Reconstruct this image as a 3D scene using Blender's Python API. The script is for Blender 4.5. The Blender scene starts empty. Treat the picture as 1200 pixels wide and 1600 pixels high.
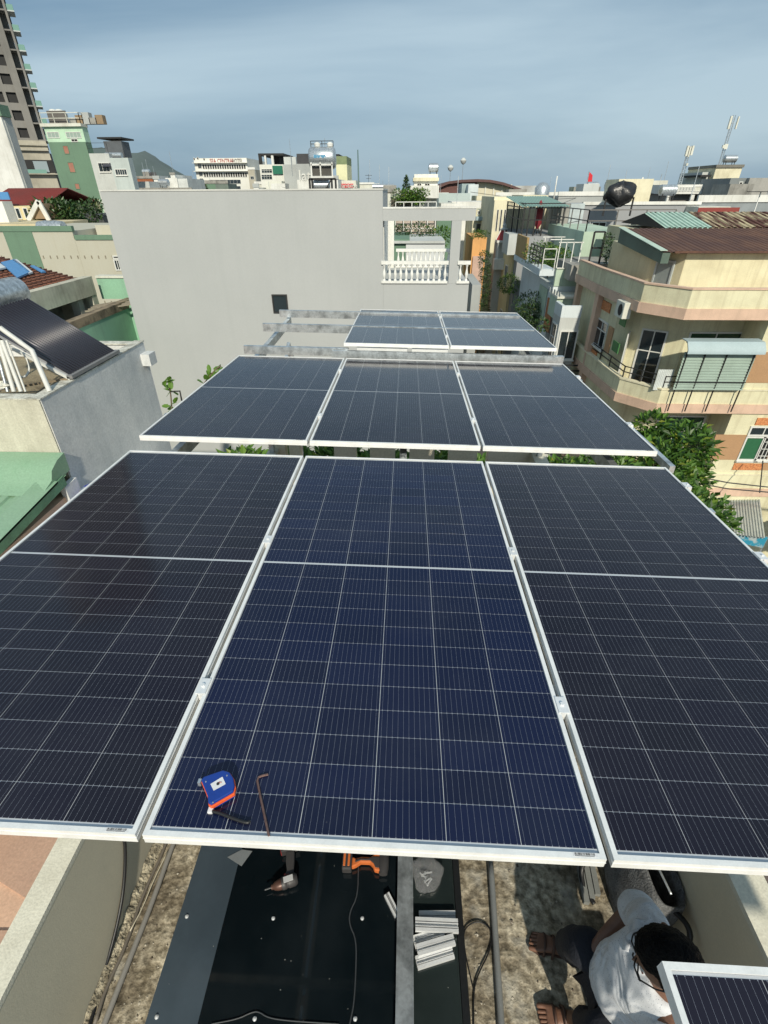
import bpy, bmesh, math, random
from mathutils import Vector, Matrix
random.seed(7)
R = math.radians
S = bpy.context.scene
COL = S.collection

# ------------------------------------------------------------------ camera
CAMZ = 3.2
PITCH, ROLL, YAW, FPX = 0.5773, -0.0051, 0.0445, 768.5
def _cam_matrix():
    cx, sx = math.cos(PITCH), math.sin(PITCH)
    B = Matrix(((1, 0, 0), (0, sx, -cx), (0, cx, sx)))
    cr, sr = math.cos(ROLL), math.sin(ROLL)
    B = B @ Matrix(((cr, -sr, 0), (sr, cr, 0), (0, 0, 1)))
    cy, sy = math.cos(YAW), math.sin(YAW)
    return Matrix(((cy, -sy, 0), (sy, cy, 0), (0, 0, 1))) @ B
CM = _cam_matrix()
cam = bpy.data.cameras.new('camera')
cam.sensor_fit = 'VERTICAL'; cam.sensor_height = 36; cam.lens = FPX / 1600 * 36
cam.clip_start = 0.05; cam.clip_end = 12000
co = bpy.data.objects.new('camera', cam); COL.objects.link(co)
co.matrix_world = Matrix.Translation((0, 0, CAMZ)) @ CM.to_4x4()
S.camera = co

# ------------------------------------------------------------------ light
SUN_EL, SUN_AZ = R(35), math.atan2(0.15, -1.0)     # azimuth measured from +Y towards +X
tosun = Vector((math.sin(SUN_AZ) * math.cos(SUN_EL), math.cos(SUN_AZ) * math.cos(SUN_EL), math.sin(SUN_EL)))
W = bpy.data.worlds.new('World'); S.world = W; W.use_nodes = True
nt = W.node_tree; nt.nodes.clear()
def N(t, typ, **kw):
    n = t.nodes.new(typ)
    for k, v in kw.items(): setattr(n, k, v)
    return n
out = N(nt, 'ShaderNodeOutputWorld')
sky = N(nt, 'ShaderNodeTexSky', sky_type='NISHITA'); sky.sun_disc = False
sky.sun_elevation = SUN_EL; sky.sun_rotation = SUN_AZ; sky.dust_density = 1.5; sky.altitude = 10
bg1 = N(nt, 'ShaderNodeBackground'); bg1.inputs[1].default_value = 0.13
bg2 = N(nt, 'ShaderNodeBackground'); bg2.inputs[1].default_value = 1.0
mix = N(nt, 'ShaderNodeMixShader')
tc = N(nt, 'ShaderNodeTexCoord'); mp = N(nt, 'ShaderNodeMapping'); mp.inputs['Scale'].default_value = (1.0, 1.0, 4.2)
nz = N(nt, 'ShaderNodeTexNoise'); nz.inputs['Scale'].default_value = 1.0; nz.inputs['Detail'].default_value = 7; nz.inputs['Roughness'].default_value = .52; nz.inputs['Distortion'].default_value = .5
cr = N(nt, 'ShaderNodeValToRGB')
cr.color_ramp.elements[0].position = .38; cr.color_ramp.elements[0].color = (.105, .178, .250, 1)
cr.color_ramp.elements[1].position = .66; cr.color_ramp.elements[1].color = (.27, .35, .40, 1)
nt.links.new(tc.outputs['Generated'], mp.inputs[0]); nt.links.new(mp.outputs[0], nz.inputs[0])
nt.links.new(nz.outputs[0], cr.inputs[0]); nt.links.new(cr.outputs[0], bg2.inputs[0])
nt.links.new(sky.outputs[0], bg1.inputs[0])
mix.inputs[0].default_value = 0.93
nt.links.new(bg1.outputs[0], mix.inputs[1]); nt.links.new(bg2.outputs[0], mix.inputs[2])
nt.links.new(mix.outputs[0], out.inputs[0])
sl = bpy.data.lights.new('sun', 'SUN'); sl.energy = 2.55; sl.angle = R(1.2); sl.color = (1.0, .93, .78)
so = bpy.data.objects.new('sun', sl); COL.objects.link(so); so.location = (0, -20, 30)
so.rotation_euler = tosun.to_track_quat('Z', 'Y').to_euler()
S.view_settings.view_transform = 'Standard'; S.view_settings.look = 'None'
S.view_settings.exposure = 0.7; S.view_settings.gamma = 1.0; S.view_settings.use_curve_mapping = False
S.render.engine = 'CYCLES'

# ------------------------------------------------------------------ planning helper
def P(px, py, x=None, y=None, z=None):
    """real-world point seen at photo pixel (px, py) at a known x, y or z"""
    d = CM @ Vector(((px - 600) / FPX, -(py - 800) / FPX, -1))
    t = x / d.x if x is not None else (y / d.y if y is not None else (z - CAMZ) / d.z)
    return Vector((0, 0, CAMZ)) + d * t

# ------------------------------------------------------------------ materials
MATS = {}
def mat(name, col, rough=.8, metal=0.0, dirt=None, amt=.5, scale=1.0, streak=0.0, bump=.15, bscale=40, coat=0, spec=.5, fine=.12, lo=.42, hi=.68, space='pos', sstreak=None, slo=.5, shi=.78):
    """procedural paint / plaster / metal with stains, vertical streaks and fine relief"""
    if name in MATS: return MATS[name]
    m = bpy.data.materials.new(name); m.use_nodes = True; MATS[name] = m
    t = m.node_tree; b = t.nodes['Principled BSDF']; L = t.links.new
    b.inputs['Roughness'].default_value = rough; b.inputs['Metallic'].default_value = metal
    b.inputs['Specular IOR Level'].default_value = spec
    if coat: b.inputs['Coat Weight'].default_value = coat; b.inputs['Coat Roughness'].default_value = .05
    dirt = dirt or tuple(c * .55 for c in col)
    if space == 'pos': vec = N(t, 'ShaderNodeNewGeometry').outputs['Position']
    else: vec = N(t, 'ShaderNodeTexCoord').outputs['Object']
    n1 = N(t, 'ShaderNodeTexNoise'); n1.inputs['Scale'].default_value = scale; n1.inputs['Detail'].default_value = 8; n1.inputs['Roughness'].default_value = .62
    L(vec, n1.inputs['Vector'])
    r1 = N(t, 'ShaderNodeMapRange'); r1.inputs[1].default_value = lo; r1.inputs[2].default_value = hi; r1.inputs[3].default_value = 0; r1.inputs[4].default_value = amt
    L(n1.outputs[0], r1.inputs[0]); fac = r1.outputs[0]
    if streak:
        mpp = N(t, 'ShaderNodeMapping'); mpp.inputs['Scale'].default_value = sstreak or (5, 5, .25)
        n2 = N(t, 'ShaderNodeTexNoise'); n2.inputs['Scale'].default_value = 1.3; n2.inputs['Detail'].default_value = 5
        L(vec, mpp.inputs[0]); L(mpp.outputs[0], n2.inputs['Vector'])
        r2 = N(t, 'ShaderNodeMapRange'); r2.inputs[1].default_value = slo; r2.inputs[2].default_value = shi; r2.inputs[3].default_value = 0; r2.inputs[4].default_value = streak
        L(n2.outputs[0], r2.inputs[0])
        ad = N(t, 'ShaderNodeMath', operation='ADD', use_clamp=True); L(fac, ad.inputs[0]); L(r2.outputs[0], ad.inputs[1]); fac = ad.outputs[0]
    mx = N(t, 'ShaderNodeMixRGB'); mx.inputs[1].default_value = (*col, 1); mx.inputs[2].default_value = (*dirt, 1)
    L(fac, mx.inputs[0]); c = mx.outputs[0]
    n3 = N(t, 'ShaderNodeTexNoise'); n3.inputs['Scale'].default_value = bscale; n3.inputs['Detail'].default_value = 4
    L(vec, n3.inputs['Vector'])
    if fine:
        r3 = N(t, 'ShaderNodeMapRange'); r3.inputs[1].default_value = .25; r3.inputs[2].default_value = .75; r3.inputs[3].default_value = 1 - fine; r3.inputs[4].default_value = 1 + fine
        L(n3.outputs[0], r3.inputs[0])
        mu = N(t, 'ShaderNodeVectorMath', operation='SCALE'); L(c, mu.inputs[0]); L(r3.outputs[0], mu.inputs['Scale']); c = mu.outputs[0]
    L(c, b.inputs['Base Color'])
    if bump:
        bp = N(t, 'ShaderNodeBump'); bp.inputs['Strength'].default_value = bump; bp.inputs['Distance'].default_value = .02
        L(n3.outputs[0], bp.inputs['Height']); L(bp.outputs[0], b.inputs['Normal'])
    return m
def plain(name, col, rough=.5, metal=0.0, **k):
    return mat(name, col, rough, metal, amt=.25, scale=9, bump=.04, bscale=120, fine=.06, **k)
def glass_dark(name, col=(.02, .03, .035), rough=.06):
    m = mat(name, col, rough, 0, amt=.3, scale=.8, bump=.03, bscale=1.5, fine=.2, spec=.9); return m
def leafmat(name, c0, c1, tr=.35):
    if name in MATS: return MATS[name]
    m = bpy.data.materials.new(name); m.use_nodes = True; MATS[name] = m
    t = m.node_tree; b = t.nodes['Principled BSDF']; L = t.links.new
    b.inputs['Roughness'].default_value = .45
    g = N(t, 'ShaderNodeNewGeometry'); r = N(t, 'ShaderNodeValToRGB')
    r.color_ramp.elements[0].color = (*c0, 1); r.color_ramp.elements[1].color = (*c1, 1); r.color_ramp.elements[1].position = .9; e_ = r.color_ramp.elements.new(.97); e_.color = (c1[0] * 2.0, c1[1] * 1.15, c1[2], 1)
    L(g.outputs['Random Per Island'], r.inputs[0]); L(r.outputs[0], b.inputs['Base Color'])
    tl = N(t, 'ShaderNodeBsdfTranslucent'); L(r.outputs[0], tl.inputs[0])
    ms = N(t, 'ShaderNodeMixShader'); ms.inputs[0].default_value = tr
    o = t.nodes['Material Output']; L(b.outputs[0], ms.inputs[1]); L(tl.outputs[0], ms.inputs[2]); L(ms.outputs[0], o.inputs[0])
    return m

# ------------------------------------------------------------------ objects
ORG = {}
def tag(o, label=None, cat=None, group=None, kind=None):
    if label: o['label'] = label
    if cat: o['category'] = cat
    if group: o['group'] = group
    if kind: o['kind'] = kind
    return o
def thing(name, label, cat, loc=(0, 0, 0), rot=(0, 0, 0), group=None, local=False):
    o = bpy.data.objects.new(name, None); COL.objects.link(o); o.empty_display_size = .1
    o.location = loc; o.rotation_euler = rot
    ORG[o.name] = Vector((0, 0, 0)) if local else Vector(loc)
    return tag(o, label, cat, group)
def copy_tree(o, loc=None, rot=None, label=None, parent=None):
    c = o.copy(); COL.objects.link(c)
    if parent: c.parent = parent
    else:
        if loc is not None: c.location = loc
        if rot is not None: c.rotation_euler = rot
        if label: c['label'] = label
    for ch in KIDS.get(o.name, []): copy_tree(ch, parent=c)
    return c
KIDS = {}
def adopt(ob, parent):
    if parent: ob.parent = parent; KIDS.setdefault(parent.name, []).append(ob)
class MB:
    def __init__(s): s.v = []; s.f = []
    def add(s, vs, fs):
        n = len(s.v); s.v += [tuple(v) for v in vs]; s.f += [tuple(i + n for i in f) for f in fs]; return s
    def box(s, x0, y0, z0, x1, y1, z1):
        if x0 > x1: x0, x1 = x1, x0
        if y0 > y1: y0, y1 = y1, y0
        if z0 > z1: z0, z1 = z1, z0
        return s.add([(x0, y0, z0), (x1, y0, z0), (x1, y1, z0), (x0, y1, z0), (x0, y0, z1), (x1, y0, z1), (x1, y1, z1), (x0, y1, z1)],
                     [(0, 3, 2, 1), (4, 5, 6, 7), (0, 1, 5, 4), (1, 2, 6, 5), (2, 3, 7, 6), (3, 0, 4, 7)])
    def bar(s, p, q, w, h, up=(0, 0, 1)):
        p, q = Vector(p), Vector(q); d = (q - p).normalized(); u = Vector(up)
        if abs(d.dot(u)) > .97: u = Vector((0, 1, 0))
        r = d.cross(u).normalized(); u = r.cross(d)
        vs = [e + r * a * w / 2 + u * b * h / 2 for e in (p, q) for a, b in ((-1, -1), (1, -1), (1, 1), (-1, 1))]
        return s.add(vs, [(0, 1, 2, 3), (7, 6, 5, 4), (0, 4, 5, 1), (1, 5, 6, 2), (2, 6, 7, 3), (3, 7, 4, 0)])
    def cyl(s, p, q, r0, r1=None, n=12, cap=True):
        p, q = Vector(p), Vector(q); r1 = r0 if r1 is None else r1
        d = (q - p).normalized(); a = Vector((0, 0, 1)) if abs(d.z) < .9 else Vector((1, 0, 0))
        u = d.cross(a).normalized(); w = d.cross(u)
        vs = []
        for e, r in ((p, r0), (q, r1)):
            for i in range(n):
                t = 2 * math.pi * i / n; vs.append(e + (u * math.cos(t) + w * math.sin(t)) * r)
        fs = [(i, (i + 1) % n, n + (i + 1) % n, n + i) for i in range(n)]
        if cap: fs += [tuple(range(n))[::-1], tuple(range(n, 2 * n))]
        return s.add(vs, fs)
    def tube(s, pts, r, n=8, smooth=0):
        pts = [Vector(p) for p in pts]
        for _ in range(smooth):
            q = [pts[0]]
            for a, b in zip(pts, pts[1:]): q += [a * .75 + b * .25, a * .25 + b * .75]
            pts = q + [pts[-1]]
        rs = r if isinstance(r, (list, tuple)) else [r] * len(pts)
        if len(rs) != len(pts): rs = [rs[0] + (rs[-1] - rs[0]) * i / (len(pts) - 1) for i in range(len(pts))]
        vs = []; fs = []; u = None
        for i, p in enumerate(pts):
            d = (pts[min(i + 1, len(pts) - 1)] - pts[max(i - 1, 0)]).normalized()
            if u is None:
                a = Vector((0, 0, 1)) if abs(d.z) < .9 else Vector((1, 0, 0)); u = d.cross(a).normalized()
            else: u = (u - d * u.dot(d)).normalized()
            w = d.cross(u)
            for k in range(n):
                t = 2 * math.pi * k / n; vs.append(p + (u * math.cos(t) + w * math.sin(t)) * rs[i])
            if i:
                for k in range(n):
                    a0 = (i - 1) * n; b0 = i * n; fs.append((a0 + k, a0 + (k + 1) % n, b0 + (k + 1) % n, b0 + k))
        fs += [tuple(range(n))[::-1], tuple(range(len(vs) - n, len(vs)))]
        return s.add(vs, fs)
    def prism(s, poly, z0, z1, ax='z'):
        """extrude a 2-D polygon: ax z -> (x,y); ax y -> (x,z); ax x -> (y,z)"""
        def m(a, b, c): return (a, b, c) if ax == 'z' else ((a, c, b) if ax == 'y' else (c, a, b))
        n = len(poly); vs = [m(a, b, z0) for a, b in poly] + [m(a, b, z1) for a, b in poly]
        fs = [(i, (i + 1) % n, n + (i + 1) % n, n + i) for i in range(n)] + [tuple(range(n))[::-1], tuple(range(n, 2 * n))]
        return s.add(vs, fs)
    def lathe(s, prof, c=(0, 0, 0), n=14, axis='z'):
        vs = []; fs = []; c = Vector(c)
        for r, h in prof:
            for k in range(n):
                t = 2 * math.pi * k / n; a, b = r * math.cos(t), r * math.sin(t)
                vs.append(c + (Vector((a, b, h)) if axis == 'z' else (Vector((h, a, b)) if axis == 'x' else Vector((a, h, b)))))
        for i in range(len(prof) - 1):
            for k in range(n): fs.append((i * n + k, i * n + (k + 1) % n, (i + 1) * n + (k + 1) % n, (i + 1) * n + k))
        fs += [tuple(range(n))[::-1], tuple(range(len(vs) - n, len(vs)))]
        return s.add(vs, fs)
    def corr(s, o, u, v, nv, amp, up=(0, 0, 1), thick=.004, flat=.45, nu=1, sag=0):
        """trapezoid-corrugated sheet: origin o, ribs run along u, repeat nv times across v"""
        o, u, v, up = Vector(o), Vector(u), Vector(v), Vector(up); vs = []; prof = []
        for i in range(nv):
            prof += [(i, 0), (i + (1 - flat) * .7, 0), (i + (1 - flat) * .85, 1), (i + .93, 1)]
        prof.append((nv, 0)); m = len(prof)
        for j in range(nu + 1):
            for a, h in prof: vs.append(o + u * (j / nu) + v * (a / nv) + up * (h * amp) )
        for j in range(nu + 1):
            for a, h in prof: vs.append(o + u * (j / nu) + v * (a / nv) + up * (h * amp - thick))
        fs = []; T = m * (nu + 1)
        for j in range(nu):
            for i in range(m - 1):
                a = j * m + i; fs.append((a, a + 1, a + m + 1, a + m)); fs.append((T + a + m, T + a + m + 1, T + a + 1, T + a))
        for i in range(m - 1):
            fs.append((i, T + i, T + i + 1, i + 1)); b = nu * m + i; fs.append((b, b + 1, T + b + 1, T + b))
        return s.add(vs, fs)
    def mesh(s, name, off=Vector((0, 0, 0)), fixn=True):
        me = bpy.data.meshes.new(name)
        me.from_pydata([(v[0] - off[0], v[1] - off[1], v[2] - off[2]) for v in s.v], [], s.f)
        if fixn and len(s.f) < 60000:
            bm = bmesh.new(); bm.from_mesh(me); bmesh.ops.recalc_face_normals(bm, faces=bm.faces); bm.to_mesh(me); bm.free()
        return me
    def build(s, name, m, parent=None, smooth=False, bevel=0, off=None, fixn=True, label=None, kind=None):
        off = off if off is not None else (ORG.get(parent.name, Vector((0, 0, 0))) if parent else Vector((0, 0, 0)))
        me = s.mesh(name, off, fixn); me.materials.append(m)
        if smooth: me.shade_smooth() if smooth is True else me.set_sharp_from_angle(angle=R(smooth))
        if smooth and smooth is not True:
            for p in me.polygons: p.use_smooth = True
        o = bpy.data.objects.new(name, me); COL.objects.link(o); adopt(o, parent)
        ORG[o.name] = Vector(off)
        if bevel:
            b = o.modifiers.new('bevel', 'BEVEL'); b.width = bevel; b.segments = 2; b.limit_method = 'ANGLE'; b.angle_limit = R(40)
        if label: o['label'] = label
        if kind: o['kind'] = kind
        return o
def place(me, name, parent, loc, rot=(0, 0, 0), label=None, kind=None):
    """one piece from a shared mesh; loc in world (or local for local things)"""
    o = bpy.data.objects.new(name, me); COL.objects.link(o); adopt(o, parent)
    o.location = Vector(loc) - (ORG.get(parent.name, Vector((0, 0, 0))) if parent else Vector((0, 0, 0)))
    o.rotation_euler = rot; ORG[o.name] = Vector((0, 0, 0))
    if label: o['label'] = label
    if kind: o['kind'] = kind
    return o
MESH = {}
def shared(key, fn, m, smooth=False):
    if key not in MESH:
        b = MB(); fn(b); me = b.mesh(str(key[0])); me.materials.append(m)
        if smooth:
            for p in me.polygons: p.use_smooth = True
            if smooth is not True: me.set_sharp_from_angle(angle=R(smooth))
        MESH[key] = me
    return MESH[key]

# ------------------------------------------------------------------ common materials
M_white = mat('white_paint', (.74, .74, .70), .7, dirt=(.42, .41, .36), amt=.5, scale=.6, streak=.35)
M_cream = mat('cream_paint', (.74, .69, .50), .75, dirt=(.42, .37, .24), amt=.55, scale=.7, streak=.35)
M_offwh = mat('offwhite_paint', (.66, .66, .58), .75, dirt=(.36, .35, .28), amt=.5, scale=.5, streak=.35)
M_grey = mat('grey_render', (.40, .42, .41), .85, dirt=(.28, .29, .28), amt=.5, scale=.35, streak=.25)
M_lgrey = mat('light_grey_render', (.52, .54, .52), .85, dirt=(.34, .35, .33), amt=.45, scale=.4, streak=.3)
M_conc = mat('bare_concrete', (.33, .32, .29), .9, dirt=(.14, .135, .12), amt=.75, scale=1.1, streak=.4, bump=.4)
M_dark = mat('dark_opening', (.025, .025, .025), .8, amt=.5, bump=0)
M_glass = glass_dark('window_glass')
M_frame = plain('window_frame_white', (.68, .68, .64), .5)
M_green = mat('sage_green_paint', (.14, .235, .16), .8, dirt=(.10, .16, .115), amt=.4, scale=.4, streak=.3)
M_mint = mat('mint_paint', (.48, .68, .50), .8, dirt=(.28, .38, .28), amt=.45, scale=.5, streak=.3)
M_steel = mat('galvanised_steel', (.60, .64, .66), .36, .7, dirt=(.22, .24, .25), amt=.85, scale=11, bump=.05, bscale=60, fine=.15)
M_black = plain('black_plastic', (.015, .015, .016), .45)
M_blksteel = plain('black_steel', (.03, .03, .03), .5, .3)
M_alu = plain('brushed_aluminium', (.80, .81, .81), .35, .25)

def window(root, c, w, h, ang=0, cols=2, rows=1, fm=None, pm=None, sill=True, bars=0, name='window', ring=.06, prot=.05, barm=None):
    """ringed window facing -Y when ang=0; c = centre on the wall surface"""
    fm = fm or M_frame; pm = pm or M_glass; w = round(w, 2); h = round(h, 2)
    def fr(b):
        b.box(-w/2-ring, -prot, h/2, w/2+ring, .02, h/2+ring); b.box(-w/2-ring, -prot, -h/2-ring, w/2+ring, .02, -h/2)
        b.box(-w/2-ring, -prot, -h/2, -w/2, .02, h/2); b.box(w/2, -prot, -h/2, w/2+ring, .02, h/2)
        for i in range(1, cols): x = -w/2+w*i/cols; b.box(x-ring*.3, -prot*.7, -h/2, x+ring*.3, .02, h/2)
        for j in range(1, rows): z = h/2-h*j/rows*(.7 if rows == 2 else 1); b.box(-w/2, -prot*.65, z-ring*.3, w/2, .02, z+ring*.3)
        if sill: b.box(-w/2-ring*1.4, -prot*2.2, -h/2-ring*1.9, w/2+ring*1.4, .02, -h/2-ring)
    def pn(b): b.box(-w/2, -.012, -h/2, w/2, .01, h/2)
    a = place(shared(('window_frame', w, h, cols, rows, sill, ring, prot, fm.name), fr, fm), name, root, c, (0, 0, ang))
    place(shared(('pane', w, h, pm.name), pn, pm), 'pane', a, (0, 0, 0))
    if bars:
        bm_ = barm or M_blksteel
        def br(b):
            for i in range(1, bars): x = -w/2+w*i/bars; b.box(x-.012, -prot-.025, -h/2, x+.012, -prot-.002, h/2)
            for k in (-.33, 0, .33): b.box(-w/2, -prot-.03, h*k-.012, w/2, -prot-.026, h*k+.012)
        place(shared(('grille', w, h, bars, bm_.name), br, bm_), 'grille', a, (0, 0, 0))
    return a
def winpx(root, l, t, r, b, y=None, x=None, **k):
    """window between photo pixels on a wall plane at y (facing the camera side) or at x (facing the street)"""
    A = P(l, t, x=x, y=y); B = P(r, b, x=x, y=y); C = P((l + r) / 2, t, x=x, y=y); D = P((l+r)/2, b, x=x, y=y)
    h = abs(C.z - D.z)
    if y is not None:
        w = abs(P(r, (t+b)/2, y=y).x - P(l, (t+b)/2, y=y).x); m = P((l + r) / 2, (t + b) / 2, y=y)
        return window(root, (m.x, y, m.z), w, h, 0, **k)
    w = abs(P(r, (t+b)/2, x=x).y - P(l, (t+b)/2, x=x).y); m = P((l + r) / 2, (t + b) / 2, x=x)
    return window(root, (x, m.y, m.z), w, h, R(90) if m.x < 0 else R(-90), **k)
GZ = -11.0
def block(name, label, cat, l, r, top, y, depth, m, zb=GZ, group=None, cap=None, lip=.0, part='wall', capm=None, root=None):
    """a building block whose camera-side face stands at y and spans photo columns l..r at its top edge"""
    a = P(l, top, y=y); b = P(r, top, y=y); zt = (a.z + b.z) / 2
    if root is None: root = thing(name, label, cat, ((a.x + b.x) / 2, y + depth / 2, zb), group=group)
    MB().box(a.x, y, zb, b.x, y + depth, zt).build(part, m, root)
    if cap:
        c = MB(); e = lip; t = .15
        c.box(a.x-e, y-e, zt, b.x+e, y+t, zt+cap); c.box(a.x-e, y+depth-t, zt, b.x+e, y+depth+e, zt+cap)
        c.box(a.x-e, y+t, zt, a.x+t, y+depth-t, zt+cap); c.box(b.x-t, y+t, zt, b.x+e, y+depth-t, zt+cap)
        c.build('parapet', capm or m, root)
    INFO[root.name] = (a.x, b.x, y, y + depth, zt)
    return root
INFO = {}

# ================================================================== ground and far setting
gm = mat('street_asphalt', (.075, .072, .068), .9, dirt=(.13, .12, .11), amt=.6, scale=.3)
MB().box(-3000, -400, GZ - .2, 3000, 5000, GZ).build('ground', gm, kind='structure')
hm = mat('hill_scrub', (.085, .115, .105), .95, dirt=(.12, .15, .15), amt=.7, scale=.006, bump=0)
def hills():
    b = MB(); n = 90; rows = 9; vs = []; fs = []
    prof = [(-60, 30), (120, 40), (178, 36), (200, 50), (222, 54), (240, 48), (262, 50), (280, 44), (300, 28), (330, 12), (420, 16), (520, 14), (560, 4), (700, 0)]
    def hh(px):
        for (a, u), (c, v) in zip(prof, prof[1:]):
            if a <= px <= c: t = (px - a) / (c - a); t = t * t * (3 - 2 * t); return u + (v - u) * t
        return 0
    for j in range(rows):
        for i in range(n + 1):
            px = -60 + 760 * i / n; base = P(px, 300, y=2300)
            k = math.sin(math.pi * j / (rows - 1)); h = hh(px) * 3.0 * k * (.94 + .06 * math.sin(i * 1.7 + j))
            vs.append((base.x * (1 + .02 * j), 2300 + (j - 4) * 130, GZ - 5 + h * 1.0 + (12 if 0 < j < rows - 1 else 0)))
    for j in range(rows - 1):
        for i in range(n): a = j * (n + 1) + i; fs.append((a, a + 1, a + n + 2, a + n + 1))
    b.add(vs, fs); b.build('hills', hm, smooth=True, kind='structure')
hills()

# ================================================================== own house: deck, parapets
peach = mat('peach_paint', (.66, .44, .31), .85, dirt=(.42, .27, .19), amt=.5, scale=1.5, streak=.3)
shade_peach = mat('shaded_peach_paint', (.50, .33, .24), .85, dirt=(.38, .25, .19), amt=.4, scale=2)  # darker peach for the shade painted on the neighbour's terrace
beigew = mat('parapet_inner_paint', (.72, .66, .50), .85, dirt=(.55, .51, .40), amt=.45, scale=1.6, streak=.2, bump=.05, bscale=160, fine=.06)
capm = mat('parapet_cap', (.76, .73, .60), .9, dirt=(.45, .42, .32), amt=.35, scale=9, bump=.12, bscale=110)
def deckmat():
    m = mat('weathered_deck', (.52, .47, .365), .9, dirt=(.15, .12, .08), amt=.85, scale=3.3, bump=.8, bscale=26, fine=.55, lo=.40, hi=.63)
    t = m.node_tree; b = t.nodes['Principled BSDF']; L = t.links.new
    src = b.inputs['Base Color'].links[0].from_socket
    g = N(t, 'ShaderNodeNewGeometry'); n = N(t, 'ShaderNodeTexNoise'); n.inputs['Scale'].default_value = 13; n.inputs['Detail'].default_value = 10; n.inputs['Roughness'].default_value = .75
    L(g.outputs['Position'], n.inputs['Vector']); r = N(t, 'ShaderNodeValToRGB')
    r.color_ramp.elements[0].position = .40; r.color_ramp.elements[0].color = (.42, .38, .31, 1); r.color_ramp.elements[1].position = .60; r.color_ramp.elements[1].color = (1, 1, 1, 1)
    L(n.outputs[0], r.inputs[0]); mx = N(t, 'ShaderNodeMixRGB', blend_type='MULTIPLY'); mx.inputs[0].default_value = .85
    L(src, mx.inputs[1]); L(r.outputs[0], mx.inputs[2])
    n2 = N(t, 'ShaderNodeTexNoise'); n2.inputs['Scale'].default_value = 6; n2.inputs['Detail'].default_value = 6; L(g.outputs['Position'], n2.inputs['Vector'])
    r2 = N(t, 'ShaderNodeMapRange'); r2.inputs[1].default_value = .55; r2.inputs[2].default_value = .72; r2.inputs[4].default_value = .7; L(n2.outputs[0], r2.inputs[0])
    m2 = N(t, 'ShaderNodeMixRGB'); m2.inputs[2].default_value = (.46, .45, .40, 1); L(r2.outputs[0], m2.inputs[0]); L(mx.outputs[0], m2.inputs[1]); L(m2.outputs[0], b.inputs['Base Color'])
    return m
deckm = deckmat()
own = thing('house', 'narrow house whose roof deck and cream parapets lie beneath the solar panels', 'house', (0, 0, GZ))
MB().box(-1.50, -6, GZ, 1.52, 5.15, -.16).build('wall', peach, own)
MB().box(-1.49, -5.99, -.158, 1.51, 5.14, 0).build('roof_deck', deckm, own)
for nm, x0, x1, ix in (('parapet', -1.515, -1.41, 1), ('parapet', 1.41, 1.55, -1)):
    p = MB().box(x0, -6, 0.002, x1, 5.0, .745).build(nm, beigew, own)
    MB().box(x0 - .002, -6, .747, x1 + .002, 5.0, .775).build('coping', capm, p)
# rough mortar fillet at the foot of the left parapet
def fillet():
    b = MB(); vs = []; fs = []; n = 160
    for i in range(n + 1):
        y = -1 + 5.9 * i / n; r = random.Random(i); a = .035 + .022 * r.random(); h = .03 + .03 * r.random()
        vs += [(-1.408, y, h), (-1.408 + a * .55, y, h * .5 + .012 * r.random()), (-1.408 + a, y, .003)]
    for i in range(n):
        for k in range(2): a = i * 3 + k; fs.append((a, a + 1, a + 4, a + 3))
    return b.add(vs, fs)
fillet().build('mortar_fillet', mat('rough_mortar', (.46, .41, .30), .95, dirt=(.10, .08, .05), amt=.9, scale=22, bump=1, bscale=60, fine=.5), own)
# front parapet of the deck: cream blocks with open slots
fb = MB().box(-1.5, 5.0, .84, 1.5, 5.12, .95); fb.box(-1.5, 5.0, 0.002, 1.5, 5.12, .2); fb.build('front_parapet_rail', capm, own)
cream2 = mat('front_block_paint', (.80, .73, .58), .85, dirt=(.6, .52, .4), amt=.4, scale=2)
for l, r in ((424, 446), (452, 468), (522, 556), (578, 617), (640, 679), (702, 746), (763, 836)):
    a = P(l, 706, y=5.0).x; c = P(r, 706, y=5.0).x
    MB().box(a, 5.0, .2, c, 5.12, .84).build('parapet_block', cream2, own)
# lower balcony in front
MB().box(-1.5, 5.15, -3.35, 1.52, 6.8, -3.2).build('balcony_slab', M_offwh, own)

rg = random.Random(17); gb_ = MB()
for _ in range(420):
    x = rg.choice((rg.uniform(-1.36, -1.1), rg.uniform(.37, 1.38), rg.uniform(.37, 1.38))); y = rg.uniform(.3, 1.8); s_ = rg.uniform(.002, .0075) * (1.8 if rg.random() < .06 else 1); a_ = rg.random() * 3
    ca_, sa_ = math.cos(a_) * s_, math.sin(a_) * s_; h_ = s_ * .7
    gb_.add([(x + ca_, y + sa_, .0005), (x - sa_, y + ca_, .0005), (x - ca_ * .8, y - sa_, .0005), (x + sa_, y - ca_, .0005), (x + ca_ * .2, y + sa_ * .3, h_)], [(0, 1, 4), (1, 2, 4), (2, 3, 4), (3, 0, 4)])
tag(gb_.build('grit', mat('grit', (.50, .46, .38), .9, dirt=(.10, .08, .06), amt=1, scale=40, lo=.45, hi=.55)), 'loose grit and mortar crumbs scattered on the roof deck', 'grit', kind='stuff')
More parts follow.
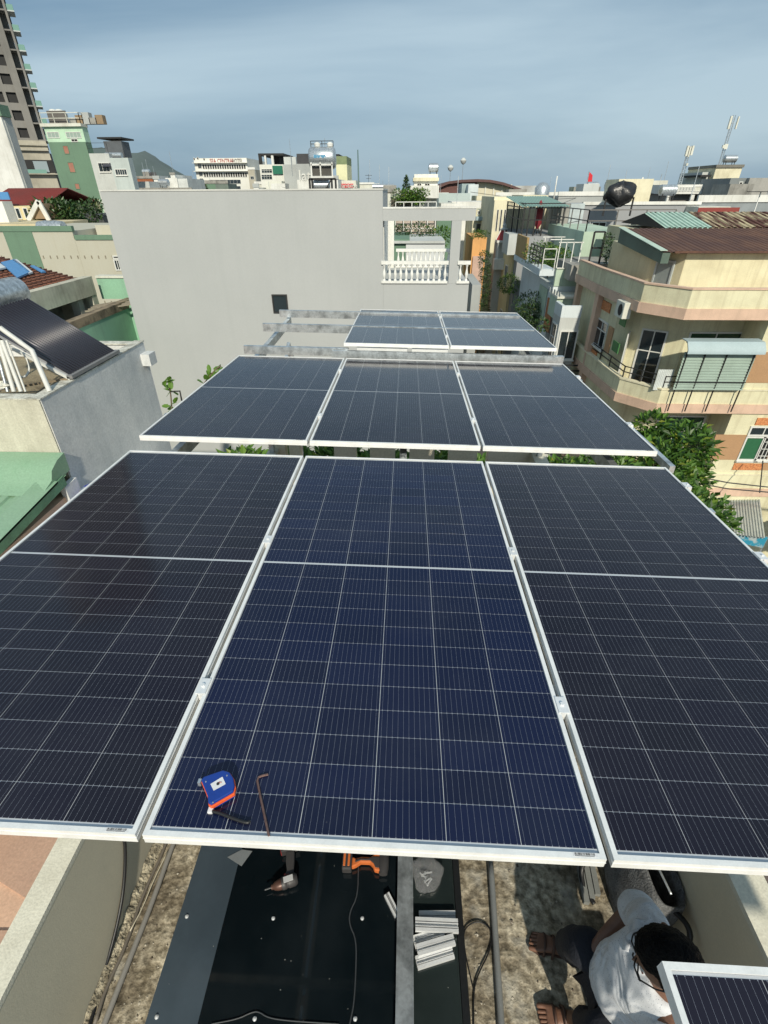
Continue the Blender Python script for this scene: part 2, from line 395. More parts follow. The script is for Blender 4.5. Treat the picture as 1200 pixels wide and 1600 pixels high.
# ================================================================== skylight
skl = thing('skylight', 'large black glass skylight flush on the roof deck, wet looking and speckled with dirt', 'skylight', (-.38, 1, 0))
def skyglass(name, c, r=.05):
    m = mat(name, c, r, 0, dirt=tuple(x * 1.6 + .008 for x in c), amt=.7, scale=1.4, bump=.02, bscale=1.2, fine=.1, spec=.55)
    t = m.node_tree; b = t.nodes['Principled BSDF']; L = t.links.new; src = b.inputs['Base Color'].links[0].from_socket
    g = N(t, 'ShaderNodeNewGeometry'); v = N(t, 'ShaderNodeTexVoronoi'); v.inputs['Scale'].default_value = 31; v.inputs['Randomness'].default_value = 1
    L(g.outputs['Position'], v.inputs['Vector']); q = N(t, 'ShaderNodeMath', operation='LESS_THAN'); q.inputs[1].default_value = .055; L(v.outputs['Distance'], q.inputs[0])
    w = N(t, 'ShaderNodeSeparateColor'); L(v.outputs['Color'], w.inputs[0]); k = N(t, 'ShaderNodeMath', operation='GREATER_THAN'); k.inputs[1].default_value = .66; L(w.outputs[0], k.inputs[0])
    mm = N(t, 'ShaderNodeMath', operation='MULTIPLY'); L(q.outputs[0], mm.inputs[0]); L(k.outputs[0], mm.inputs[1])
    mx = N(t, 'ShaderNodeMixRGB'); mx.inputs[2].default_value = (.45, .45, .42, 1); L(mm.outputs[0], mx.inputs[0]); L(src, mx.inputs[1]); L(mx.outputs[0], b.inputs['Base Color'])
    return m
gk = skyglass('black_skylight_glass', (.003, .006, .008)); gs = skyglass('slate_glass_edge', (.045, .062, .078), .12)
gr_ = skyglass('right_pane_glass', (.012, .018, .018), .1)
MB().box(-1.07, -1.6, .003, .345, 3.6, .10).build('upstand', plain('black_trim', (.012, .013, .014), .4), skl)
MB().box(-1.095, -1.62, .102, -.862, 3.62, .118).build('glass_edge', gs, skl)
MB().box(-.86, -1.62, .102, .06, 3.62, .118).build('glass_pane', gk, skl)
MB().box(.063, -1.62, .102, .31, 3.62, .118).build('glass_pane', gr_, skl)
MB().box(.312, -1.62, .102, .345, 3.62, .128).build('edge_trim', plain('black_trim', (.012, .013, .014), .4), skl)
silm = plain('silicone', (.045, .05, .055), .5)
def zt(l, z): return [P(a, b, z=z) for a, b in l]
MB().tube(zt([(560, 1352), (559, 1400), (546, 1425), (546, 1445), (557, 1468), (556, 1520), (553, 1570), (546, 1600), (540, 1640)], .121), .0035, 6, smooth=2).build('silicone_seam', silm, skl, smooth=True)
MB().tube(zt([(330, 1600), (372, 1592), (392, 1582), (404, 1580), (418, 1590), (450, 1595), (530, 1600)], .121), .0028, 6, smooth=2).build('silicone_seam', silm, skl, smooth=True)
def boltf(b): b.lathe([(.0, 0), (.009, 0), (.009, .002), (.006, .003), (.0055, .007), (.003, .008), (0, .008)], n=10)
bolt = shared(('bolt',), boltf, plain('bolt_zinc', (.75, .76, .76), .35, .4), smooth=40)
for a, b in ((292, 1432), (245, 1589), (427, 1435), (566, 1435), (398, 1592), (555, 1592)): place(bolt, 'bolt', skl, P(a, b, z=.118))

# ================================================================== solar panels
PW, PL, PG = 1.134, 2.278, .0176
ROLLB = -.0184
def cellmat(name, c0, c1):
    m = bpy.data.materials.new(name); m.use_nodes = True; t = m.node_tree; b = t.nodes['Principled BSDF']; L = t.links.new
    tc = N(t, 'ShaderNodeTexCoord'); sp = N(t, 'ShaderNodeSeparateXYZ'); L(tc.outputs['Object'], sp.inputs[0])
    def M(op, a, v=None, c=None):
        n = N(t, 'ShaderNodeMath', operation=op); 
        L(a, n.inputs[0]) if not isinstance(a, float) else None
        if v is not None: (L(v, n.inputs[1]) if not isinstance(v, float) else setattr(n.inputs[1], 'default_value', v))
        if c is not None: n.inputs[2].default_value = c
        return n.outputs[0]
    u = M('MULTIPLY', sp.outputs[0], 1 / .01655); fr = M('FRACT', M('ADD', u, 20.5)); d = M('ABSOLUTE', M('SUBTRACT', fr, .5))
    line = M('LESS_THAN', d, .011)
    ay = M('ABSOLUTE', sp.outputs[1]); pad = M('MULTIPLY', M('GREATER_THAN', ay, .043), M('LESS_THAN', d, .045))
    ln = M('MAXIMUM', line, pad)
    oi = N(t, 'ShaderNodeObjectInfo'); rp = N(t, 'ShaderNodeValToRGB')
    rp.color_ramp.elements[0].color = (*c0, 1); rp.color_ramp.elements[1].color = (*c1, 1)
    L(oi.outputs['Random'], rp.inputs[0])
    g = N(t, 'ShaderNodeNewGeometry')
    n1 = N(t, 'ShaderNodeTexNoise'); n1.inputs['Scale'].default_value = 2.2; n1.inputs['Detail'].default_value = 9; n1.inputs['Roughness'].default_value = .7; L(g.outputs['Position'], n1.inputs['Vector'])
    mr = N(t, 'ShaderNodeMapRange'); mr.inputs[1].default_value = .5; mr.inputs[2].default_value = .78; mr.inputs[4].default_value = .035; L(n1.outputs[0], mr.inputs[0])
    v = N(t, 'ShaderNodeTexVoronoi'); v.inputs['Scale'].default_value = 34; L(g.outputs['Position'], v.inputs['Vector'])
    sc = N(t, 'ShaderNodeSeparateColor'); L(v.outputs['Color'], sc.inputs[0])
    spk = M('MULTIPLY', M('LESS_THAN', v.outputs['Distance'], .07), M('GREATER_THAN', sc.outputs[0], .80))
    du = M('ADD', mr.outputs[0], M('MULTIPLY', spk, .10))
    m0 = N(t, 'ShaderNodeMixRGB'); m0.inputs[2].default_value = (.30, .31, .32, 1); L(du, m0.inputs[0]); L(rp.outputs[0], m0.inputs[1])
    m1 = N(t, 'ShaderNodeMixRGB'); m1.inputs[2].default_value = (.26, .28, .33, 1); L(ln, m1.inputs[0]); L(m0.outputs[0], m1.inputs[1])
    L(m1.outputs[0], b.inputs['Base Color']); b.inputs['Roughness'].default_value = .6; b.inputs['Specular IOR Level'].default_value = .15
    b.inputs['Coat Weight'].default_value = 1; b.inputs['Coat IOR'].default_value = 1.35
    cm = N(t, 'ShaderNodeMapRange'); cm.inputs[3].default_value = .03; cm.inputs[4].default_value = .16; L(n1.outputs[0], cm.inputs[0]); L(cm.outputs[0], b.inputs['Coat Roughness'])
    return m
CELLM = cellmat('solar_cell_dark', (.0050, .0036, .0105), (.0072, .0052, .0150)); CELLB = cellmat('solar_cell_sheen_blue', (.0016, .0042, .025), (.0022, .0060, .036))  # bluer cells for the front middle panel: angle sheen put into the colour
sheetm = mat('panel_backsheet', (.50, .52, .55), .5, 0, amt=.2, scale=3, coat=1, bump=0, fine=.03); sheetm.node_tree.nodes['Principled BSDF'].inputs['Coat IOR'].default_value = 1.35
underm = plain('panel_underside', (.045, .048, .055), .5)
framem = mat('panel_frame_aluminium', (.82, .82, .80), .42, .1, dirt=(.5, .5, .48), amt=.3, scale=14, bump=.03, bscale=200, fine=.05)
labelm = plain('sticker_white', (.72, .72, .72), .4); inkm = plain('sticker_ink', (.03, .03, .03), .5)
cellme = shared(('cell',), lambda b: b.box(-.0914, -.04545, -.0006, .0914, .04545, 0), CELLM); cellbl = shared(('cell', 1), lambda b: b.box(-.0914, -.04545, -.0006, .0914, .04545, 0), CELLB)
def frame_fn(b):
    w, t, H, lip, g = .013, .002, .035, .0, .0062
    for x0, x1 in ((0, w), (PW - w, PW)): b.box(x0, 0, -.004, x1, PL, 0); 
    b.box(w, 0, -.004, PW - w, w, 0); b.box(w, PL - w, -.004, PW - w, PL, 0)
    b.box(0, 0, -H, t, PL, -.004); b.box(PW - t, 0, -H, PW, PL, -.004); b.box(t, 0, -H, PW - t, t, -.004); b.box(t, PL - t, -H, PW - t, PL, -.004)
    # rolled groove on the outer faces and lower flange
    b.box(-.0012, -.0012, -.017, PW + .0012, 0, -.0145); b.box(-.0012, 0, -.017, 0, PL, -.0145); b.box(PW, 0, -.017, PW + .0012, PL, -.0145)
    b.box(t, t, -H, .028, PL - t, -H + .002); b.box(PW - .028, t, -H, PW - t, PL - t, -H + .002)
framesh = shared(('frame',), frame_fn, framem)
sheetsh = shared(('backsheet',), lambda b: b.box(.011, .011, -.0075, PW - .011, PL - .011, -.0058), sheetm)
undersh = shared(('underside',), lambda b: b.box(.004, .004, -.0095, PW - .004, PL - .004, -.0078), underm)
labelsh = shared(('sticker',), lambda b: b.box(0, 0, 0, .058, .0095, .0004), labelm)
def bars_fn(b):
    r = random.Random(3); x = .003
    while x < .053:
        w = r.choice((.0006, .001, .0016)); b.box(x, .0035, .0004, x + w, .0085, .0007); x += w + r.choice((.0006, .001, .0014))
    x = .004
    while x < .05: b.box(x, .0008, .0004, x + .0016, .0026, .0007); x += .0026
barsh = shared(('barcode',), bars_fn, inkm)
boxsh = shared(('junction_box',), lambda b: b.box(0, 0, 0, .06, .09, .018), M_black)
def panel(label, x, y, z, a, grp, rz=0, nrows=24):
    if nrows < 24: return short_panel(label, x, y, z, a, nrows)
    r = thing('solar_module', label, 'solar panel', (x, y, z), (-a, -ROLLB, rz), grp, local=True)
    place(framesh, 'frame', r, (0, 0, 0)); place(sheetsh, 'backsheet', r, (0, 0, 0)); place(undersh, 'underside', r, (0, 0, 0))
    px = .1845; x0 = (PW - 6 * px) / 2 + px / 2; py = .0924; half = 12 * py; gap = .011
    y0 = (PL - 2 * half - gap) / 2 + py / 2
    for j in range(24):
        for i in range(6):
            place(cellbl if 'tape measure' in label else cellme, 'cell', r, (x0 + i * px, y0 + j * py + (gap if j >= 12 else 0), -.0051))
    s = place(labelsh, 'barcode_label', r, (PW - .078, .0035, .0002)); place(barsh, 'barcode', s, (0, 0, 0))
    for k in range(3): place(boxsh, 'junction_box', r, (.2 + k * .34, PL / 2 - .045, -.029))
    return r
def short_panel(label, x, y, z, a, nrows):
    r = thing('solar_module', label, 'solar panel', (x, y, z), (-a, -ROLLB, 0), None, local=True)
    py = .0924; LN = nrows * py + .038; w, t, H = .013, .002, .035; b = MB()
    for x0, x1 in ((0, w), (PW - w, PW)): b.box(x0, 0, -.004, x1, LN, 0)
    b.box(w, 0, -.004, PW - w, w, 0).box(w, LN - w, -.004, PW - w, LN, 0)
    b.box(0, 0, -H, t, LN, -.004).box(PW - t, 0, -H, PW, LN, -.004).box(t, 0, -H, PW - t, t, -.004).box(t, LN - t, -H, PW - t, LN, -.004)
    b.build('frame', framem, r); MB().box(.011, .011, -.0075, PW - .011, LN - .011, -.0058).build('backsheet', sheetm, r); MB().box(.004, .004, -.0095, PW - .004, LN - .004, -.0078).build('underside', underm, r)
    for j in range(nrows):
        for i in range(6): place(cellme, 'cell', r, ((PW - 6 * .1845) / 2 + .09225 + i * .1845, .019 + py / 2 + j * py, -.0051))
    return r
ROWS = [(-.6264, .5562, CAMZ - 1.3387, .0429), (-.6263, 2.9787, CAMZ - 1.3989, .0412), (-.6675, 5.431, CAMZ - 1.3792, .0375)]
names = {(0, -1): 'left panel of the nearest row, cut off by the photo edge', (0, 0): 'middle panel of the nearest row, carrying the tape measure and hex key', (0, 1): 'right panel of the nearest row, above the sitting man',
         (1, -1): 'left panel of the second row, next to the bare concrete wall', (1, 0): 'middle panel of the second row, above the cream parapet blocks', (1, 1): 'right panel of the second row, in front of the leafy tree',
         (2, 0): 'left panel of the farthest row, beside the bare steel purlins', (2, 1): 'right panel of the farthest row, at the end next to the street'}
def ptop(row, x, y):
    x0, y0, z0, a = ROWS[row]; return z0 - (y - y0) * math.tan(a) + ROLLB * x
for (rw, k), lb in names.items():
    x0, y0, z0, a = ROWS[rw]; x = x0 + k * (PW + PG)
    panel(lb, x, y0, z0 + ROLLB * x, a, 'solar panels mounted in three rows')
q = P(1033, 1503, z=1.83)
panel('loose panel corner at the lower right edge, in front of the sitting man', q.x, q.y - 10 * .0924 - .038, 1.83 + ROLLB * q.x + .02, .004, None, nrows=10)  # cut short beyond its visible corner so sunlight reaches man and deck

# clamps
def clampf(b): b.box(-.016, -.03, 0, .016, .03, .003).box(-.008, -.03, -.03, .008, .03, 0).cyl((0, 0, .003), (0, 0, .009), .0065, n=6)
def endf(b): b.box(-.012, -.03, 0, .026, .03, .003).box(.004, -.03, -.035, .026, .03, 0).cyl((.014, 0, .003), (.014, 0, .009), .0065, n=6)
cl = shared(('clamp',), clampf, M_alu); ce = shared(('end_clamp',), endf, M_alu)
rack = thing('mounting_rack', 'galvanised steel rack of posts, beams and purlins carrying the solar panels', 'mounting rack', (0, 4, 0))
for (a, b, sx) in ((422, 840, 0), (316, 1080, 0), (798, 853, 1), (872, 1103, 1)):
    y = P(a, b, z=1.83).y; x = ROWS[0][0] - PG / 2 + sx * (PW + PG); place(cl, 'mid_clamp', rack, (x, y, ptop(0, x, y) + .0015), (-.043, 0, 0))
for a, b in ((1058, 745), (1180, 862)):
    y = P(a, b, z=1.8).y; x = ROWS[0][0] + 2 * PW + PG; place(ce, 'end_clamp', rack, (x, y, ptop(0, x, y) + .0015), (-.043, 0, 0))
for v in (.5, 1.78):
    for s_ in (0, 1):
        y = ROWS[1][1] + v; x = ROWS[1][0] - PG / 2 + s_ * (PW + PG); place(cl, 'mid_clamp', rack, (x, y, ptop(1, x, y) + .0015), (-.041, 0, 0))
    x = ROWS[1][0] + 2 * PW + PG; place(ce, 'end_clamp', rack, (x, ROWS[1][1] + v, ptop(1, x, ROWS[1][1] + v) + .0015), (-.041, 0, 0))
    y = ROWS[2][1] + v; x = ROWS[2][0] + PW + PG / 2; place(cl, 'mid_clamp', rack, (x, y, ptop(2, x, y) + .0015), (-.0375, 0, 0))
# C purlins
def cpur(x0, x1, y, zt_, h=.095, w=.045, par=rack):
    b = MB(); s = ROLLB * (x1 - x0); t = .003
    def seg(ya, yb, za, zb):
        b.add([(x0, ya, za), (x1, ya, za + s), (x1, yb, za + s), (x0, yb, za), (x0, ya, zb), (x1, ya, zb + s), (x1, yb, zb + s), (x0, yb, zb)],
              [(0, 3, 2, 1), (4, 5, 6, 7), (0, 1, 5, 4), (1, 2, 6, 5), (2, 3, 7, 6), (3, 0, 4, 7)])
    seg(y, y + t, zt_ - h, zt_); seg(y + t, y + w, zt_ - t, zt_); seg(y + t, y + w, zt_ - h, zt_ - h + t); seg(y + w - t, y + w, zt_ - .018, zt_ - t); seg(y + w - t, y + w, zt_ - h + t, zt_ - h + .018)
    return b.build('purlin', M_steel, par)
for rw in (0, 1):
    for v in (.5, 1.78):
        y = ROWS[rw][1] + v; cpur(-1.84, 1.72, y, ptop(rw, -1.84, y) - .037)
cpur(-1.80, .5, 7.33, 1.80); cpur(-1.80, .5, 6.39, 1.82); cpur(-1.77, -.62, 5.42, 1.795, .085)
cpur(.5, 1.59, 7.33, 1.757); cpur(.5, 1.59, 6.39, 1.777)
cpur(-.79, 1.69, 5.365, 1.765, .11); cpur(-.74, 1.66, 5.44, 1.74, .06)
MB().box(-.53, 5.46, 1.70, .02, 5.50, 1.786).build('lit_web_strip', plain('lit_web_white', (.72, .73, .72), .4), rack)  # bright white strips added for the sunlit web of the beam
MB().box(.07, 5.46, 1.70, .46, 5.50, 1.78).build('lit_web_strip', plain('lit_web_white', (.72, .73, .72), .4), rack)
# long beams and posts
for x in (-1.68, 1.45):
    MB().bar((x, .62, 1.66), (x, 5.2, 1.49), .05, .10).build('beam', M_steel, rack); MB().bar((x, 4.9, 1.60 if x < 0 else 1.5), (x, 7.4, 1.645 if x < 0 else 1.6), .05, .09).build('beam', M_steel, rack)
MB().bar((0, 3.3, 1.53), (0, 7.4, 1.48), .05, .08).build('beam', M_steel, rack)
for x, y, zb in ((-1.46, 4.9, .775), (1.48, 4.9, .775), (-.02, 5.2, -3.2), (-1.47, 6.36, -3.2), (1.46, 6.36, -3.2)):
    MB().bar((x, y, zb), (x, y, 1.5), .05, .05).build('post', M_steel, rack)
for p, q2 in (((-1.05, 5.06, .95), (-.45, 5.06, 1.62)), ((1.1, 5.06, .95), (.55, 5.06, 1.6)), ((-1.47, 5.3, 1.0), (-1.47, 6.3, 1.6)), ((1.46, 5.3, 1.0), (1.46, 6.3, 1.6))):
    MB().bar(p, q2, .04, .05).build('brace', M_steel, rack)
# beams seen between row one and row two
MB().bar(P(283, 705, z=1.2), P(312, 672, z=1.35), .07, .05).build('brace', mat('rusty_steel', (.25, .19, .12), .7, .3, amt=.7, scale=12), rack)
MB().bar((1.73, 2.88, 1.69), (1.73, 3.6, 1.66), .035, .05).build('beam', M_steel, rack)

# ================================================================== things on the panels
def surf(px, py, row=0, dz=0):
    p = P(px, py, z=1.86)
    for _ in range(3): p = P(px, py, z=ptop(row, p.x, p.y) - .006 + dz)
    return p
tape = thing('tape_measure', 'blue tape measure with orange rim and black wrist strap on the middle panel', 'tape measure', surf(342, 1240))
tp = [(315, 1222), (319, 1217), (334, 1212), (350, 1207), (360, 1210), (366, 1219), (368, 1231), (366, 1240), (330, 1260), (326, 1257), (325, 1246)]
def outline(pts, dz, grow=0):
    q = [surf(a, b, dz=dz) for a, b in pts]; c = sum(q, Vector()) / len(q)
    return [(c.x + (p.x - c.x) * (1 + grow), c.y + (p.y - c.y) * (1 + grow)) for p in q]
z0 = surf(342, 1240).z
bl = plain('tape_blue', (.010, .045, .27), .38); org = plain('tape_orange', (.80, .12, .03), .4)
MB().prism(outline(tp, .02, -.02), z0 + .0215, z0 + .032).build('shell', bl, tape, bevel=.003)
MB().prism(outline(tp, .02, .03), z0 + .009, z0 + .021).build('rim', org, tape, bevel=.002)
MB().prism(outline(tp, .02, -.02), z0 + .0005, z0 + .0085).build('shell', bl, tape, bevel=.002)
lp = [surf(a, b, dz=.03) for a, b in ((329, 1226), (348, 1215), (353, 1226), (334, 1236))]
lb = MB().prism([(p.x, p.y) for p in lp], z0 + .0322, z0 + .0332).build('label', labelm, tape)
cpt = sum(lp, Vector()) / 4
MB().lathe([(0, 0), (.0042, 0), (.0042, .0006), (0, .0006)], (cpt.x, cpt.y, z0 + .0333)).build('brand_mark', inkm, lb)
MB().box(cpt.x + .001, cpt.y + .003, z0 + .0341, cpt.x + .009, cpt.y + .0045, z0 + .0345).build('print', plain('print_red', (.5, .05, .03), .5), lb)
a = surf(314, 1222, dz=.012); MB().box(a.x - .006, a.y - .007, z0 + .004, a.x + .002, a.y + .005, z0 + .02).build('hook', M_steel, tape)
a = surf(328, 1266, dz=.01); MB().box(a.x - .006, a.y - .006, z0 + .003, a.x + .007, a.y + .01, z0 + .013).build('strap_loop', labelm, tape, bevel=.002)
MB().tube([surf(*c, dz=.007) for c in ((330, 1267), (345, 1271), (362, 1278), (376, 1283), (388, 1286), (390, 1283))], .0042, 6, smooth=1).build('strap', M_black, tape, smooth=True)
for c in ((322, 1222), (355, 1213), (333, 1254)):
    a = surf(*c, dz=.03); MB().lathe([(0, 0), (.0022, 0), (.0018, .0012), (0, .0012)], (a.x, a.y, z0 + .032), 8).build('screw', M_steel, tape)
hx = thing('hex_key', 'long L-shaped rusty hex key lying on the middle panel near its front edge', 'hex key', surf(412, 1265))
MB().tube([surf(*c, dz=.005) for c in ((419, 1210), (410, 1212), (404, 1214.5), (402, 1220), (406, 1240), (413, 1272), (420.5, 1307))], .0032, 6).build('shank', mat('brown_steel', (.22, .13, .11), .45, .5, dirt=(.10, .06, .05), amt=.6, scale=60), hx, smooth=50)

# ================================================================== pipes and cables on the deck
def cable(name, label, pts, r, m, sm=2, cat='cable'):
    o = MB().tube(pts, r, 8, smooth=sm).build(name, m, smooth=True); tag(o, label, cat); return o
pvc = plain('grey_pvc', (.20, .21, .21), .45)
cable('conduit', 'grey plastic pipe along the deck right of the black skylight', [P(766, 1345, z=.02), P(768, 1370, z=.02), P(783, 1600, z=.02), P(790, 1700, z=.02)], .0165, pvc, 0, 'pipe')
cable('conduit', 'round grey pipe along the deck left of the skylight, nearest to the glass', [(-1.27, 3.5, .022)] + zt([(268, 1325), (238, 1410), (200, 1505), (163, 1600), (140, 1660)], .022), .014, plain('pipe_grey_light', (.27, .26, .24), .5), 1, 'pipe')
cable('conduit', 'thin brown pipe at the foot of the left parapet, beside the black cable', [(-1.335, 3.5, .015)] + zt([(258, 1325), (222, 1400), (196, 1480), (165, 1545), (148, 1600)], .016), .009, plain('pipe_brown', (.16, .14, .115), .6), 1, 'pipe')
cable('wire', 'thin pale wire crossing the pipes beside the left parapet', zt([(262, 1330), (240, 1375), (222, 1420), (203, 1455)], .035), .003, plain('wire_cream', (.6, .55, .42), .5), 1)
cable('power_cable', 'thick black cable hanging down over the inner face of the left parapet', [(-1.40, 1.3, 1.0)] + [P(a, b, x=-1.398) for a, b in ((195, 1305), (196, 1350), (192, 1400), (181, 1455))] + zt([(165, 1512), (150, 1570), (140, 1600), (128, 1650)], .02), .0085, M_black, 2)
cable('wire', 'thin black wire looped on the deck between the skylight and the right pipe', zt([(724, 1462), (728, 1448), (744, 1439), (760, 1444), (769, 1458), (766, 1485), (748, 1520), (740, 1545), (740, 1600), (741, 1660)], .01) , .0035, M_black, 2)
cable('wire', 'second strand of thin black wire hugging the skylight edge', zt([(724, 1462), (727, 1490), (736, 1530), (741, 1550)], .012), .003, M_black, 2)
# ================================================================== steel tube on the skylight
tb = thing('steel_channel', 'long galvanised steel channel lying over the skylight towards the camera', 'steel channel', (.055, .9, .13))
MB().box(.012, -1.2, .124, .092, 3.2, .172).build('web', M_steel, tb)
MB().box(.086, -1.2, .1725, .0925, 3.2, .176).build('lip', M_steel, tb)
# ================================================================== aluminium clips
def bracket(label, l, r, w, grp='short aluminium rail offcuts on the skylight', z=.122, h=.022):
    """double-channel offcut from end l to end r"""
    p, q2 = P(*l, z=z + h), P(*r, z=z + h); d = (q2 - p); L_ = d.length; ang = math.atan2(d.y, d.x)
    o = thing('aluminium_offcut', label, 'aluminium offcut', ((p + q2) / 2 - Vector((0, 0, h))), (0, 0, ang), grp, local=True)
    b = MB(); hl = L_ / 2
    b.box(-hl, -w / 2, 0, hl, w / 2, .003); 
    for y in (-w / 2, -w / 6, w / 6 - .003, w / 2 - .003): b.box(-hl, y, .003, hl, y + .003, h)
    b.box(-hl, -w / 2 + .003, h - .003, hl, -w / 2 + .014, h); b.box(-hl, w / 2 - .014, h - .003, hl, w / 2 - .003, h)
    b.build('profile', M_alu, o); return o
bracket('pale offcut at the back of the small pile, partly under the next one', (655, 1431), (712, 1431), .045)
bracket('wide offcut resting on top of the pile, farthest across beside the steel channel', (649, 1443), (716, 1446), .055, z=.148)
bracket('offcut tilted up to the right, third from the back of the pile', (647, 1471), (694, 1457), .048)
bracket('offcut tilted up to the right in the middle of the pile', (652, 1484), (710, 1467), .045, z=.146)
bracket('offcut nearest to the camera, lying flat and tilted up to the right', (651, 1504), (708, 1486), .05)
bracket('slim offcut standing on the left side of the steel channel', (604, 1396), (621, 1430), .03)
# ================================================================== bag of bolts
def plasticbag():
    m = bpy.data.materials.new('clear_plastic'); m.use_nodes = True; t = m.node_tree; t.nodes.clear(); L = t.links.new
    o = N(t, 'ShaderNodeOutputMaterial'); g = N(t, 'ShaderNodeBsdfGlossy'); g.inputs['Roughness'].default_value = .18; d = N(t, 'ShaderNodeBsdfTransparent'); d.inputs[0].default_value = (.93, .93, .93, 1)
    f = N(t, 'ShaderNodeBsdfDiffuse'); f.inputs[0].default_value = (.6, .6, .6, 1)
    m1 = N(t, 'ShaderNodeMixShader'); m1.inputs[0].default_value = .3; L(g.outputs[0], m1.inputs[1]); L(f.outputs[0], m1.inputs[2])
    lw = N(t, 'ShaderNodeLayerWeight'); lw.inputs[0].default_value = .35; r = N(t, 'ShaderNodeMapRange'); r.inputs[3].default_value = .12; r.inputs[4].default_value = .9; L(lw.outputs[1], r.inputs[0])
    mx = N(t, 'ShaderNodeMixShader'); L(r.outputs[0], mx.inputs[0]); L(d.outputs[0], mx.inputs[1]); L(m1.outputs[0], mx.inputs[2]); L(mx.outputs[0], o.inputs[0])
    n = N(t, 'ShaderNodeTexNoise'); n.inputs['Scale'].default_value = 28; n.inputs['Distortion'].default_value = 2; bp = N(t, 'ShaderNodeBump'); bp.inputs['Strength'].default_value = 1; bp.inputs['Distance'].default_value = .01
    L(n.outputs[0], bp.inputs['Height']); L(bp.outputs[0], g.inputs['Normal']); L(bp.outputs[0], lw.inputs['Normal'])
    return m
c = P(668, 1366, z=.14)
bagt = thing('plastic_bag', 'clear plastic bag with loose bolts beside the steel channel', 'plastic bag', (c.x, c.y, .119))
def blob(c, rx, ry, rz, seed, nu=22, nv=12, rough=.18, fl=0):
    rr = random.Random(seed); ph = [rr.random() * 6 for _ in range(8)]; vs = []; fs = []
    for j in range(nv + 1):
        v = math.pi * j / nv
        for i in range(nu):
            u = 2 * math.pi * i / nu
            k = 1 + rough * (math.sin(3 * u + ph[0] + 2 * v) + .7 * math.sin(5 * u + ph[1] - 3 * v) + .5 * math.sin(8 * u + ph[2] + 5 * v)) / 2
            z = math.cos(v) * rz * k; z = max(z, -fl) if fl else z
            vs.append((c[0] + math.sin(v) * math.cos(u) * rx * k, c[1] + math.sin(v) * math.sin(u) * ry * k, c[2] + z))
    for j in range(nv):
        for i in range(nu): fs.append((j * nu + i, j * nu + (i + 1) % nu, (j + 1) * nu + (i + 1) % nu, (j + 1) * nu + i))
    return vs, fs
MB().add(*blob((c.x - .005, c.y, .15), .085, .085, .035, 5)).build('film', plasticbag(), bagt, smooth=True)
for k in range(5):
    rr = random.Random(40 + k); p = Vector((c.x - .01 + rr.uniform(-.02, .025), c.y - .015 + rr.uniform(-.03, .03), .135)); a = rr.uniform(0, 3)
    b = MB().cyl(p, p + Vector((math.cos(a) * .035, math.sin(a) * .035, .003)), .004, n=8); b.cyl(p - Vector((math.cos(a) * .006, math.sin(a) * .006, 0)), p, .008, n=6)
    b.build('bolt', M_alu, bagt, smooth=40)

# ================================================================== power tools on the glass
dk = plain('tool_charcoal', (.045, .042, .042), .5); rd = plain('tool_red', (.35, .03, .03), .45); brn = plain('tool_brown', (.11, .055, .04), .4, .3)
o3 = plain('tool_orange', (.62, .16, .04), .42); tin = plain('tool_metal', (.42, .41, .40), .3, .85)
A = P(415, 1389, z=.16); B = P(474, 1368, z=.16); d = (B - A); ang = math.atan2(d.y, d.x)
dr = thing('impact_driver', 'dark red and black impact driver lying on the glass, bit pointing left', 'impact driver', (A.x, A.y, .12), (0, 0, ang), local=True)
MB().cyl((-.005, 0, .033), (.03, 0, .033), .0035, n=6).build('bit', tin, dr)
MB().lathe([(.0, .028), (.011, .028), (.013, .040), (.019, .046), (.024, .062), (.026, .075), (.026, .082), (0, .082)], (0, 0, .033), 20, 'x').build('chuck', brn, dr, smooth=45)
MB().lathe([(0, .083), (.029, .083), (.031, .092), (.031, .105), (.028, .108), (.028, .116), (.031, .118), (.031, .15), (.027, .158), (.022, .165), (0, .165)], (0, 0, .034), 20, 'x').build('housing', dk, dr, smooth=45)
MB().box(.095, -.014, .0655, .145, .014, .069).build('nameplate', plain('plate_silver', (.5, .5, .5), .4), dr, bevel=.001)
MB().box(.10, .026, .018, .128, .038, .046).build('trigger', rd, dr, bevel=.003)
MB().prism([(.10, .028), (.15, .028), (.165, .09), (.172, .135), (.128, .14), (.118, .09), (.118, .05)], .014, .048).build('handle', dk, dr, bevel=.006)
MB().box(.10, .137, .004, .20, .178, .062).build('battery', dk, dr, bevel=.006)
MB().box(.098, .137, .02, .101, .178, .05).build('battery_stripe', rd, dr)
A = P(535, 1350, z=.15); B = P(604, 1352, z=.15); d = (B - A); ang = math.atan2(d.y, d.x)
d2 = thing('cordless_drill', 'orange and black cordless drill half hidden under the panel edge', 'cordless drill', (A.x, A.y, .12), (0, 0, ang), local=True)
LL = d.length
MB().box(0, -.035, .004, .052, .05, .06).build('battery', dk, d2, bevel=.008)
MB().box(.006, -.02, .0602, .018, .04, .064).build('battery_stripe', o3, d2, bevel=.002)
MB().box(.030, -.02, .0602, .042, .04, .064).build('battery_stripe', o3, d2, bevel=.002)
MB().prism([(.052, -.02), (.075, -.012), (.10, .004), (.15, .004), (.165, -.01), (.175, -.03), (.20, -.035), (.215, -.03), (.215, .05), (.18, .05), (.15, .03), (.10, .03), (.07, .022), (.052, .03)], .012, .05).build('handle', o3, d2, bevel=.006)
MB().prism([(.07, .0), (.10, .012), (.15, .012), (.17, -.002), (.18, -.02), (.20, -.022), (.20, .03), (.165, .03), (.14, .02), (.10, .02), (.07, .012)], .0505, .055).build('grip', dk, d2, bevel=.003)
MB().lathe([(0, -.045), (.022, -.045), (.028, -.02), (.030, .02), (.026, .05), (0, .05)], (.222, 0, .034), 18, 'y').build('housing', dk, d2, smooth=45)
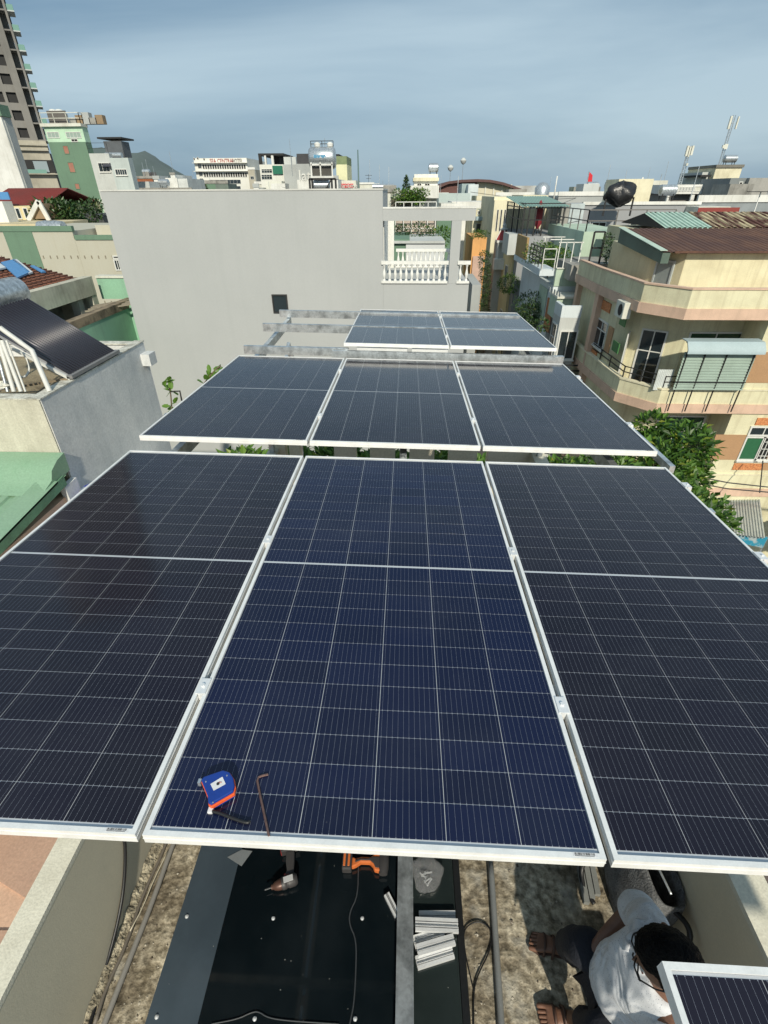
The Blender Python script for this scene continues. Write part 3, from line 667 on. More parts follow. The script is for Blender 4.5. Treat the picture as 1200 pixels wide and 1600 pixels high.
MB().lathe([(0, .05), (.016, .05), (.020, .06), (.018, .095), (.008, .10), (0, .10)], (.222, 0, .034), 16, 'y').build('chuck', tin, d2, smooth=45)
# torn foil scraps on the glass
MB().prism([(-.93, 1.20), (-.86, 1.24), (-.80, 1.235), (-.84, 1.16)], .1185, .1205).build('foil_scrap', plain('foil', (.25, .27, .28), .3, .3))
tag(bpy.data.objects['foil_scrap'], 'torn grey foil scrap on the slate edge of the skylight', 'foil')

# ================================================================== the sitting man
skinm = mat('skin_brown', (.20, .10, .062), .5, dirt=(.15, .07, .045), amt=.5, scale=14, bump=.1, bscale=150, fine=.1)
shirtm = mat('speckled_white_shirt', (.70, .71, .73), .9, dirt=(.56, .58, .62), amt=.5, scale=9, bump=.10, bscale=420, fine=.06)
def specks(m):
    t = m.node_tree; b = t.nodes['Principled BSDF']; L = t.links.new; src = b.inputs['Base Color'].links[0].from_socket
    g = N(t, 'ShaderNodeNewGeometry'); v = N(t, 'ShaderNodeTexVoronoi'); v.inputs['Scale'].default_value = 210; L(g.outputs['Position'], v.inputs['Vector'])
    q = N(t, 'ShaderNodeMath', operation='LESS_THAN'); q.inputs[1].default_value = .24; L(v.outputs['Distance'], q.inputs[0])
    mx = N(t, 'ShaderNodeMixRGB'); mx.inputs[2].default_value = (.22, .24, .28, 1)
    w = N(t, 'ShaderNodeSeparateColor'); L(v.outputs['Color'], w.inputs[0]); k = N(t, 'ShaderNodeMath', operation='GREATER_THAN'); k.inputs[1].default_value = .6; L(w.outputs[0], k.inputs[0])
    mm = N(t, 'ShaderNodeMath', operation='MULTIPLY'); L(q.outputs[0], mm.inputs[0]); L(k.outputs[0], mm.inputs[1]); L(mm.outputs[0], mx.inputs[0])
    L(src, mx.inputs[1]); L(mx.outputs[0], b.inputs['Base Color'])
    # cloth folds
    n = N(t, 'ShaderNodeTexNoise'); n.inputs['Scale'].default_value = 6; n.inputs['Distortion'].default_value = 1.4; n.inputs['Detail'].default_value = 2; L(g.outputs['Position'], n.inputs['Vector'])
    bp = N(t, 'ShaderNodeBump'); bp.inputs['Strength'].default_value = .9; bp.inputs['Distance'].default_value = .06; L(n.outputs[0], bp.inputs['Height'])
    old = b.inputs['Normal'].links[0].from_socket; L(old, bp.inputs['Normal']); L(bp.outputs[0], b.inputs['Normal'])
specks(shirtm)
trm = mat('navy_trousers', (.012, .014, .022), .85, dirt=(.012, .014, .02), amt=.6, scale=6, bump=.3, bscale=90)
hairm = mat('black_hair', (.0045, .004, .004), .6, dirt=(.012, .011, .010), amt=.5, scale=30, bump=.6, bscale=160, spec=.12, streak=.5, sstreak=(60, 6, 6))
def skin(name, nodes, edges, m, parent, sub=2, root=0):
    me = bpy.data.meshes.new(name); keys = list(nodes); ix = {k: i for i, k in enumerate(keys)}
    off = ORG.get(parent.name, Vector()) if parent else Vector()
    me.from_pydata([Vector(nodes[k][0]) - off for k in keys], [(ix[a], ix[b]) for a, b in edges], []); me.materials.append(m)
    o = bpy.data.objects.new(name, me); COL.objects.link(o); adopt(o, parent); ORG[o.name] = Vector(off)
    md = o.modifiers.new('skin', 'SKIN'); md.use_smooth_shade = True
    for k in keys:
        r = nodes[k][1]; r = r if isinstance(r, tuple) else (r, r); sv = me.skin_vertices[0].data[ix[k]]; sv.radius = r
        sv.use_root = (k == keys[root])
    sb = o.modifiers.new('sub', 'SUBSURF'); sb.levels = sub; sb.render_levels = sub
    return o
man = thing('person', 'man in speckled white shirt, navy trousers, glasses and brown sandals squatting on the deck', 'person', (.92, .66, 0))
pel = (1.00, .66, .34)
nod = {'pelvis': (pel, .11), 'belly': ((.95, .65, .52), .105), 'chest': ((.95, .62, .74), .11), 'collar': ((.95, .60, .88), .075), 'neck': ((.93, .59, .965), .05), 'skull': ((.915, .585, 1.04), .055),
       'shoulder_r': ((.97, .73, .86), .052), 'elbow_r': ((.99, .86, .65), .036), 'wrist_r': ((.865, .79, .53), .026), 'palm_r': ((.845, .755, .50), (.034, .018)),
       'shoulder_l': ((.945, .44, .86), .055), 'elbow_l': ((.93, .33, .60), .036), 'wrist_l': ((.84, .42, .52), .026), 'palm_l': ((.80, .45, .50), (.034, .018)),
       'hip_r': ((.98, .74, .34), .085), 'knee_r': ((.80, .785, .50), .058), 'calf_r': ((.815, .83, .32), .050), 'ankle_r': ((.825, .895, .085), .032), 'heel_r': ((.835, .90, .045), .032), 'mid_r': ((.78, .915, .04), (.036, .026)), 'ball_r': ((.735, .925, .032), (.042, .018)),
       'hip_l': ((.98, .57, .34), .085), 'knee_l': ((.79, .50, .49), .058), 'calf_l': ((.81, .53, .3), .050), 'ankle_l': ((.805, .645, .085), .032), 'heel_l': ((.82, .648, .045), .032), 'mid_l': ((.765, .652, .04), (.036, .026)), 'ball_l': ((.72, .656, .032), (.042, .018))}
ed = [('pelvis', 'belly'), ('belly', 'chest'), ('chest', 'collar'), ('collar', 'neck'), ('neck', 'skull')]
for s in 'rl':
    ed += [('collar', f'shoulder_{s}'), (f'shoulder_{s}', f'elbow_{s}'), (f'elbow_{s}', f'wrist_{s}'), (f'wrist_{s}', f'palm_{s}'), ('pelvis', f'hip_{s}'), (f'hip_{s}', f'knee_{s}'), (f'knee_{s}', f'calf_{s}'), (f'calf_{s}', f'ankle_{s}'), (f'ankle_{s}', f'heel_{s}'), (f'heel_{s}', f'mid_{s}'), (f'mid_{s}', f'ball_{s}')]
    p = Vector(nod[f'palm_{s}'][0]); w = Vector(nod[f'wrist_{s}'][0]); d = (p - w).normalized(); sd = d.cross(Vector((0, 0, 1))).normalized()
    for i, (o_, ln) in enumerate(((-.026, .062), (-.009, .074), (.009, .070), (.026, .055))):
        b0 = p + sd * o_ + d * .012; k1 = b0 + d * ln * .5 + Vector((0, 0, -.006)); k2 = k1 + d * ln * .3 + Vector((0, 0, -.028)); 
        nod[f'f{i}a{s}'] = (b0, .0095); nod[f'f{i}b{s}'] = (k1, .0085); nod[f'f{i}c{s}'] = (k2, .007)
        ed += [(f'palm_{s}', f'f{i}a{s}'), (f'f{i}a{s}', f'f{i}b{s}'), (f'f{i}b{s}', f'f{i}c{s}')]
    t0 = p - sd * .03 - d * .03; nod[f'ta{s}'] = (t0, .012); nod[f'tb{s}'] = (t0 - sd * .02 + d * .035 + Vector((0, 0, -.012)), .009)
    ed += [(f'wrist_{s}', f'ta{s}'), (f'ta{s}', f'tb{s}')]
    bl_ = Vector(nod[f'ball_{s}'][0]); fd = (bl_ - Vector(nod[f'mid_{s}'][0])).normalized(); fs_ = fd.cross(Vector((0, 0, 1))).normalized() * (1 if s == 'r' else -1)
    for i, (o_, ln, r) in enumerate(((-.034, .046, .0125), (-.014, .044, .009), (.002, .039, .0085), (.017, .033, .008), (.031, .026, .0075))):
        b0 = bl_ + fs_ * o_ + fd * .012; nod[f't{i}a{s}'] = (b0, r); nod[f't{i}b{s}'] = (b0 + fd * ln + Vector((0, 0, -.006)), r * .92)
        ed += [(f'ball_{s}', f't{i}a{s}'), (f't{i}a{s}', f't{i}b{s}')]
skin('body', nod, ed, skinm, man)
# shirt: torso and short sleeves
sh = {'waist': ((.945, .655, .42), (.15, .135)), 'belly': ((.915, .65, .55), (.155, .14)), 'chest': ((.925, .62, .74), (.155, .135)), 'collar': ((.94, .60, .875), (.12, .10)), 'neck': ((.935, .595, .925), .068),
      'sr': ((.965, .715, .862), .086), 'sl': ((.945, .475, .862), .086)}
so_ = skin('shirt', sh, [('waist', 'belly'), ('belly', 'chest'), ('chest', 'collar'), ('collar', 'neck'), ('collar', 'sr'), ('collar', 'sl')], shirtm, man, 3)
tx = bpy.data.textures.new('folds', 'CLOUDS'); tx.noise_scale = .10; tx.noise_depth = 1
dm = so_.modifiers.new('folds', 'DISPLACE'); dm.texture = tx; dm.strength = .03; dm.mid_level = .5
for a_ in ([(.955, .67, .87), (.972, .73, .85), (.985, .79, .79), (.995, .84, .725), (.997, .865, .68), (.995, .875, .655)], [(.945, .50, .87), (.945, .44, .85), (.94, .39, .77), (.935, .35, .68), (.93, .335, .62)]):
    n_ = len(a_); sl_ = MB().tube(a_, [.07, .08, .079, .075, .068, .045][:n_ - 1] + [.05], 16).build('sleeve', shirtm, so_, smooth=True); sb_ = sl_.modifiers.new('s', 'SUBSURF'); sb_.levels = 2; sb_.render_levels = 2
    dm = sl_.modifiers.new('folds', 'DISPLACE'); dm.texture = tx; dm.strength = .018; dm.mid_level = .5
MB().tube([(.845, .66, .885), (.86, .70, .90), (.93, .715, .925), (1.0, .66, .935)], [.016, .012], 8, smooth=2).build('collar', shirtm, so_, smooth=True)
tr_ = {'p': (pel, (.145, .13)), 'hr': ((.96, .75, .36), .105), 'kr': ((.805, .785, .49), .085), 'cr': ((.825, .835, .30), .078), 'ar': ((.835, .885, .135), .062), 'hl': ((.96, .57, .36), .105), 'kl': ((.80, .51, .48), .085), 'cl': ((.825, .56, .30), .075), 'al': ((.835, .63, .13), .060)}
tr = skin('trousers', tr_, [('p', 'hr'), ('hr', 'kr'), ('kr', 'cr'), ('cr', 'ar'), ('p', 'hl'), ('hl', 'kl'), ('kl', 'cl'), ('cl', 'al')], trm, man)
dm = tr.modifiers.new('folds', 'DISPLACE'); dm.texture = tx; dm.strength = .02
# head, built round its own axes then turned to look down and to the photo's left
HC = Vector((.905, .585, 1.075)); fwd = Vector((-.86, .20, -.50)).normalized(); upv = (Vector((-.30, .12, 1)) - fwd * fwd.dot(Vector((-.30, .12, 1)))).normalized(); lft = upv.cross(fwd)
HM = Matrix((fwd, lft, upv)).transposed()
def hp(x, y, z): return HC + HM @ Vector((x, y, z))
def head_fn(grow=0, hair=False):
    nu, nv = 44, 30; vs = []; fs = []
    for j in range(nv + 1):
        v = math.pi * j / nv
        for i in range(nu):
            u = 2 * math.pi * i / nu; x, y, z = math.sin(v) * math.cos(u), math.sin(v) * math.sin(u), math.cos(v)
            X, Y, Z = x * .096, y * .077, z * .118
            if z < 0: Y *= 1 + .22 * z; X *= 1 + (.10 * z if x > 0 else .35 * z)
            if x > 0 and not hair:
                X *= 1 - .06 * max(0, 1 - abs(z - .12) * 5)                                    # eye line
                X += .024 * math.exp(-((Y / .011) ** 2) - ((Z + .018) / .017) ** 2)           # nose tip
                X += .012 * math.exp(-((Y / .009) ** 2) - ((Z - .006) / .018) ** 2)
                X += .007 * math.exp(-((Y / .022) ** 2) - ((Z + .052) / .009) ** 2)           # lips
                X += .008 * math.exp(-((Y / .024) ** 2) - ((Z + .088) / .016) ** 2)           # chin
                X += .005 * math.exp(-((abs(Y) - .028) / .016) ** 2 - ((Z - .030) / .008) ** 2)  # brow
            if hair:
                rr = 1.10 + .05 * max(0, z) + .012 * math.sin(9 * u + 3 * z) + .01 * math.sin(23 * u)
                front = x > .30
                low = -.55 if x < -.1 else (-.15 if x < .30 else .42 + .2 * (x - .3))
                if z < low: rr = .93
                X, Y, Z = X * rr, Y * rr * 1.02, Z * rr
            vs.append(hp(X, Y, Z))
    for j in range(nv):
        for i in range(nu): fs.append((j * nu + i, j * nu + (i + 1) % nu, (j + 1) * nu + (i + 1) % nu, (j + 1) * nu + i))
    return vs, fs
hd = MB().add(*head_fn()).build('head', skinm, man, smooth=True)
ho = MB().add(*head_fn(hair=True)).build('hair', hairm, man, smooth=True)
sb_ = ho.modifiers.new('s', 'SUBSURF'); sb_.levels = 2; sb_.render_levels = 2
tx2 = bpy.data.textures.new('tufts', 'CLOUDS'); tx2.noise_scale = .012; tx2.noise_depth = 2
dm = ho.modifiers.new('tufts', 'DISPLACE'); dm.texture = tx2; dm.strength = .008
for s in (-1, 1):
    e = MB(); e.add(*[[hp(-.005 + .017 * math.cos(t) * k + .006 * (k < .5), s * (.078 + .012 * k), .004 + .032 * math.sin(t) * k) for k in (1, .7, .35) for t in [2 * math.pi * i / 14 for i in range(14)]],
        [(a * 14 + i, a * 14 + (i + 1) % 14, (a + 1) * 14 + (i + 1) % 14, (a + 1) * 14 + i) for a in range(2) for i in range(14)]])
    o = e.build('ear', skinm, hd, smooth=True); sd_ = o.modifiers.new('s', 'SOLIDIFY'); sd_.thickness = .008
    MB().add(*blob(hp(.080, s * .030, .012), .011, .011, .011, 1, 12, 8, 0)).build('eye', plain('eye_white', (.6, .58, .55), .3), hd, smooth=True)
MB().tube([hp(.098, -.02, -.052), hp(.103, 0, -.050), hp(.098, .02, -.052)], .0035, 6, smooth=1).build('mouth', plain('lip', (.26, .09, .07), .5), hd, smooth=True)
gl = MB()
for s in (-1, 1):
    ring = [hp(.104 - .008 * abs(math.cos(t)), s * (.034 + .029 * math.cos(t)), .010 + .020 * math.sin(t)) for t in [2 * math.pi * i / 16 for i in range(17)]]
    gl.tube(ring, .0026, 6); gl.tube([hp(.098, s * .062, .016), hp(.05, s * .082, .016), hp(-.004, s * .086, .012), hp(-.018, s * .084, -.006)], .0026, 6)
gl.tube([hp(.106, -.008, .014), hp(.108, 0, .017), hp(.106, .008, .014)], .0026, 6)
gl.build('glasses', M_black, man, smooth=True)
sdl = plain('sandal_brown', (.075, .038, .026), .6)
for s, (hx_, hy_), (tx_, ty_) in (('r', (.865, .895), (.685, .935)), ('l', (.85, .648), (.672, .660))):
    a = Vector((hx_, hy_, 0)); b = Vector((tx_, ty_, 0)); d = (b - a).normalized(); n = Vector((-d.y, d.x, 0)); L_ = (b - a).length
    pl_ = [a + d * L_ * t + n * w for t, w in ((0, .02), (.1, .032), (.45, .034), (.75, .048), (.93, .038), (1, .012), (1, -.012), (.93, -.038), (.75, -.046), (.45, -.034), (.1, -.032), (0, -.02))]
    sn = MB().prism([(p.x, p.y) for p in pl_], .002, .016).build('sandal', sdl, man, bevel=.003)
    for t, h in ((.62, .062), (.40, .085)):
        c0 = a + d * L_ * t; MB().tube([c0 + n * .046 + Vector((0, 0, .012)), c0 + n * .030 + Vector((0, 0, h * .8)), c0 + Vector((0, 0, h)), c0 - n * .030 + Vector((0, 0, h * .8)), c0 - n * .046 + Vector((0, 0, .012))], .007, 8, smooth=1).build('strap', sdl, sn, smooth=True)
# low stool he sits on
st = thing('stool', 'low plastic stool under the sitting man', 'stool', (1.03, .66, 0))
MB().box(.92, .55, .20, 1.14, .77, .225).build('seat', plain('stool_blue', (.03, .08, .25), .5), st, bevel=.01)
for dx, dy in ((-.09, -.09), (.09, -.09), (.09, .09), (-.09, .09)): MB().bar((1.03 + dx * 1.1, .66 + dy * 1.1, .002), (1.03 + dx * .9, .66 + dy * .9, .2), .03, .03).build('leg', MATS['stool_blue'], st)

# ================================================================== tote bag by the right parapet
bagm = mat('grey_bag_cloth', (.17, .175, .18), .9, dirt=(.03, .03, .032), amt=.8, scale=14, bump=.6, bscale=120, fine=.4)
tt = thing('tote_bag', 'open dark grey cloth tool bag with black straps leaning on the right parapet', 'bag', (1.25, 1.18, 0))
def bagmesh():
    b = MB(); rings = []
    secs = [(0, 0, .14, .26), (.03, 0, .16, .28), (.18, 0, .15, .27), (.30, .01, .12, .25), (.36, .02, .09, .24), (.33, .02, .07, .21), (.12, .01, .09, .2), (.06, 0, .05, .12)]
    vs = []; n = 20; fs = []; rr = random.Random(4)
    for z, dx, a, c in secs:
        for i in range(n):
            t = 2 * math.pi * i / n; ct, s_ = math.cos(t), math.sin(t); e = .55
            x = a / 1.25 * math.copysign(abs(ct) ** e, ct); y = c / 1.5 * math.copysign(abs(s_) ** e, s_)
            vs.append((1.27 + dx + x + rr.uniform(-.008, .008) + z * .12, 1.14 + y + rr.uniform(-.01, .01), z + (rr.uniform(-.015, .02) if z > .1 else 0)))
    for j in range(len(secs) - 1):
        for i in range(n): fs.append((j * n + i, j * n + (i + 1) % n, (j + 1) * n + (i + 1) % n, (j + 1) * n + i))
    return b.add(vs, fs)
o = bagmesh().build('bag_shell', bagm, tt, smooth=True); sb = o.modifiers.new('s', 'SUBSURF'); sb.levels = 1; sb.render_levels = 1
MB().box(1.22, 1.04, .08, 1.32, 1.24, .10).build('lining', plain('bag_lining', (.05, .05, .052), .9), tt)
MB().tube([(1.20, 1.28, .30), (1.10, 1.30, .20), (1.03, 1.27, .06), (1.02, 1.18, .02), (1.06, 1.10, .02)], [.016, .012], 8, smooth=2).build('strap', M_black, tt, smooth=True)
MB().tube([(1.33, 1.0, .30), (1.37, .93, .33), (1.375, .88, .28), (1.33, .88, .22), (1.25, .93, .2)], [.013, .013], 8, smooth=2).build('strap', M_black, tt, smooth=True)
MB().tube([(1.22, 1.30, .36), (1.27, 1.2, .43), (1.31, 1.02, .40)], [.008, .006], 6, smooth=2).build('zip_edge', M_steel, tt, smooth=True)
for k in range(3):
    o = MB().bar((1.02 + .035 * k, 1.1 + .02 * k, .02), (1.06 + .035 * k, 1.6, .02), .028, .03).build('steel_offcut', plain('grey_strip', (.22, .23, .22), .6))
    tag(o, ['grey strip lying behind the man, leftmost of three beside the bag', 'grey strip in the middle of the three beside the bag', 'grey strip touching the cloth bag behind the man'][k], 'steel offcut', 'grey strips on the deck beside the tool bag')

# ================================================================== left: bare concrete house with the water heater
cgrey = mat('smooth_cement', (.72, .72, .70), .8, dirt=(.50, .52, .52), amt=.8, scale=.9, streak=.35, bump=.15, bscale=30)
cbeige = mat('stained_lime_render', (.56, .54, .44), .85, dirt=(.30, .28, .22), amt=.65, scale=1.3, streak=.5, bump=.2)
rooff = mat('mossy_roof_screed', (.30, .25, .16), .95, dirt=(.09, .07, .045), amt=.9, scale=2.2, bump=.6, fine=.4)
ch = thing('house', 'bare grey cement house on the left with the solar water heater on its flat roof', 'house', (-7.6, 8.0, GZ))
MB().box(-10.2, 6.42, GZ, -5.09, 9.60, .50).build('wall', cgrey, ch)
MB().box(-10.2, 6.395, GZ, -5.10, 6.418, .78).build('front_render', cbeige, ch)
MB().box(-10.1, 6.6, .502, -5.25, 9.5, .52).build('roof_floor', rooff, ch)
pw = mat('whitewashed_coping', (.62, .61, .54), .9, dirt=(.22, .20, .15), amt=.8, scale=6, bump=.5, fine=.3)
pp = MB().box(-5.25, 6.42, .501, -5.09, 9.60, .78).box(-10.2, 6.42, .501, -5.252, 6.57, .78).box(-10.2, 9.45, .501, -5.252, 9.6, .76).build('parapet', cgrey, ch)
MB().box(-5.265, 6.40, .782, -5.08, 9.62, .80).box(-10.2, 6.40, .782, -5.267, 6.60, .80).box(-10.2, 9.42, .762, -5.267, 9.62, .785).build('coping', pw, pp)
MB().box(-5.09, 9.35, .38, -4.92, 9.62, .60).build('beam_stub', cgrey, ch)
# heater
ht = thing('solar_water_heater', 'rooftop water heater with a steel tank and a rack of dark glass tubes', 'water heater', (-5.8, 7.8, .52))
tubem = glass_dark('tube_glass', (.026, .026, .038), .32); wpipe = plain('white_pipe', (.62, .62, .58), .5)
lo0, lo1 = Vector((-5.13, 7.25, .87)), Vector((-5.13, 8.62, .87)); hi0, hi1 = Vector((-6.35, 7.25, 1.72)), Vector((-6.35, 8.62, 1.72))
for i in range(20):
    t = (i + .5) / 20; MB().tube([hi0.lerp(hi1, t), lo0.lerp(lo1, t)], .022, 10).build('vacuum_tube', tubem, ht, smooth=True)
MB().bar((hi0 + hi1) / 2 - Vector((0, 0, .06)), (lo0 + lo1) / 2 - Vector((0, 0, .06)), 1.34, .006).build('added_reflector', plain('added_reflector_grey', (.45, .46, .48), .4), ht)  # light sheet added under the tubes to brighten the gaps between them
MB().bar(lo0 + Vector((.02, -.05, -.02)), lo1 + Vector((.02, .05, -.02)), .09, .05).build('lower_manifold', plain('manifold_grey', (.22, .22, .22), .5), ht)
MB().cyl((-6.58, 7.15, 1.82), (-6.58, 8.74, 1.82), .22, n=28).build('tank', M_steel, ht, smooth=40)
for y in (7.16, 8.72): MB().lathe([(0, -.02), (.21, -.02), (.19, .02), (0, .03)], (-6.58, y, 1.82), 20, 'y').build('tank_end', M_steel, ht, smooth=40)
MB().box(-6.37, 7.4, 1.82, -6.353, 7.9, 1.95).build('tank_label', labelm, ht)
for y in (7.22, 8.65):
    MB().bar((-6.5, y, 1.6), (-6.5, y, .52), .04, .04).build('leg', wpipe, ht)
    MB().bar((-6.4, y, 1.62), (-5.12, y, .82), .04, .04).build('rail', wpipe, ht)
    MB().bar((-5.16, y, .82), (-6.5, y, .60), .03, .03).build('brace', mat('wood_brown', (.22, .17, .11), .8), ht)
a, b_, c_ = P(0, 512, y=7.0), P(50, 548, y=7.0), P(78, 612, y=6.72)
MB().tube([a, b_, c_], .035, 10).build('down_pipe', wpipe, ht, smooth=50)
MB().tube([P(14, 545, y=7.4), P(38, 552, y=7.3), P(48, 575, y=7.2), P(40, 590, y=7.1), P(28, 588, y=7.0)], .016, 8, smooth=2).build('hose', wpipe, ht, smooth=True)
for k, (x0, x1, r) in enumerate(((0, 22, .03), (5, 33, .028), (-8, 12, .022), (12, 40, .014))):
    MB().tube([P(x0 - 2, 532, y=6.95), P(x1, 612, y=6.72)], r, 8).build('supply_pipe', wpipe if k != 2 else M_steel, ht, smooth=50)
pl = thing('rubble_heap', 'small heap of white scraps at the foot of the heater pipes', 'rubble', P(5, 600, y=6.8))
ORG[pl.name] = Vector(pl.location)
MB().add(*blob(P(5, 602, y=6.8), .16, .1, .05, 9, rough=.5)).build('scraps', pw, pl)

# green corrugated roof and peach house in front of it
gpaint = mat('green_roof_sheet', (.24, .38, .26), .5, dirt=(.18, .33, .20), amt=.5, scale=1.2, streak=.2, bump=.05)
gdark = mat('green_fascia', (.13, .27, .16), .6, dirt=(.06, .10, .06), amt=.5, scale=4)
ph = thing('house', 'peach house with a green corrugated metal roof below the concrete house', 'house', (-8, 3.5, GZ))
MB().box(-11, -9, GZ, -5.06, 6.37, -.62).build('wall', peach, ph)
MB().corr((-5.02, -2.6, -1.12), (0, 8.85, .80), (-6, 0, 0), 30, .03).build('roof', gpaint, ph)
MB().prism([(6.385, -.02), (6.20, -.05), (6.02, -.13), (5.95, -.25), (5.70, -.32), (5.66, -.34), (5.70, -.36), (6.0, -.33), (6.37, -.3)], -11, -5.03, 'x').build('ridge_flashing', gpaint, ph, smooth=50)
MB().add([(-5.25, -2.6, -1.05), (-4.99, -2.6, -1.09), (-4.99, 6.0, -.29), (-5.25, 6.0, -.25), (-5.25, -2.6, -1.08), (-4.99, -2.6, -1.12), (-4.99, 6.0, -.32), (-5.25, 6.0, -.28)], [(0, 1, 2, 3), (7, 6, 5, 4), (0, 4, 5, 1), (1, 5, 6, 2), (2, 6, 7, 3), (3, 7, 4, 0)]).build('verge_cap', gpaint, ph)
MB().add([(-4.99, -2.6, -1.09), (-4.99, 6.15, -.28), (-4.99, 6.15, -.43), (-4.99, -2.6, -1.24), (-5.01, -2.6, -1.09), (-5.01, 6.15, -.28), (-5.01, 6.15, -.43), (-5.01, -2.6, -1.24)], [(0, 1, 2, 3), (7, 6, 5, 4), (0, 4, 5, 1), (1, 5, 6, 2), (2, 6, 7, 3), (3, 7, 4, 0)]).build('verge_fascia', gdark, ph)
MB().box(-5.09, 6.1, -4, -5.0, 6.40, -.45).build('cement_pilaster', cgrey, ph)
MB().box(-5.055, 1.2, -5.9, -5.045, 3.4, -4.6).build('painted_sun_patch', mat('sunlit_peach', (.72, .58, .40), .85), ph)  # pale area painted on the wall as a patch of sunlight
FLR = -2.5
nt_ = thing('terrace', 'peach terrace floor of the neighbour with shade strips painted on, below the left parapet', 'terrace', (-3, 0, GZ))
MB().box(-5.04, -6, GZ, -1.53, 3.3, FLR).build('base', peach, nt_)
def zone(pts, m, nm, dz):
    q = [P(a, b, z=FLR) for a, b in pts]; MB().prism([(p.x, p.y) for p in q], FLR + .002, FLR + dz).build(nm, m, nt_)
zone([(-120, 1290), (130, 1290), (118, 1340), (42, 1405), (0, 1378), (-120, 1300)], shade_peach, 'painted_shade_strip', .02)  # brown zones are shade painted on; the peach between stands for sunlight
zone([(-120, 1455), (30, 1455), (-40, 1600), (-200, 1600)], shade_peach, 'painted_shade_strip', .021)
o = MB().lathe([(0, 0), (.19, 0), (.2, .03), (.2, .28), (.21, .30), (.2, .33), (.2, .6), (.21, .62), (.2, .65), (.19, .76), (.16, .8), (0, .8)], P(146, 766, x=-4.80) - Vector((0, 0, .75)), 24).build('plastic_drum', plain('drum_blue', (.05, .07, .36), .4), smooth=35)
tag(o, 'blue plastic drum between the concrete house and the left solar panel', 'drum')
al = P(146, 766, x=-4.80).z - .75
MB().box(-5.05, 2.0, GZ, -4.2, 9.0, al).build('lean_to', cgrey, ch)

# ================================================================== trees
def leafshape(L_=.12, w=.05): return [(0, 0, 0), (L_ * .35, w / 2, .004), (L_ * .75, w / 2 * .8, 0), (L_, 0, -.012), (L_ * .75, -w / 2 * .8, 0), (L_ * .35, -w / 2, .004)]
def foliage(clumps, n, size, seed, out=.7):
    r = random.Random(seed); vs = []; fs = []; tot = sum(c[3] ** 2 for c in clumps)
    for (cx, cy, cz, cr_) in clumps:
        for _ in range(int(n * cr_ ** 2 / tot)):
            while True:
                d = Vector((r.uniform(-1, 1), r.uniform(-1, 1), r.uniform(-1, 1)))
                if .1 < d.length < 1: break
            d = d.normalized() * (d.length ** (.35)); p = Vector((cx, cy, cz)) + Vector((d.x, d.y, d.z * .75)) * cr_ * r.uniform(.75, 1.1)
            ax = (d + Vector((r.uniform(-1, 1), r.uniform(-1, 1), r.uniform(-.6, .8)))).normalized()
            nn = (Vector((0, 0, 1)) + d * out + Vector((r.uniform(-1, 1), r.uniform(-1, 1), r.uniform(-1, 1))) * .5).normalized(); sd = ax.cross(nn)
            if sd.length < .1: continue
            sd.normalize(); nn = sd.cross(ax); s = size * r.uniform(.45, 1.45); b0 = len(vs)
            for (a, b, c) in ((0, 0, 0), (.45, .26, .06), (1, 0, -.10), (.45, -.26, .06)): vs.append(p + (ax * a + sd * b + nn * c) * s)
            fs += [(b0, b0 + 1, b0 + 2), (b0, b0 + 2, b0 + 3)]
    return vs, fs
barkm = mat('bark', (.16, .12, .08), .9, amt=.6, scale=8, bump=.5)
LG = leafmat('leaf_green', (.022, .065, .010), (.13, .26, .035)); LD = leafmat('leaf_dark', (.018, .05, .014), (.06, .12, .03), .2); LB = leafmat('leaf_bright', (.05, .14, .02), (.18, .32, .05))
def tree(label, base, clumps, n, size, seed, m, cat='tree', group=None, name='tree', r0=.12):
    t = thing(name, label, cat, base, group=group); b = Vector(base); cen = Vector((sum(c[0] for c in clumps), sum(c[1] for c in clumps), sum(c[2] for c in clumps))) / len(clumps)
    mid = b.lerp(cen, .6); tb = MB().tube([b, b.lerp(mid, .5) + Vector((r0 * .5, -r0 * .3, 0)), mid], [r0, r0 * .6], 9, smooth=1)
    for c in clumps: tb.tube([mid, mid.lerp(Vector(c[:3]), .5) + Vector((0, 0, .1 * c[3])), Vector(c[:3])], [r0 * .45, r0 * .12], 6)
    tb.build('trunk', barkm, t, smooth=True)
    MB().add(*foliage(clumps, n, size, seed)).build('crown', m, t, fixn=False); return t
rt = tree('leafy almond-like tree on the right, between the solar panels and the yellow house', (6.6, 11.2, GZ),
     [(5.6, 10.2, -2.2, .9), (6.6, 10.9, -1.9, .7), (6.5, 10.8, -2.6, .8), (6.5, 10.2, -3.5, .7), (5.4, 9.2, -2.5, 1.0), (4.3, 9.4, -2.1, .8), (6.3, 9.6, -3.2, 1.1), (3.4, 9.2, -1.95, .6), (5.9, 11.2, -1.5, .35),  (6.2, 9.3, -4.4, .9)], 15000, .17, 11, LG, r0=.16)
lt = tree('tree filling the gap below the second row, left of the cream parapet blocks', (-2.8, 9.2, GZ),
     [(-3.2, 8.6, -1.7, .75), (-2.3, 8.9, -1.7, .7), (-1.4, 9.2, -1.9, .8), (-.4, 9.0, -1.9, .8), (.7, 9.2, -1.95, .8), (1.7, 9.0, -1.95, .7)], 9000, .17, 12, LG)
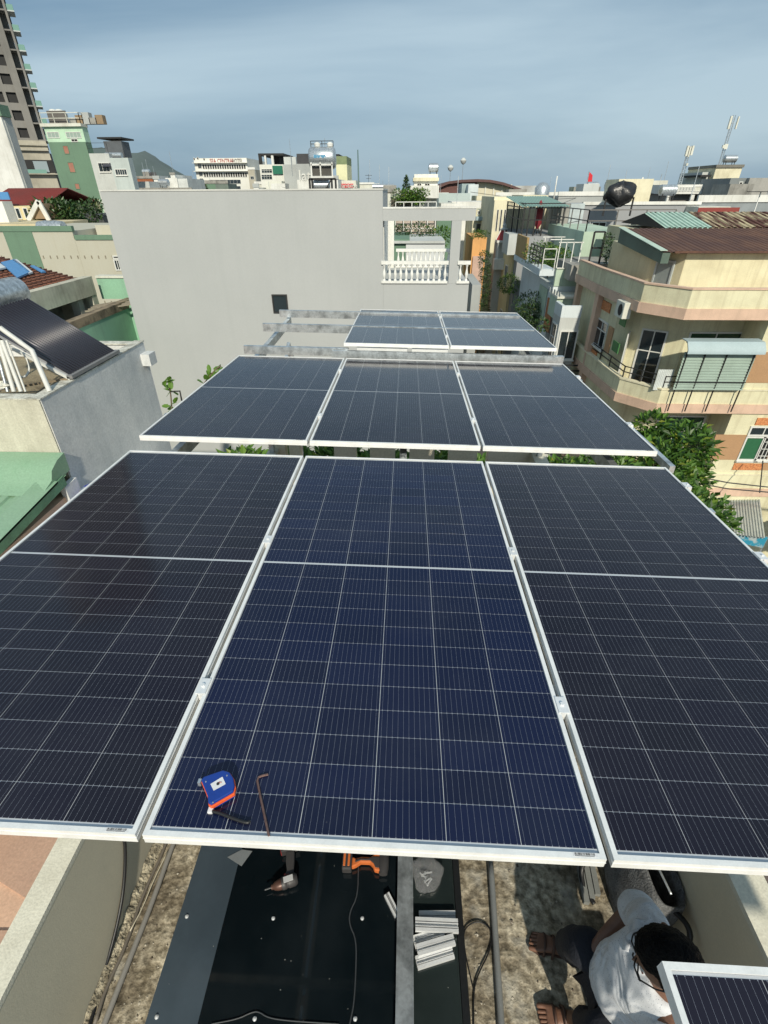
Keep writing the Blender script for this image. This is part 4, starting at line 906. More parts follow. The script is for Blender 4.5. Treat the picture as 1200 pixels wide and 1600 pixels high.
# big single leaves in front of the crowns
lf = shared(('leaf',), lambda b: b.add(leafshape(.2, .095), [(0, 1, 2, 3), (0, 3, 4, 5)]), LB)
rr = random.Random(5)
for (tr0, boxs, cnt) in ((rt, ((4.2, 9.0, -1.9), (7.4, 10.2, -1.5)), 130), (lt, ((-3.6, 8.3, -1.4), (1.8, 8.8, -1.1)), 60)):
    for _ in range(cnt):
        c = [rr.uniform(boxs[0][i], boxs[1][i]) for i in range(3)]
        if tr0 is rt: c[2] -= max(0, (c[0] - 5.6)) * .9 + .25; c[1] -= max(0, c[0] - 6.2) * .3
        place(lf, 'leaf', tr0, c, (rr.uniform(-.7, .7), rr.uniform(-.5, .7), rr.uniform(0, 6.3)))
# sprigs beside the concrete house
def sprig(label, pts, nleaf, seed, y):
    t = thing('vine_sprig', label, 'plant', P(*pts[0], y=y)); r = random.Random(seed)
    q = [P(*p, y=y) for p in pts]; MB().tube(q, .012, 6, smooth=1).build('stem', barkm, t)
    me = shared(('sprig_leaf',), lambda b: b.add(leafshape(.16, .09), [(0, 1, 2, 3), (0, 3, 4, 5)]), LB)
    for i in range(nleaf):
        k = r.random() * (len(q) - 1); j = int(k); p = q[j].lerp(q[j + 1], k - j); place(me, 'leaf', t, p + Vector((r.uniform(-.05, .05), r.uniform(-.05, .05), 0)), (r.uniform(-1, 1), r.uniform(-1, 1), r.uniform(0, 6.3)))
sprig('leafy sprig right beside the far edge of the concrete house', [(268, 650), (268, 625), (264, 600), (263, 590)], 22, 1, 8.5)
sprig('leafy sprig poking up over the left edge of the second row of panels', [(318, 600), (330, 585), (338, 576), (345, 572)], 20, 2, 8.5)
o = MB().tube([P(a, b, y=8.5) for a, b in ((265, 612), (281, 611), (284, 626))], .015, 6).build('iron_bracket', M_blksteel); tag(o, 'small rusty iron bracket beside the sprig near the concrete house', 'bracket')

# ================================================================== grey rendered house with the terrace
gwm = mat('grey_wall_render', (.425, .438, .432), .88, dirt=(.375, .39, .385), amt=.8, scale=.16, streak=.4, sstreak=(2.2, 2.2, .10), slo=.48, shi=.9, bump=.10, bscale=14, fine=.025)
GY = 21.0
xl, xm = P(156, 297, y=GY).x, P(598, 300, y=GY).x; zt0 = P(380, 298, y=GY).z
gh = thing('house', 'wide house with a blank grey side wall and a roof terrace at its right end', 'house', (-4.5, GY + 2.5, GZ))
MB().box(xl, GY, GZ, xm, GY + 5, zt0).build('wall', gwm, gh)
MB().box(xl - .03, GY - .02, zt0 + .002, xm + .02, GY + 5, zt0 + .05).build('coping', mat('pale_coping', (.62, .62, .58), .8), gh)
o0, o1 = P(597, 345, y=GY), P(697, 345, y=GY); xr = P(744, 330, y=GY).x; xe = P(733, 440, y=GY).x
zb_, zt1, zf = P(650, 345, y=GY).z, P(650, 326, y=GY).z, P(650, 443, y=GY).z
p0, p1 = P(706, 350, y=GY).x, P(721.5, 350, y=GY).x
MB().box(xm + .003, GY, zb_, xr, GY + .3, zt1).build('terrace_beam', gwm, gh)
MB().box(xm + .003, GY - .015, zt1 + .002, xr + .02, GY + .34, zt1 + .05).build('coping', M_white, gh)
MB().box(p0, GY, zf, p1, GY + .3, zb_ - .003).build('pillar', gwm, gh)
MB().box(xm + .003, GY, GZ, xe, GY + 5, zf - .003).build('wall', gwm, gh)
MB().box(xm + .003, GY + 4.7, zf, xm + .3, GY + 5, zb_).build('pillar', M_white, gh)
MB().box(xe - .35, GY + 4.7, zf, xe - .02, GY + 5, zb_ + .2).build('pillar', M_white, gh)
MB().box(xe - .3, GY + .303, zb_ + .003, xe, GY + 5, zb_ + .25).build('side_beam', M_white, gh)
MB().box(xm + .004, GY + .31, zf, xm + .03, GY + 4.6, zt1 - .1).build('inner_wall', M_white, gh)
# balustrades
balm = mat('balustrade_white', (.76, .76, .72), .7, dirt=(.5, .5, .46), amt=.4, scale=3)
hb = .78
balf = lambda b: b.lathe([(.055, 0), (.055, .05), (.03, .07), (.062, .19), (.066, .25), (.045, .34), (.028, .42), (.032, .5), (.055, .54), (.055, .58)], n=8)
balme = shared(('baluster',), balf, balm, smooth=50)
def balustrade(root, x0, x1, y, z, step=.2):
    MB().box(x0, y - .08, z + hb - .12, x1, y + .08, z + hb).build('handrail', balm, root); MB().box(x0, y - .08, z, x1, y + .08, z + .08).build('bottom_rail', balm, root)
    n = max(1, int((x1 - x0) / step))
    for i in range(n): place(balme, 'baluster', root, (x0 + (i + .5) * (x1 - x0) / n, y, z + .08))
balustrade(gh, P(596, 440, y=GY).x, P(699, 440, y=GY).x, GY + .02, zf + .01)
balustrade(gh, P(713, 440, y=GY).x, xe, GY + .02, zf + .01)
balustrade(gh, xm + .4, xe - .4, GY + 4.8, zf + .01)
winpx(gh, 428, 462, 448, 487, y=GY, cols=1, fm=plain('black_window_frame', (.03, .03, .03), .5), ring=.05, sill=False)

# ================================================================== yellow corner house
yel = mat('yellow_paint', (.70, .665, .455), .8, dirt=(.47, .42, .27), amt=.6, scale=.9, streak=.6, bump=.12)
pk = mat('pink_band_paint', (.66, .46, .34), .8, dirt=(.42, .30, .22), amt=.5, scale=1.6, streak=.4)
brnp = mat('brown_panel_paint', (.42, .25, .13), .8, dirt=(.33, .2, .11), amt=.4, scale=2)
rustm = mat('rusty_iron_roof', (.085, .042, .032), .85, dirt=(.20, .10, .055), amt=.5, scale=.7, streak=.45, sstreak=(3.5, .35, .35), bump=.3, fine=.35, lo=.45, hi=.75)
rust2 = mat('peeling_rusty_roof', (.52, .44, .27), .75, dirt=(.10, .035, .022), amt=.3, scale=1.0, streak=1.0, sstreak=(4.5, .6, .6), bump=.3, slo=.43, shi=.55)
relm = mat('carved_orange_relief', (.62, .26, .10), .8, dirt=(.35, .10, .04), amt=.9, scale=16, bump=1, bscale=22, fine=.3)
gwin = glass_dark('green_window', (.015, .06, .035), .15)
yh = thing('house', 'yellow corner house with wraparound balconies, pink bands and a rusty tin roof', 'house', (11.5, 20, GZ))
XE = 19.0
def ring(z0, z1, poly, nm, m, root=yh): return MB().prism(poly, z0, z1).build(nm, m, root)
slab = [(9.27, 17.7), (XE, 17.7), (XE, 26), (8.0, 26), (8.0, 23.0), (8.2, 18.95)]
def inset(p, d): # simple per-vertex move inwards for this polygon
    return [(9.27 + d * .6, 17.7 + d), (XE, 17.7 + d), (XE, 26 - d), (8.0 + d, 26 - d), (8.0 + d, 23.0), (8.2 + d, 18.95 + d * .4)]
for zt_, zb2, par in ((-.10, -.44, .48), (-3.38, -3.72, -2.86), (-6.9, -7.25, -6.3)):
    ring(zb2, zt_, slab, 'slab_band', pk)
    q = inset(slab, .05); w = inset(slab, .20); mbp = MB(); n = len(q)
    for i in range(n):
        a, b, c, d = q[i], q[(i + 1) % n], w[(i + 1) % n], w[i]
        if i in (1, 2): continue
        mbp.add([(a[0], a[1], zt_ + .002), (b[0], b[1], zt_ + .002), (c[0], c[1], zt_ + .002), (d[0], d[1], zt_ + .002), (a[0], a[1], par), (b[0], b[1], par), (c[0], c[1], par), (d[0], d[1], par)], [(0, 3, 2, 1), (4, 5, 6, 7), (0, 1, 5, 4), (1, 2, 6, 5), (2, 3, 7, 6), (3, 0, 4, 7)])
    mbp.build('balcony_parapet', yel, yh); mc = MB(); q2 = inset(slab, .02); w2 = inset(slab, .23)
    for i in range(n):
        if i in (1, 2): continue
        a, b, c, d = q2[i], q2[(i + 1) % n], w2[(i + 1) % n], w2[i]
        mc.add([(v[0], v[1], par + .002) for v in (a, b, c, d)] + [(v[0], v[1], par + .05) for v in (a, b, c, d)], [(0, 3, 2, 1), (4, 5, 6, 7), (0, 1, 5, 4), (1, 2, 6, 5), (2, 3, 7, 6), (3, 0, 4, 7)])
    mc.build('parapet_coping', pk if par > 0 else M_cream, yh)
body = [(10.25, 19.0), (12.15, 19.0), (12.15, 17.78), (XE, 17.78), (XE, 25.9), (8.3, 25.9), (8.3, 20.7), (8.9, 20.0)]
ring(-3.379, -.442, body, 'wall', yel); ring(-6.899, -3.722, body, 'wall', yel); ring(GZ, -7.252, body, 'wall', yel)
for z0, z1, in ((-3.37, -.45), (-6.89, -3.73), (GZ, -7.26)):
    MB().box(8.06, 22.6, z0, 8.45, 23.0, z1).build('pillar', pk, yh)
    MB().box(8.08, 25.6, z0, 8.5, 25.95, z1).build('pillar', pk, yh)
# chamfer wall doors and windows (between (8.9,20) and (10.25,19))
ca = math.atan2(-1.0, 1.35)
def onch(t, z): return (8.9 + 1.35 * t, 20.0 - 1.0 * t, z)
window(yh, onch(.36, -2.3), .8, 2.1, ca, cols=2, rows=2, sill=False, pm=M_glass)
o = place(shared(('green_door',), lambda b: b.box(-.36, -.04, 0, .36, .0, 2.0), M_frame), 'door', yh, (8.62, 19.98, -3.36), (0, 0, R(-118)))
place(shared(('green_door_panel',), lambda b: b.box(-.24, -.055, .85, .24, -.042, 1.85), plain('green_panel', (.06, .20, .05), .6)), 'door_panel', o, (0, 0, 0))
for (l, t, r, b) in ((1078, 521, 1159, 532),): winpx(yh, l, t, r, b, y=19.0, cols=2, sill=False, pm=gwin)
winpx(yh, 931, 503 - 3, 947, 543, x=8.3, cols=2, rows=2) 
XS = 8.29
def relief(l, t, r, b, x=None, y=None, m=relm, nm='relief_panel', d=.03):
    A = P(l, t, x=x, y=y); B = P(r, b, x=x, y=y)
    if x is not None: ya, yb = sorted((P(l, (t + b) / 2, x=x).y, P(r, (t + b) / 2, x=x).y)); M = P((l + r) / 2, t, x=x).z, P((l + r) / 2, b, x=x).z; MB().box(x - d, ya, M[1], x + .005, yb, M[0]).build(nm, m, yh)
    else: xa, xb = sorted((P(l, (t + b) / 2, y=y).x, P(r, (t + b) / 2, y=y).x)); M = P((l + r) / 2, t, y=y).z, P((l + r) / 2, b, y=y).z; MB().box(xa, y - d, M[1], xb, y + .005, M[0]).build(nm, m, yh)
relief(941, 471, 955, 487, x=XS); relief(924, 497, 931, 540, x=XS, m=brnp, nm='colour_panel'); relief(948, 508, 956, 553, x=XS, m=brnp, nm='colour_panel'); relief(921, 545, 933, 560, x=XS)
relief(969, 492, 979, 510, x=XS, m=plain('green_shutter', (.06, .20, .06), .6), nm='shutter'); relief(957, 533, 968, 551, x=XS, m=MATS['green_shutter'], nm='shutter')
relief(1160, 550, 1230, 598, y=17.78, m=brnp, nm='colour_panel', d=.02)
# floor below: corner windows and side wall
winpx(yh, 1028, 651, 1097, 672, y=19.0, cols=2, rows=1, sill=False, pm=gwin)
winpx(yh, 1022, 674, 1092, 712, y=19.0, cols=3, rows=1, sill=False, pm=gwin)
relief(1111, 679, 1160, 718, y=17.78, m=brnp, nm='colour_panel', d=.02)
relief(1181, 653, 1215, 664, y=17.78); relief(1145, 724, 1190, 734, y=17.78)
w_ = winpx(yh, 1160, 684, 1186, 717, y=17.78, cols=1, rows=1, pm=plain('green_curtain', (.02, .12, .05), .6))
w2 = winpx(yh, 1187, 684, 1222, 717, y=17.78, cols=1, rows=1, pm=M_dark, bars=6, barm=M_frame)
winpx(yh, 1172, 668, 1215, 679, y=17.78, cols=2, rows=1, sill=False)
relief(1196, 700, 1240, 735, y=17.78, m=brnp, nm='colour_panel', d=.016)
# balcony railing on the floor with the awning
rail = MB(); pts = [(8.22, 22.4, -2.82), (8.36, 19.05, -2.82), (9.36, 17.85, -2.82), (10.6, 17.85, -2.82)]
for a, b in zip(pts, pts[1:]):
    for dz in (.42, .22): rail.bar(Vector(a) + Vector((0, 0, dz)), Vector(b) + Vector((0, 0, dz)), .04, .03)
for a in pts[1:3] + [(8.3, 20.4, -2.82), (8.8, 18.5, -2.82), (10.1, 17.85, -2.82), (8.25, 21.4, -2.82)]: rail.bar((a[0], a[1], -2.84), (a[0], a[1], -2.38), .04, .04, up=(0, 1, 0))
rail.build('balcony_railing', M_blksteel, yh)
# green tin lean-to over the balcony
awm = mat('mint_tin', (.34, .43, .37), .5, dirt=(.26, .33, .28), amt=.5, scale=2, bump=.05); awb = mat('pale_blue_tin', (.36, .45, .47), .5, dirt=(.28, .36, .37), amt=.4, scale=2)
aw = thing('awning', 'pale green corrugated tin screen with a blue hood on the balcony of the yellow house', 'awning', (10.9, 17.6, -2.9))
A = P(1074, 549, y=17.55); B = P(1183, 549, y=17.55); C = P(1050, 608, y=17.55)
zb3 = C.z
MB().corr((A.x - .08, 17.55, A.z - .02), (B.x - A.x + .1, 0, 0), (0, 0, zb3 - A.z), 14, .02, up=(0, -1, 0)).build('screen', awm, aw)
MB().prism([(17.9, A.z + .36), (17.5, A.z + .34), (17.28, A.z + .1), (17.27, A.z - .02), (17.30, A.z - .02), (17.32, A.z + .08), (17.52, A.z + .31), (17.9, A.z + .33)], A.x - .12, B.x + .12, 'x').build('hood', awb, aw, smooth=40)
for x in (A.x, A.x + .62, A.x + 1.35, B.x - .05): MB().bar((x, 17.50, A.z + .1), (x, 17.58, -3.6), .035, .035).build('post', M_blksteel, aw)
MB().bar((A.x - .1, 17.5, zb3 + .28), (B.x, 17.5, zb3 + .28), .03, .03).build('rail', M_blksteel, aw)
sp = MB().corr((A.x - .62, 17.85, -2.9), (0, 0, .75), (.55, 0, 0), 9, .012, up=(0, -1, 0)).build('tin_sheet', mat('white_tin', (.62, .66, .64), .5)); tag(sp, 'small white ribbed sheet leaning beside the green tin screen on the balcony', 'tin sheet')
# AC unit
ac = thing('air_conditioner', 'air conditioner unit high on the side wall of the yellow house', 'air conditioner', (8.05, 20.9, -1.1))
acp = P(974, 483, x=8.1)
MB().box(7.95, acp.y - .4, acp.z - .28, 8.25, acp.y + .4, acp.z + .28).build('case', M_offwh, ac, bevel=.02)
MB().lathe([(.2, 0), (.2, .01), (.05, .015), (0, .015)], (7.94, acp.y - .1, acp.z), 18, 'x').build('fan_grille', M_dark, ac)
# roof room
x_, y_ = 9.9, 20.0
rb = [(9.9, 20.0), (XE, 20.0), (XE, 25.5), (9.2, 25.5), (9.2, 21.2)]
yd = mat('darker_cream_paint', (.60, .56, .38), .85, dirt=(.40, .36, .22), amt=.5, scale=.8, streak=.4)
MB().prism(rb, -.098, 1.32).build('roof_room_wall', yel, yh)
MB().prism([(9.89, 19.985), (9.19, 21.18), (9.19, 25.4), (9.2, 25.4), (9.205, 21.2), (9.9, 20.0)], -.09, 1.30).build('shaded_side_render', yd, yh)  # darker copy of the yellow, the side's shade put into the paint
ra = math.atan2(-1.2, .7)
window(yh, (9.515, 20.572, .42), .62, 1.15, ra, cols=1, pm=plain('grey_shutter', (.24, .28, .28), .6), fm=plain('shutter_frame', (.42, .46, .46), .6), sill=False)
# roofs
zE = 1.38; zr_ = P(1100, 357, y=24.2).z
MB().corr((8.95, 19.75, zE), (0, 4.45, zr_ - zE), (XE - 8.95, 0, 0), 46, .018).build('roof', rustm, yh)
MB().add([(9.3, 19.70, zE - .02), (XE, 19.70, zE - .02), (XE, 19.72, zE + .05), (9.3, 19.72, zE + .05), (9.3, 19.66, zE - .02), (XE, 19.66, zE - .02), (XE, 19.66, zE + .05), (9.3, 19.66, zE + .05)], [(4, 5, 6, 7), (3, 2, 6, 7), (0, 1, 5, 4)]).build('eave_trim', rustm, yh)
vg = mat('slate_green_verge', (.10, .15, .12), .7)
MB().add([(8.93, 19.75, zE - .02), (8.93, 24.2, zr_), (8.93, 24.2, zr_ - .5), (8.93, 19.75, zE - .35), (9.2, 19.75, zE - .02), (9.2, 24.2, zr_), (9.2, 24.2, zr_ - .5), (9.2, 19.75, zE - .35)], [(0, 1, 2, 3), (7, 6, 5, 4), (0, 4, 5, 1), (1, 5, 6, 2), (2, 6, 7, 3), (3, 7, 4, 0)]).build('verge_board', vg, yh)
MB().bar((8.95, 19.75, zE + .055), (8.95, 24.2, zr_ + .055), .25, .02).build('verge_cap', mat('pale_mint_flashing', (.50, .62, .52), .6), yh)
a, b = P(1003, 357, y=24.4), P(1033, 333, y=27); b2 = P(1066, 330, y=27)
r2 = thing('house', 'second tin-roofed house right behind the yellow one, with a rusty striped roof', 'house', (14, 26, GZ))
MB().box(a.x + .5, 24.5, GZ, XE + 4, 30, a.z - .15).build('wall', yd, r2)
MB().corr((a.x + 1.0, 24.4, a.z), (0, 2.6, b.z - a.z), (1.9, 0, 0), 9, .05).build('roof', mat('pale_mint_tin', (.45, .60, .50), .5, amt=.5, scale=2), r2)
MB().corr((a.x + 2.9, 24.4, a.z), (0, 2.6, b.z - a.z), (XE + 4 - a.x - 2.9, 0, 0), 40, .05).build('roof', rust2, r2)
MB().corr((a.x + 1.0, 27.0, b.z), (0, 2.6, a.z - b.z), (XE + 3 - a.x, 0, 0), 40, .05).build('roof', rust2, r2)
MB().add([(a.x + .99, 24.4, a.z - .02), (a.x + .99, 27, b.z - .02), (a.x + .99, 29.6, a.z - .02), (a.x + 1.05, 24.4, a.z - .02), (a.x + 1.05, 27, b.z - .02), (a.x + 1.05, 29.6, a.z - .02)], [(0, 1, 2), (5, 4, 3), (0, 3, 4, 1), (1, 4, 5, 2)]).build('gable', M_dark, r2)
# lower right: market awning
ya = thing('awning', 'silver corrugated tin awning over the street below the yellow house, with a blue printed valance', 'awning', (14, 17, -8))
tinm = mat('silver_tin', (.58, .62, .62), .35, .6, dirt=(.35, .38, .38), amt=.5, scale=1.5)
p = [P(1118, 768, z=-7.4), P(1186, 775, z=-7.4), P(1204, 838, z=-7.9), P(1130, 828, z=-7.9)]
MB().corr(p[0], (P(1195, 842, z=-7.95) - P(1186, 775, z=-7.4)), p[1] - p[0], 16, .05).build('sheet', tinm, ya)
MB().corr(p[1] + Vector((-.1, -1.5, -.25)), Vector((.3, -1.7, -.4)), Vector((4, .2, 0)), 16, .05).build('sheet', tinm, ya)
p2, p3 = P(1200, 840, z=-7.95), P(1130, 825, z=-7.95)
MB().add([p3, p2, p2 + Vector((0, 0, -.5)), p3 + Vector((0, 0, -.5)), p3 + Vector((0, .03, 0)), p2 + Vector((0, .03, 0)), p2 + Vector((0, .03, -.5)), p3 + Vector((0, .03, -.5))], [(0, 1, 2, 3), (7, 6, 5, 4), (0, 4, 5, 1), (3, 2, 6, 7), (0, 3, 7, 4), (1, 5, 6, 2)]).build('valance', mat('blue_print_tarp', (.03, .28, .42), .6, dirt=(.45, .5, .5), amt=.9, scale=3.2, lo=.5, hi=.6), ya)
for x in (0, 1): MB().bar((p2 if x else p3) + Vector((0, .05, 0)), Vector(((p2 if x else p3).x, (p2 if x else p3).y + .05, GZ)), .06, .06).build('post', M_steel, ya)
for (l, t, r, b), lb in (((1117, 752, 1200, 761), 'upper black overhead cable running past the yellow house'), ((1117, 762, 1200, 769), 'lower black overhead cable running past the yellow house')):
    A, B = P(l, t, y=15), P(r, b, y=14.6); e = (B - A) ; o = MB().tube([A - e * 4 + Vector((0, 0, .9)), A, B, B + e * 3], .02, 6, smooth=1).build('overhead_cable', M_black, smooth=True); tag(o, lb, 'cable')
o = MB().tube([P(1192, 720, y=17), P(1187, 770, y=16)], .02, 6).build('overhead_cable', M_black); tag(o, 'short black cable dropping from the window of the yellow house', 'cable')
nb = thing('house', 'neighbouring roof of red clay tiles beyond the right parapet', 'house', (3, -2, GZ))
MB().box(1.62, -5, GZ, 5.5, 1.6, -.6).build('wall', peach, nb)
tilem = mat('clay_tile', (.38, .12, .06), .8, dirt=(.12, .05, .035), amt=.6, scale=9, bump=.4, fine=.3)
tl = shared(('clay_tile',), lambda b: b.tube([(0, -.16, 0), (0, .16, .03)], .075, 8), tilem)
for i in range(7):
    for j in range(9): place(tl, 'roof_tile', nb, (1.72 + i * .16, -1.0 + j * .28, -.53))

# ================================================================== helpers for the town
def text(root, s, px, py, y, h, m, name='lettering', depth=.05, sx=1.0):
    cu = bpy.data.curves.new('t', 'FONT'); cu.body = s; cu.align_x = 'CENTER'; cu.align_y = 'CENTER'; cu.size = h; cu.extrude = depth; cu.resolution_u = 2
    o0 = bpy.data.objects.new('t', cu); me = bpy.data.meshes.new_from_object(o0); bpy.data.objects.remove(o0)
    me.materials.clear(); me.materials.append(m); p = P(px, py, y=y)
    o = place(me, name, root, (p.x, y - depth - .01, p.z), (R(90), 0, 0)); o.scale = (sx, 1, 1); return o
def grid(root, y, gcols, grows, **k):
    for (t, b) in grows:
        for (l, r) in gcols: winpx(root, l, t, r, b, y=y, sill=False, **k)
def gridw(root, y, x0, x1, n, z0, z1, m, w, h, **k):
    """n x m windows spread over wall x0..x1, z0..z1"""
    for j in range(m):
        for i in range(n): window(root, (x0 + (i + .5) * (x1 - x0) / n, y, z0 + (j + .5) * (z1 - z0) / m), w, h, 0, sill=False, **k)
def gridx(root, x, y0, y1, n, z0, z1, m, w, h, **k):
    a = R(90) if x < 0 else R(-90)
    for j in range(m):
        for i in range(n): window(root, (x, y0 + (i + .5) * (y1 - y0) / n, z0 + (j + .5) * (z1 - z0) / m), w, h, a, sill=False, **k)
def X(px, py, y): return P(px, py, y=y).x
def Z(px, py, y): return P(px, py, y=y).z
def rail(root, pts, h=.9, step=1.2, m=M_blksteel, r=.03, name='railing', rows=2):
    b = MB()
    for p, q in zip(pts, pts[1:]):
        p, q = Vector(p), Vector(q); n = max(1, int((q - p).length / step))
        for j in range(rows): b.bar(p + Vector((0, 0, h * (j + 1) / rows)), q + Vector((0, 0, h * (j + 1) / rows)), r, r)
        for i in range(n + 1): c = p.lerp(q, i / n); b.bar(c, c + Vector((0, 0, h)), r, r, up=(0, 1, 0))
    return b.build(name, m, root)
def tank(root, c, r, L_, m=M_steel):
    c = Vector(c); t = MB().lathe([(0, -L_ / 2 - r * .15), (r * .8, -L_ / 2 - .05 * r), (r, -L_ / 2 + .1 * r), (r, L_ / 2 - .1 * r), (r * .8, L_ / 2 + .05 * r), (0, L_ / 2 + r * .15)], c, 18, 'x').build('water_tank', m, root, smooth=50)
    b = MB()
    for dx in (-L_ * .35, L_ * .35):
        for dy in (-r * .7, r * .7): b.bar((c.x + dx, c.y + dy, c.z - r * 1.9), (c.x + dx, c.y + dy, c.z - r * .5), .06, .06, up=(0, 1, 0))
    b.build('tank_stand', M_blksteel, root)
def heater(label, px, py, y, L_=2.0, z=None, group='rooftop water heaters on distant houses'):
    p = P(px, py, y=y); t = thing('water_heater', label, 'water heater', p - Vector((0, 0, .3)), group=group)
    MB().cyl((p.x - L_ / 2, p.y, p.z), (p.x + L_ / 2, p.y, p.z), .28, n=14).build('tank', M_steel, t, smooth=40)
    MB().add([(p.x - L_ / 2, p.y - .2, p.z - .1), (p.x + L_ / 2, p.y - .2, p.z - .1), (p.x + L_ / 2, p.y - 1.4, p.z - 1.0), (p.x - L_ / 2, p.y - 1.4, p.z - 1.0), (p.x - L_ / 2, p.y - .2, p.z - .16), (p.x + L_ / 2, p.y - .2, p.z - .16), (p.x + L_ / 2, p.y - 1.4, p.z - 1.06), (p.x - L_ / 2, p.y - 1.4, p.z - 1.06)], [(0, 1, 2, 3), (7, 6, 5, 4), (0, 4, 5, 1), (1, 5, 6, 2), (2, 6, 7, 3), (3, 7, 4, 0)]).build('tube_rack', tubem, t)
    b = MB()
    for x in (p.x - L_ * .4, p.x + L_ * .4): b.bar((x, p.y, p.z - .2), (x, p.y, p.z - 1.1), .05, .05, up=(0, 1, 0))
    b.build('stand', M_steel, t); return t
def dress(root, seed):
    """windows, parapet posts and roof clutter for a plain block"""
    r = random.Random(seed); x0, x1, y0, y1, zt_ = INFO[root.name]; w = x1 - x0
    n = max(1, int(w / 2.4)); h = 1.0 if w > 2 else .6
    for fl_ in range(2):
        z = zt_ - 1.7 - fl_ * 3.1
        for i in range(n):
            if r.random() < .8: window(root, (x0 + (i + .5) * w / n, y0, z), min(1.0, w / n * .45), h, 0, cols=2, sill=r.random() < .5, pm=M_dark if r.random() < .5 else M_glass)
    MB().box(x0 - .08, y0 - .1, zt_ + .002, x1 + .08, y0 + .15, zt_ + r.uniform(.2, .6)).build('parapet', r.choice((M_white, M_offwh, M_grey, M_conc)), root)
    if w > 3:
        a = x0 + w * r.uniform(.1, .5); MB().box(a, y0 + 1, zt_ + .002, a + w * .3, y0 + min(4, y1 - y0), zt_ + r.uniform(.9, 1.7)).build('roof_room', r.choice((M_white, M_lgrey, M_conc, M_cream)), root)
        if r.random() < .6: tank(root, (x0 + w * r.uniform(.55, .85), y0 + 1.5, zt_ + .95), .38, 1.2)
    b = MB(); a = x0 + w * r.random(); b.bar((a, y0 + .6, zt_), (a, y0 + .6, zt_ + r.uniform(1.5, 3)), .04, .04, up=(0, 1, 0)); b.build('aerial', M_steel, root)
redroof = mat('red_metal_roof', (.27, .045, .035), .6, dirt=(.17, .05, .04), amt=.5, scale=.5, streak=.2, bump=.1)
tiler = mat('brown_roof_tiles', (.19, .08, .05), .85, dirt=(.08, .04, .03), amt=.8, scale=3, bump=.5, bscale=14, fine=.3)
bluet = plain('blue_tarp', (.10, .28, .55), .5); wht = plain('white_tarp', (.6, .65, .68), .5)
rustw = mat('mossy_wall_top', (.28, .22, .15), .95, dirt=(.06, .05, .035), amt=1, scale=2.5, bump=.6, fine=.4)
ylw = mat('pale_yellow_paint', (.72, .62, .36), .8, amt=.4, scale=.6, streak=.3)

# ================================================================== left, middle distance
# long cream building with green stripe
cb = thing('building', 'long cream walled building with a vertical green stripe behind the tiled roof', 'building', (-22, 38, GZ))
Y = 32.0; xR = X(218, 410, Y); zT = Z(60, 361, Y); zT2 = Z(150, 374, Y)
crw = mat('cream_tiled_wall', (.47, .455, .375), .8, dirt=(.42, .39, .29), amt=.4, scale=.5, streak=.3)
MB().box(-48, Y, GZ, X(113, 363, Y), Y + 9, zT).build('wall', crw, cb)
MB().box(X(113, 363, Y) + .005, Y, GZ, xR, Y + 9, zT2).build('wall', crw, cb)
MB().box(X(113, 363, Y) + .2, Y + 2.2, zT2 + .01, xR - .1, Y + 8.9, Z(150, 352, Y + 2)).build('roof_block', crw, cb)
MB().box(-48, Y - .06, zT - .02, X(113, 363, Y) + .05, Y + .2, zT + .25).box(X(113, 363, Y) + .06, Y - .06, zT2 - .02, xR, Y + .2, zT2 + .22).build('green_trim', M_green, cb)
MB().box(X(6, 366, Y), Y - .03, -8, X(51, 366, Y), Y + .02, zT - .03).build('green_stripe', M_green, cb)
vb = MB()
for j in range(7):
    z = zT2 - 1.0 - j * 1.25
    for i in range(34):
        x = X(60, 380, Y) + i * .42
        if x < xR - .5: vb.box(x, Y - .025, z, x + .06, Y + .01, z + .16)
for j in range(7):
    for i in range(12): vb.box(X(4, 380, Y) - .4 * i - .4, Y - .025, zT2 - 1.0 - j * 1.25, X(4, 380, Y) - .4 * i - .34, Y + .01, zT2 - .84 - j * 1.25)
vb.build('wall_vents', mat('vent_shade', (.26, .23, .17), .9), cb, kind='stuff')
winpx(cb, 178, 401, 187, 403, y=Y, cols=1, pm=M_dark, sill=False); winpx(cb, 181, 407, 190, 421, y=Y, cols=3, sill=False); winpx(cb, 179, 447, 184, 453, y=Y, cols=1, pm=M_dark, sill=False)
for k, (a, b) in enumerate(((75, 357), (88, 357))):
    o = MB().lathe([(0, -.5), (.38, -.5), (.44, 0), (.38, .5), (0, .55)], P(a, b, y=Y + 1.5), 14, 'x').build('roof_ventilator', M_steel, smooth=50); tag(o, ('left' if k == 0 else 'right') + ' one of two silver drums on the cream building behind the green stripe', 'roof ventilator', 'silver drums on the cream building roof')
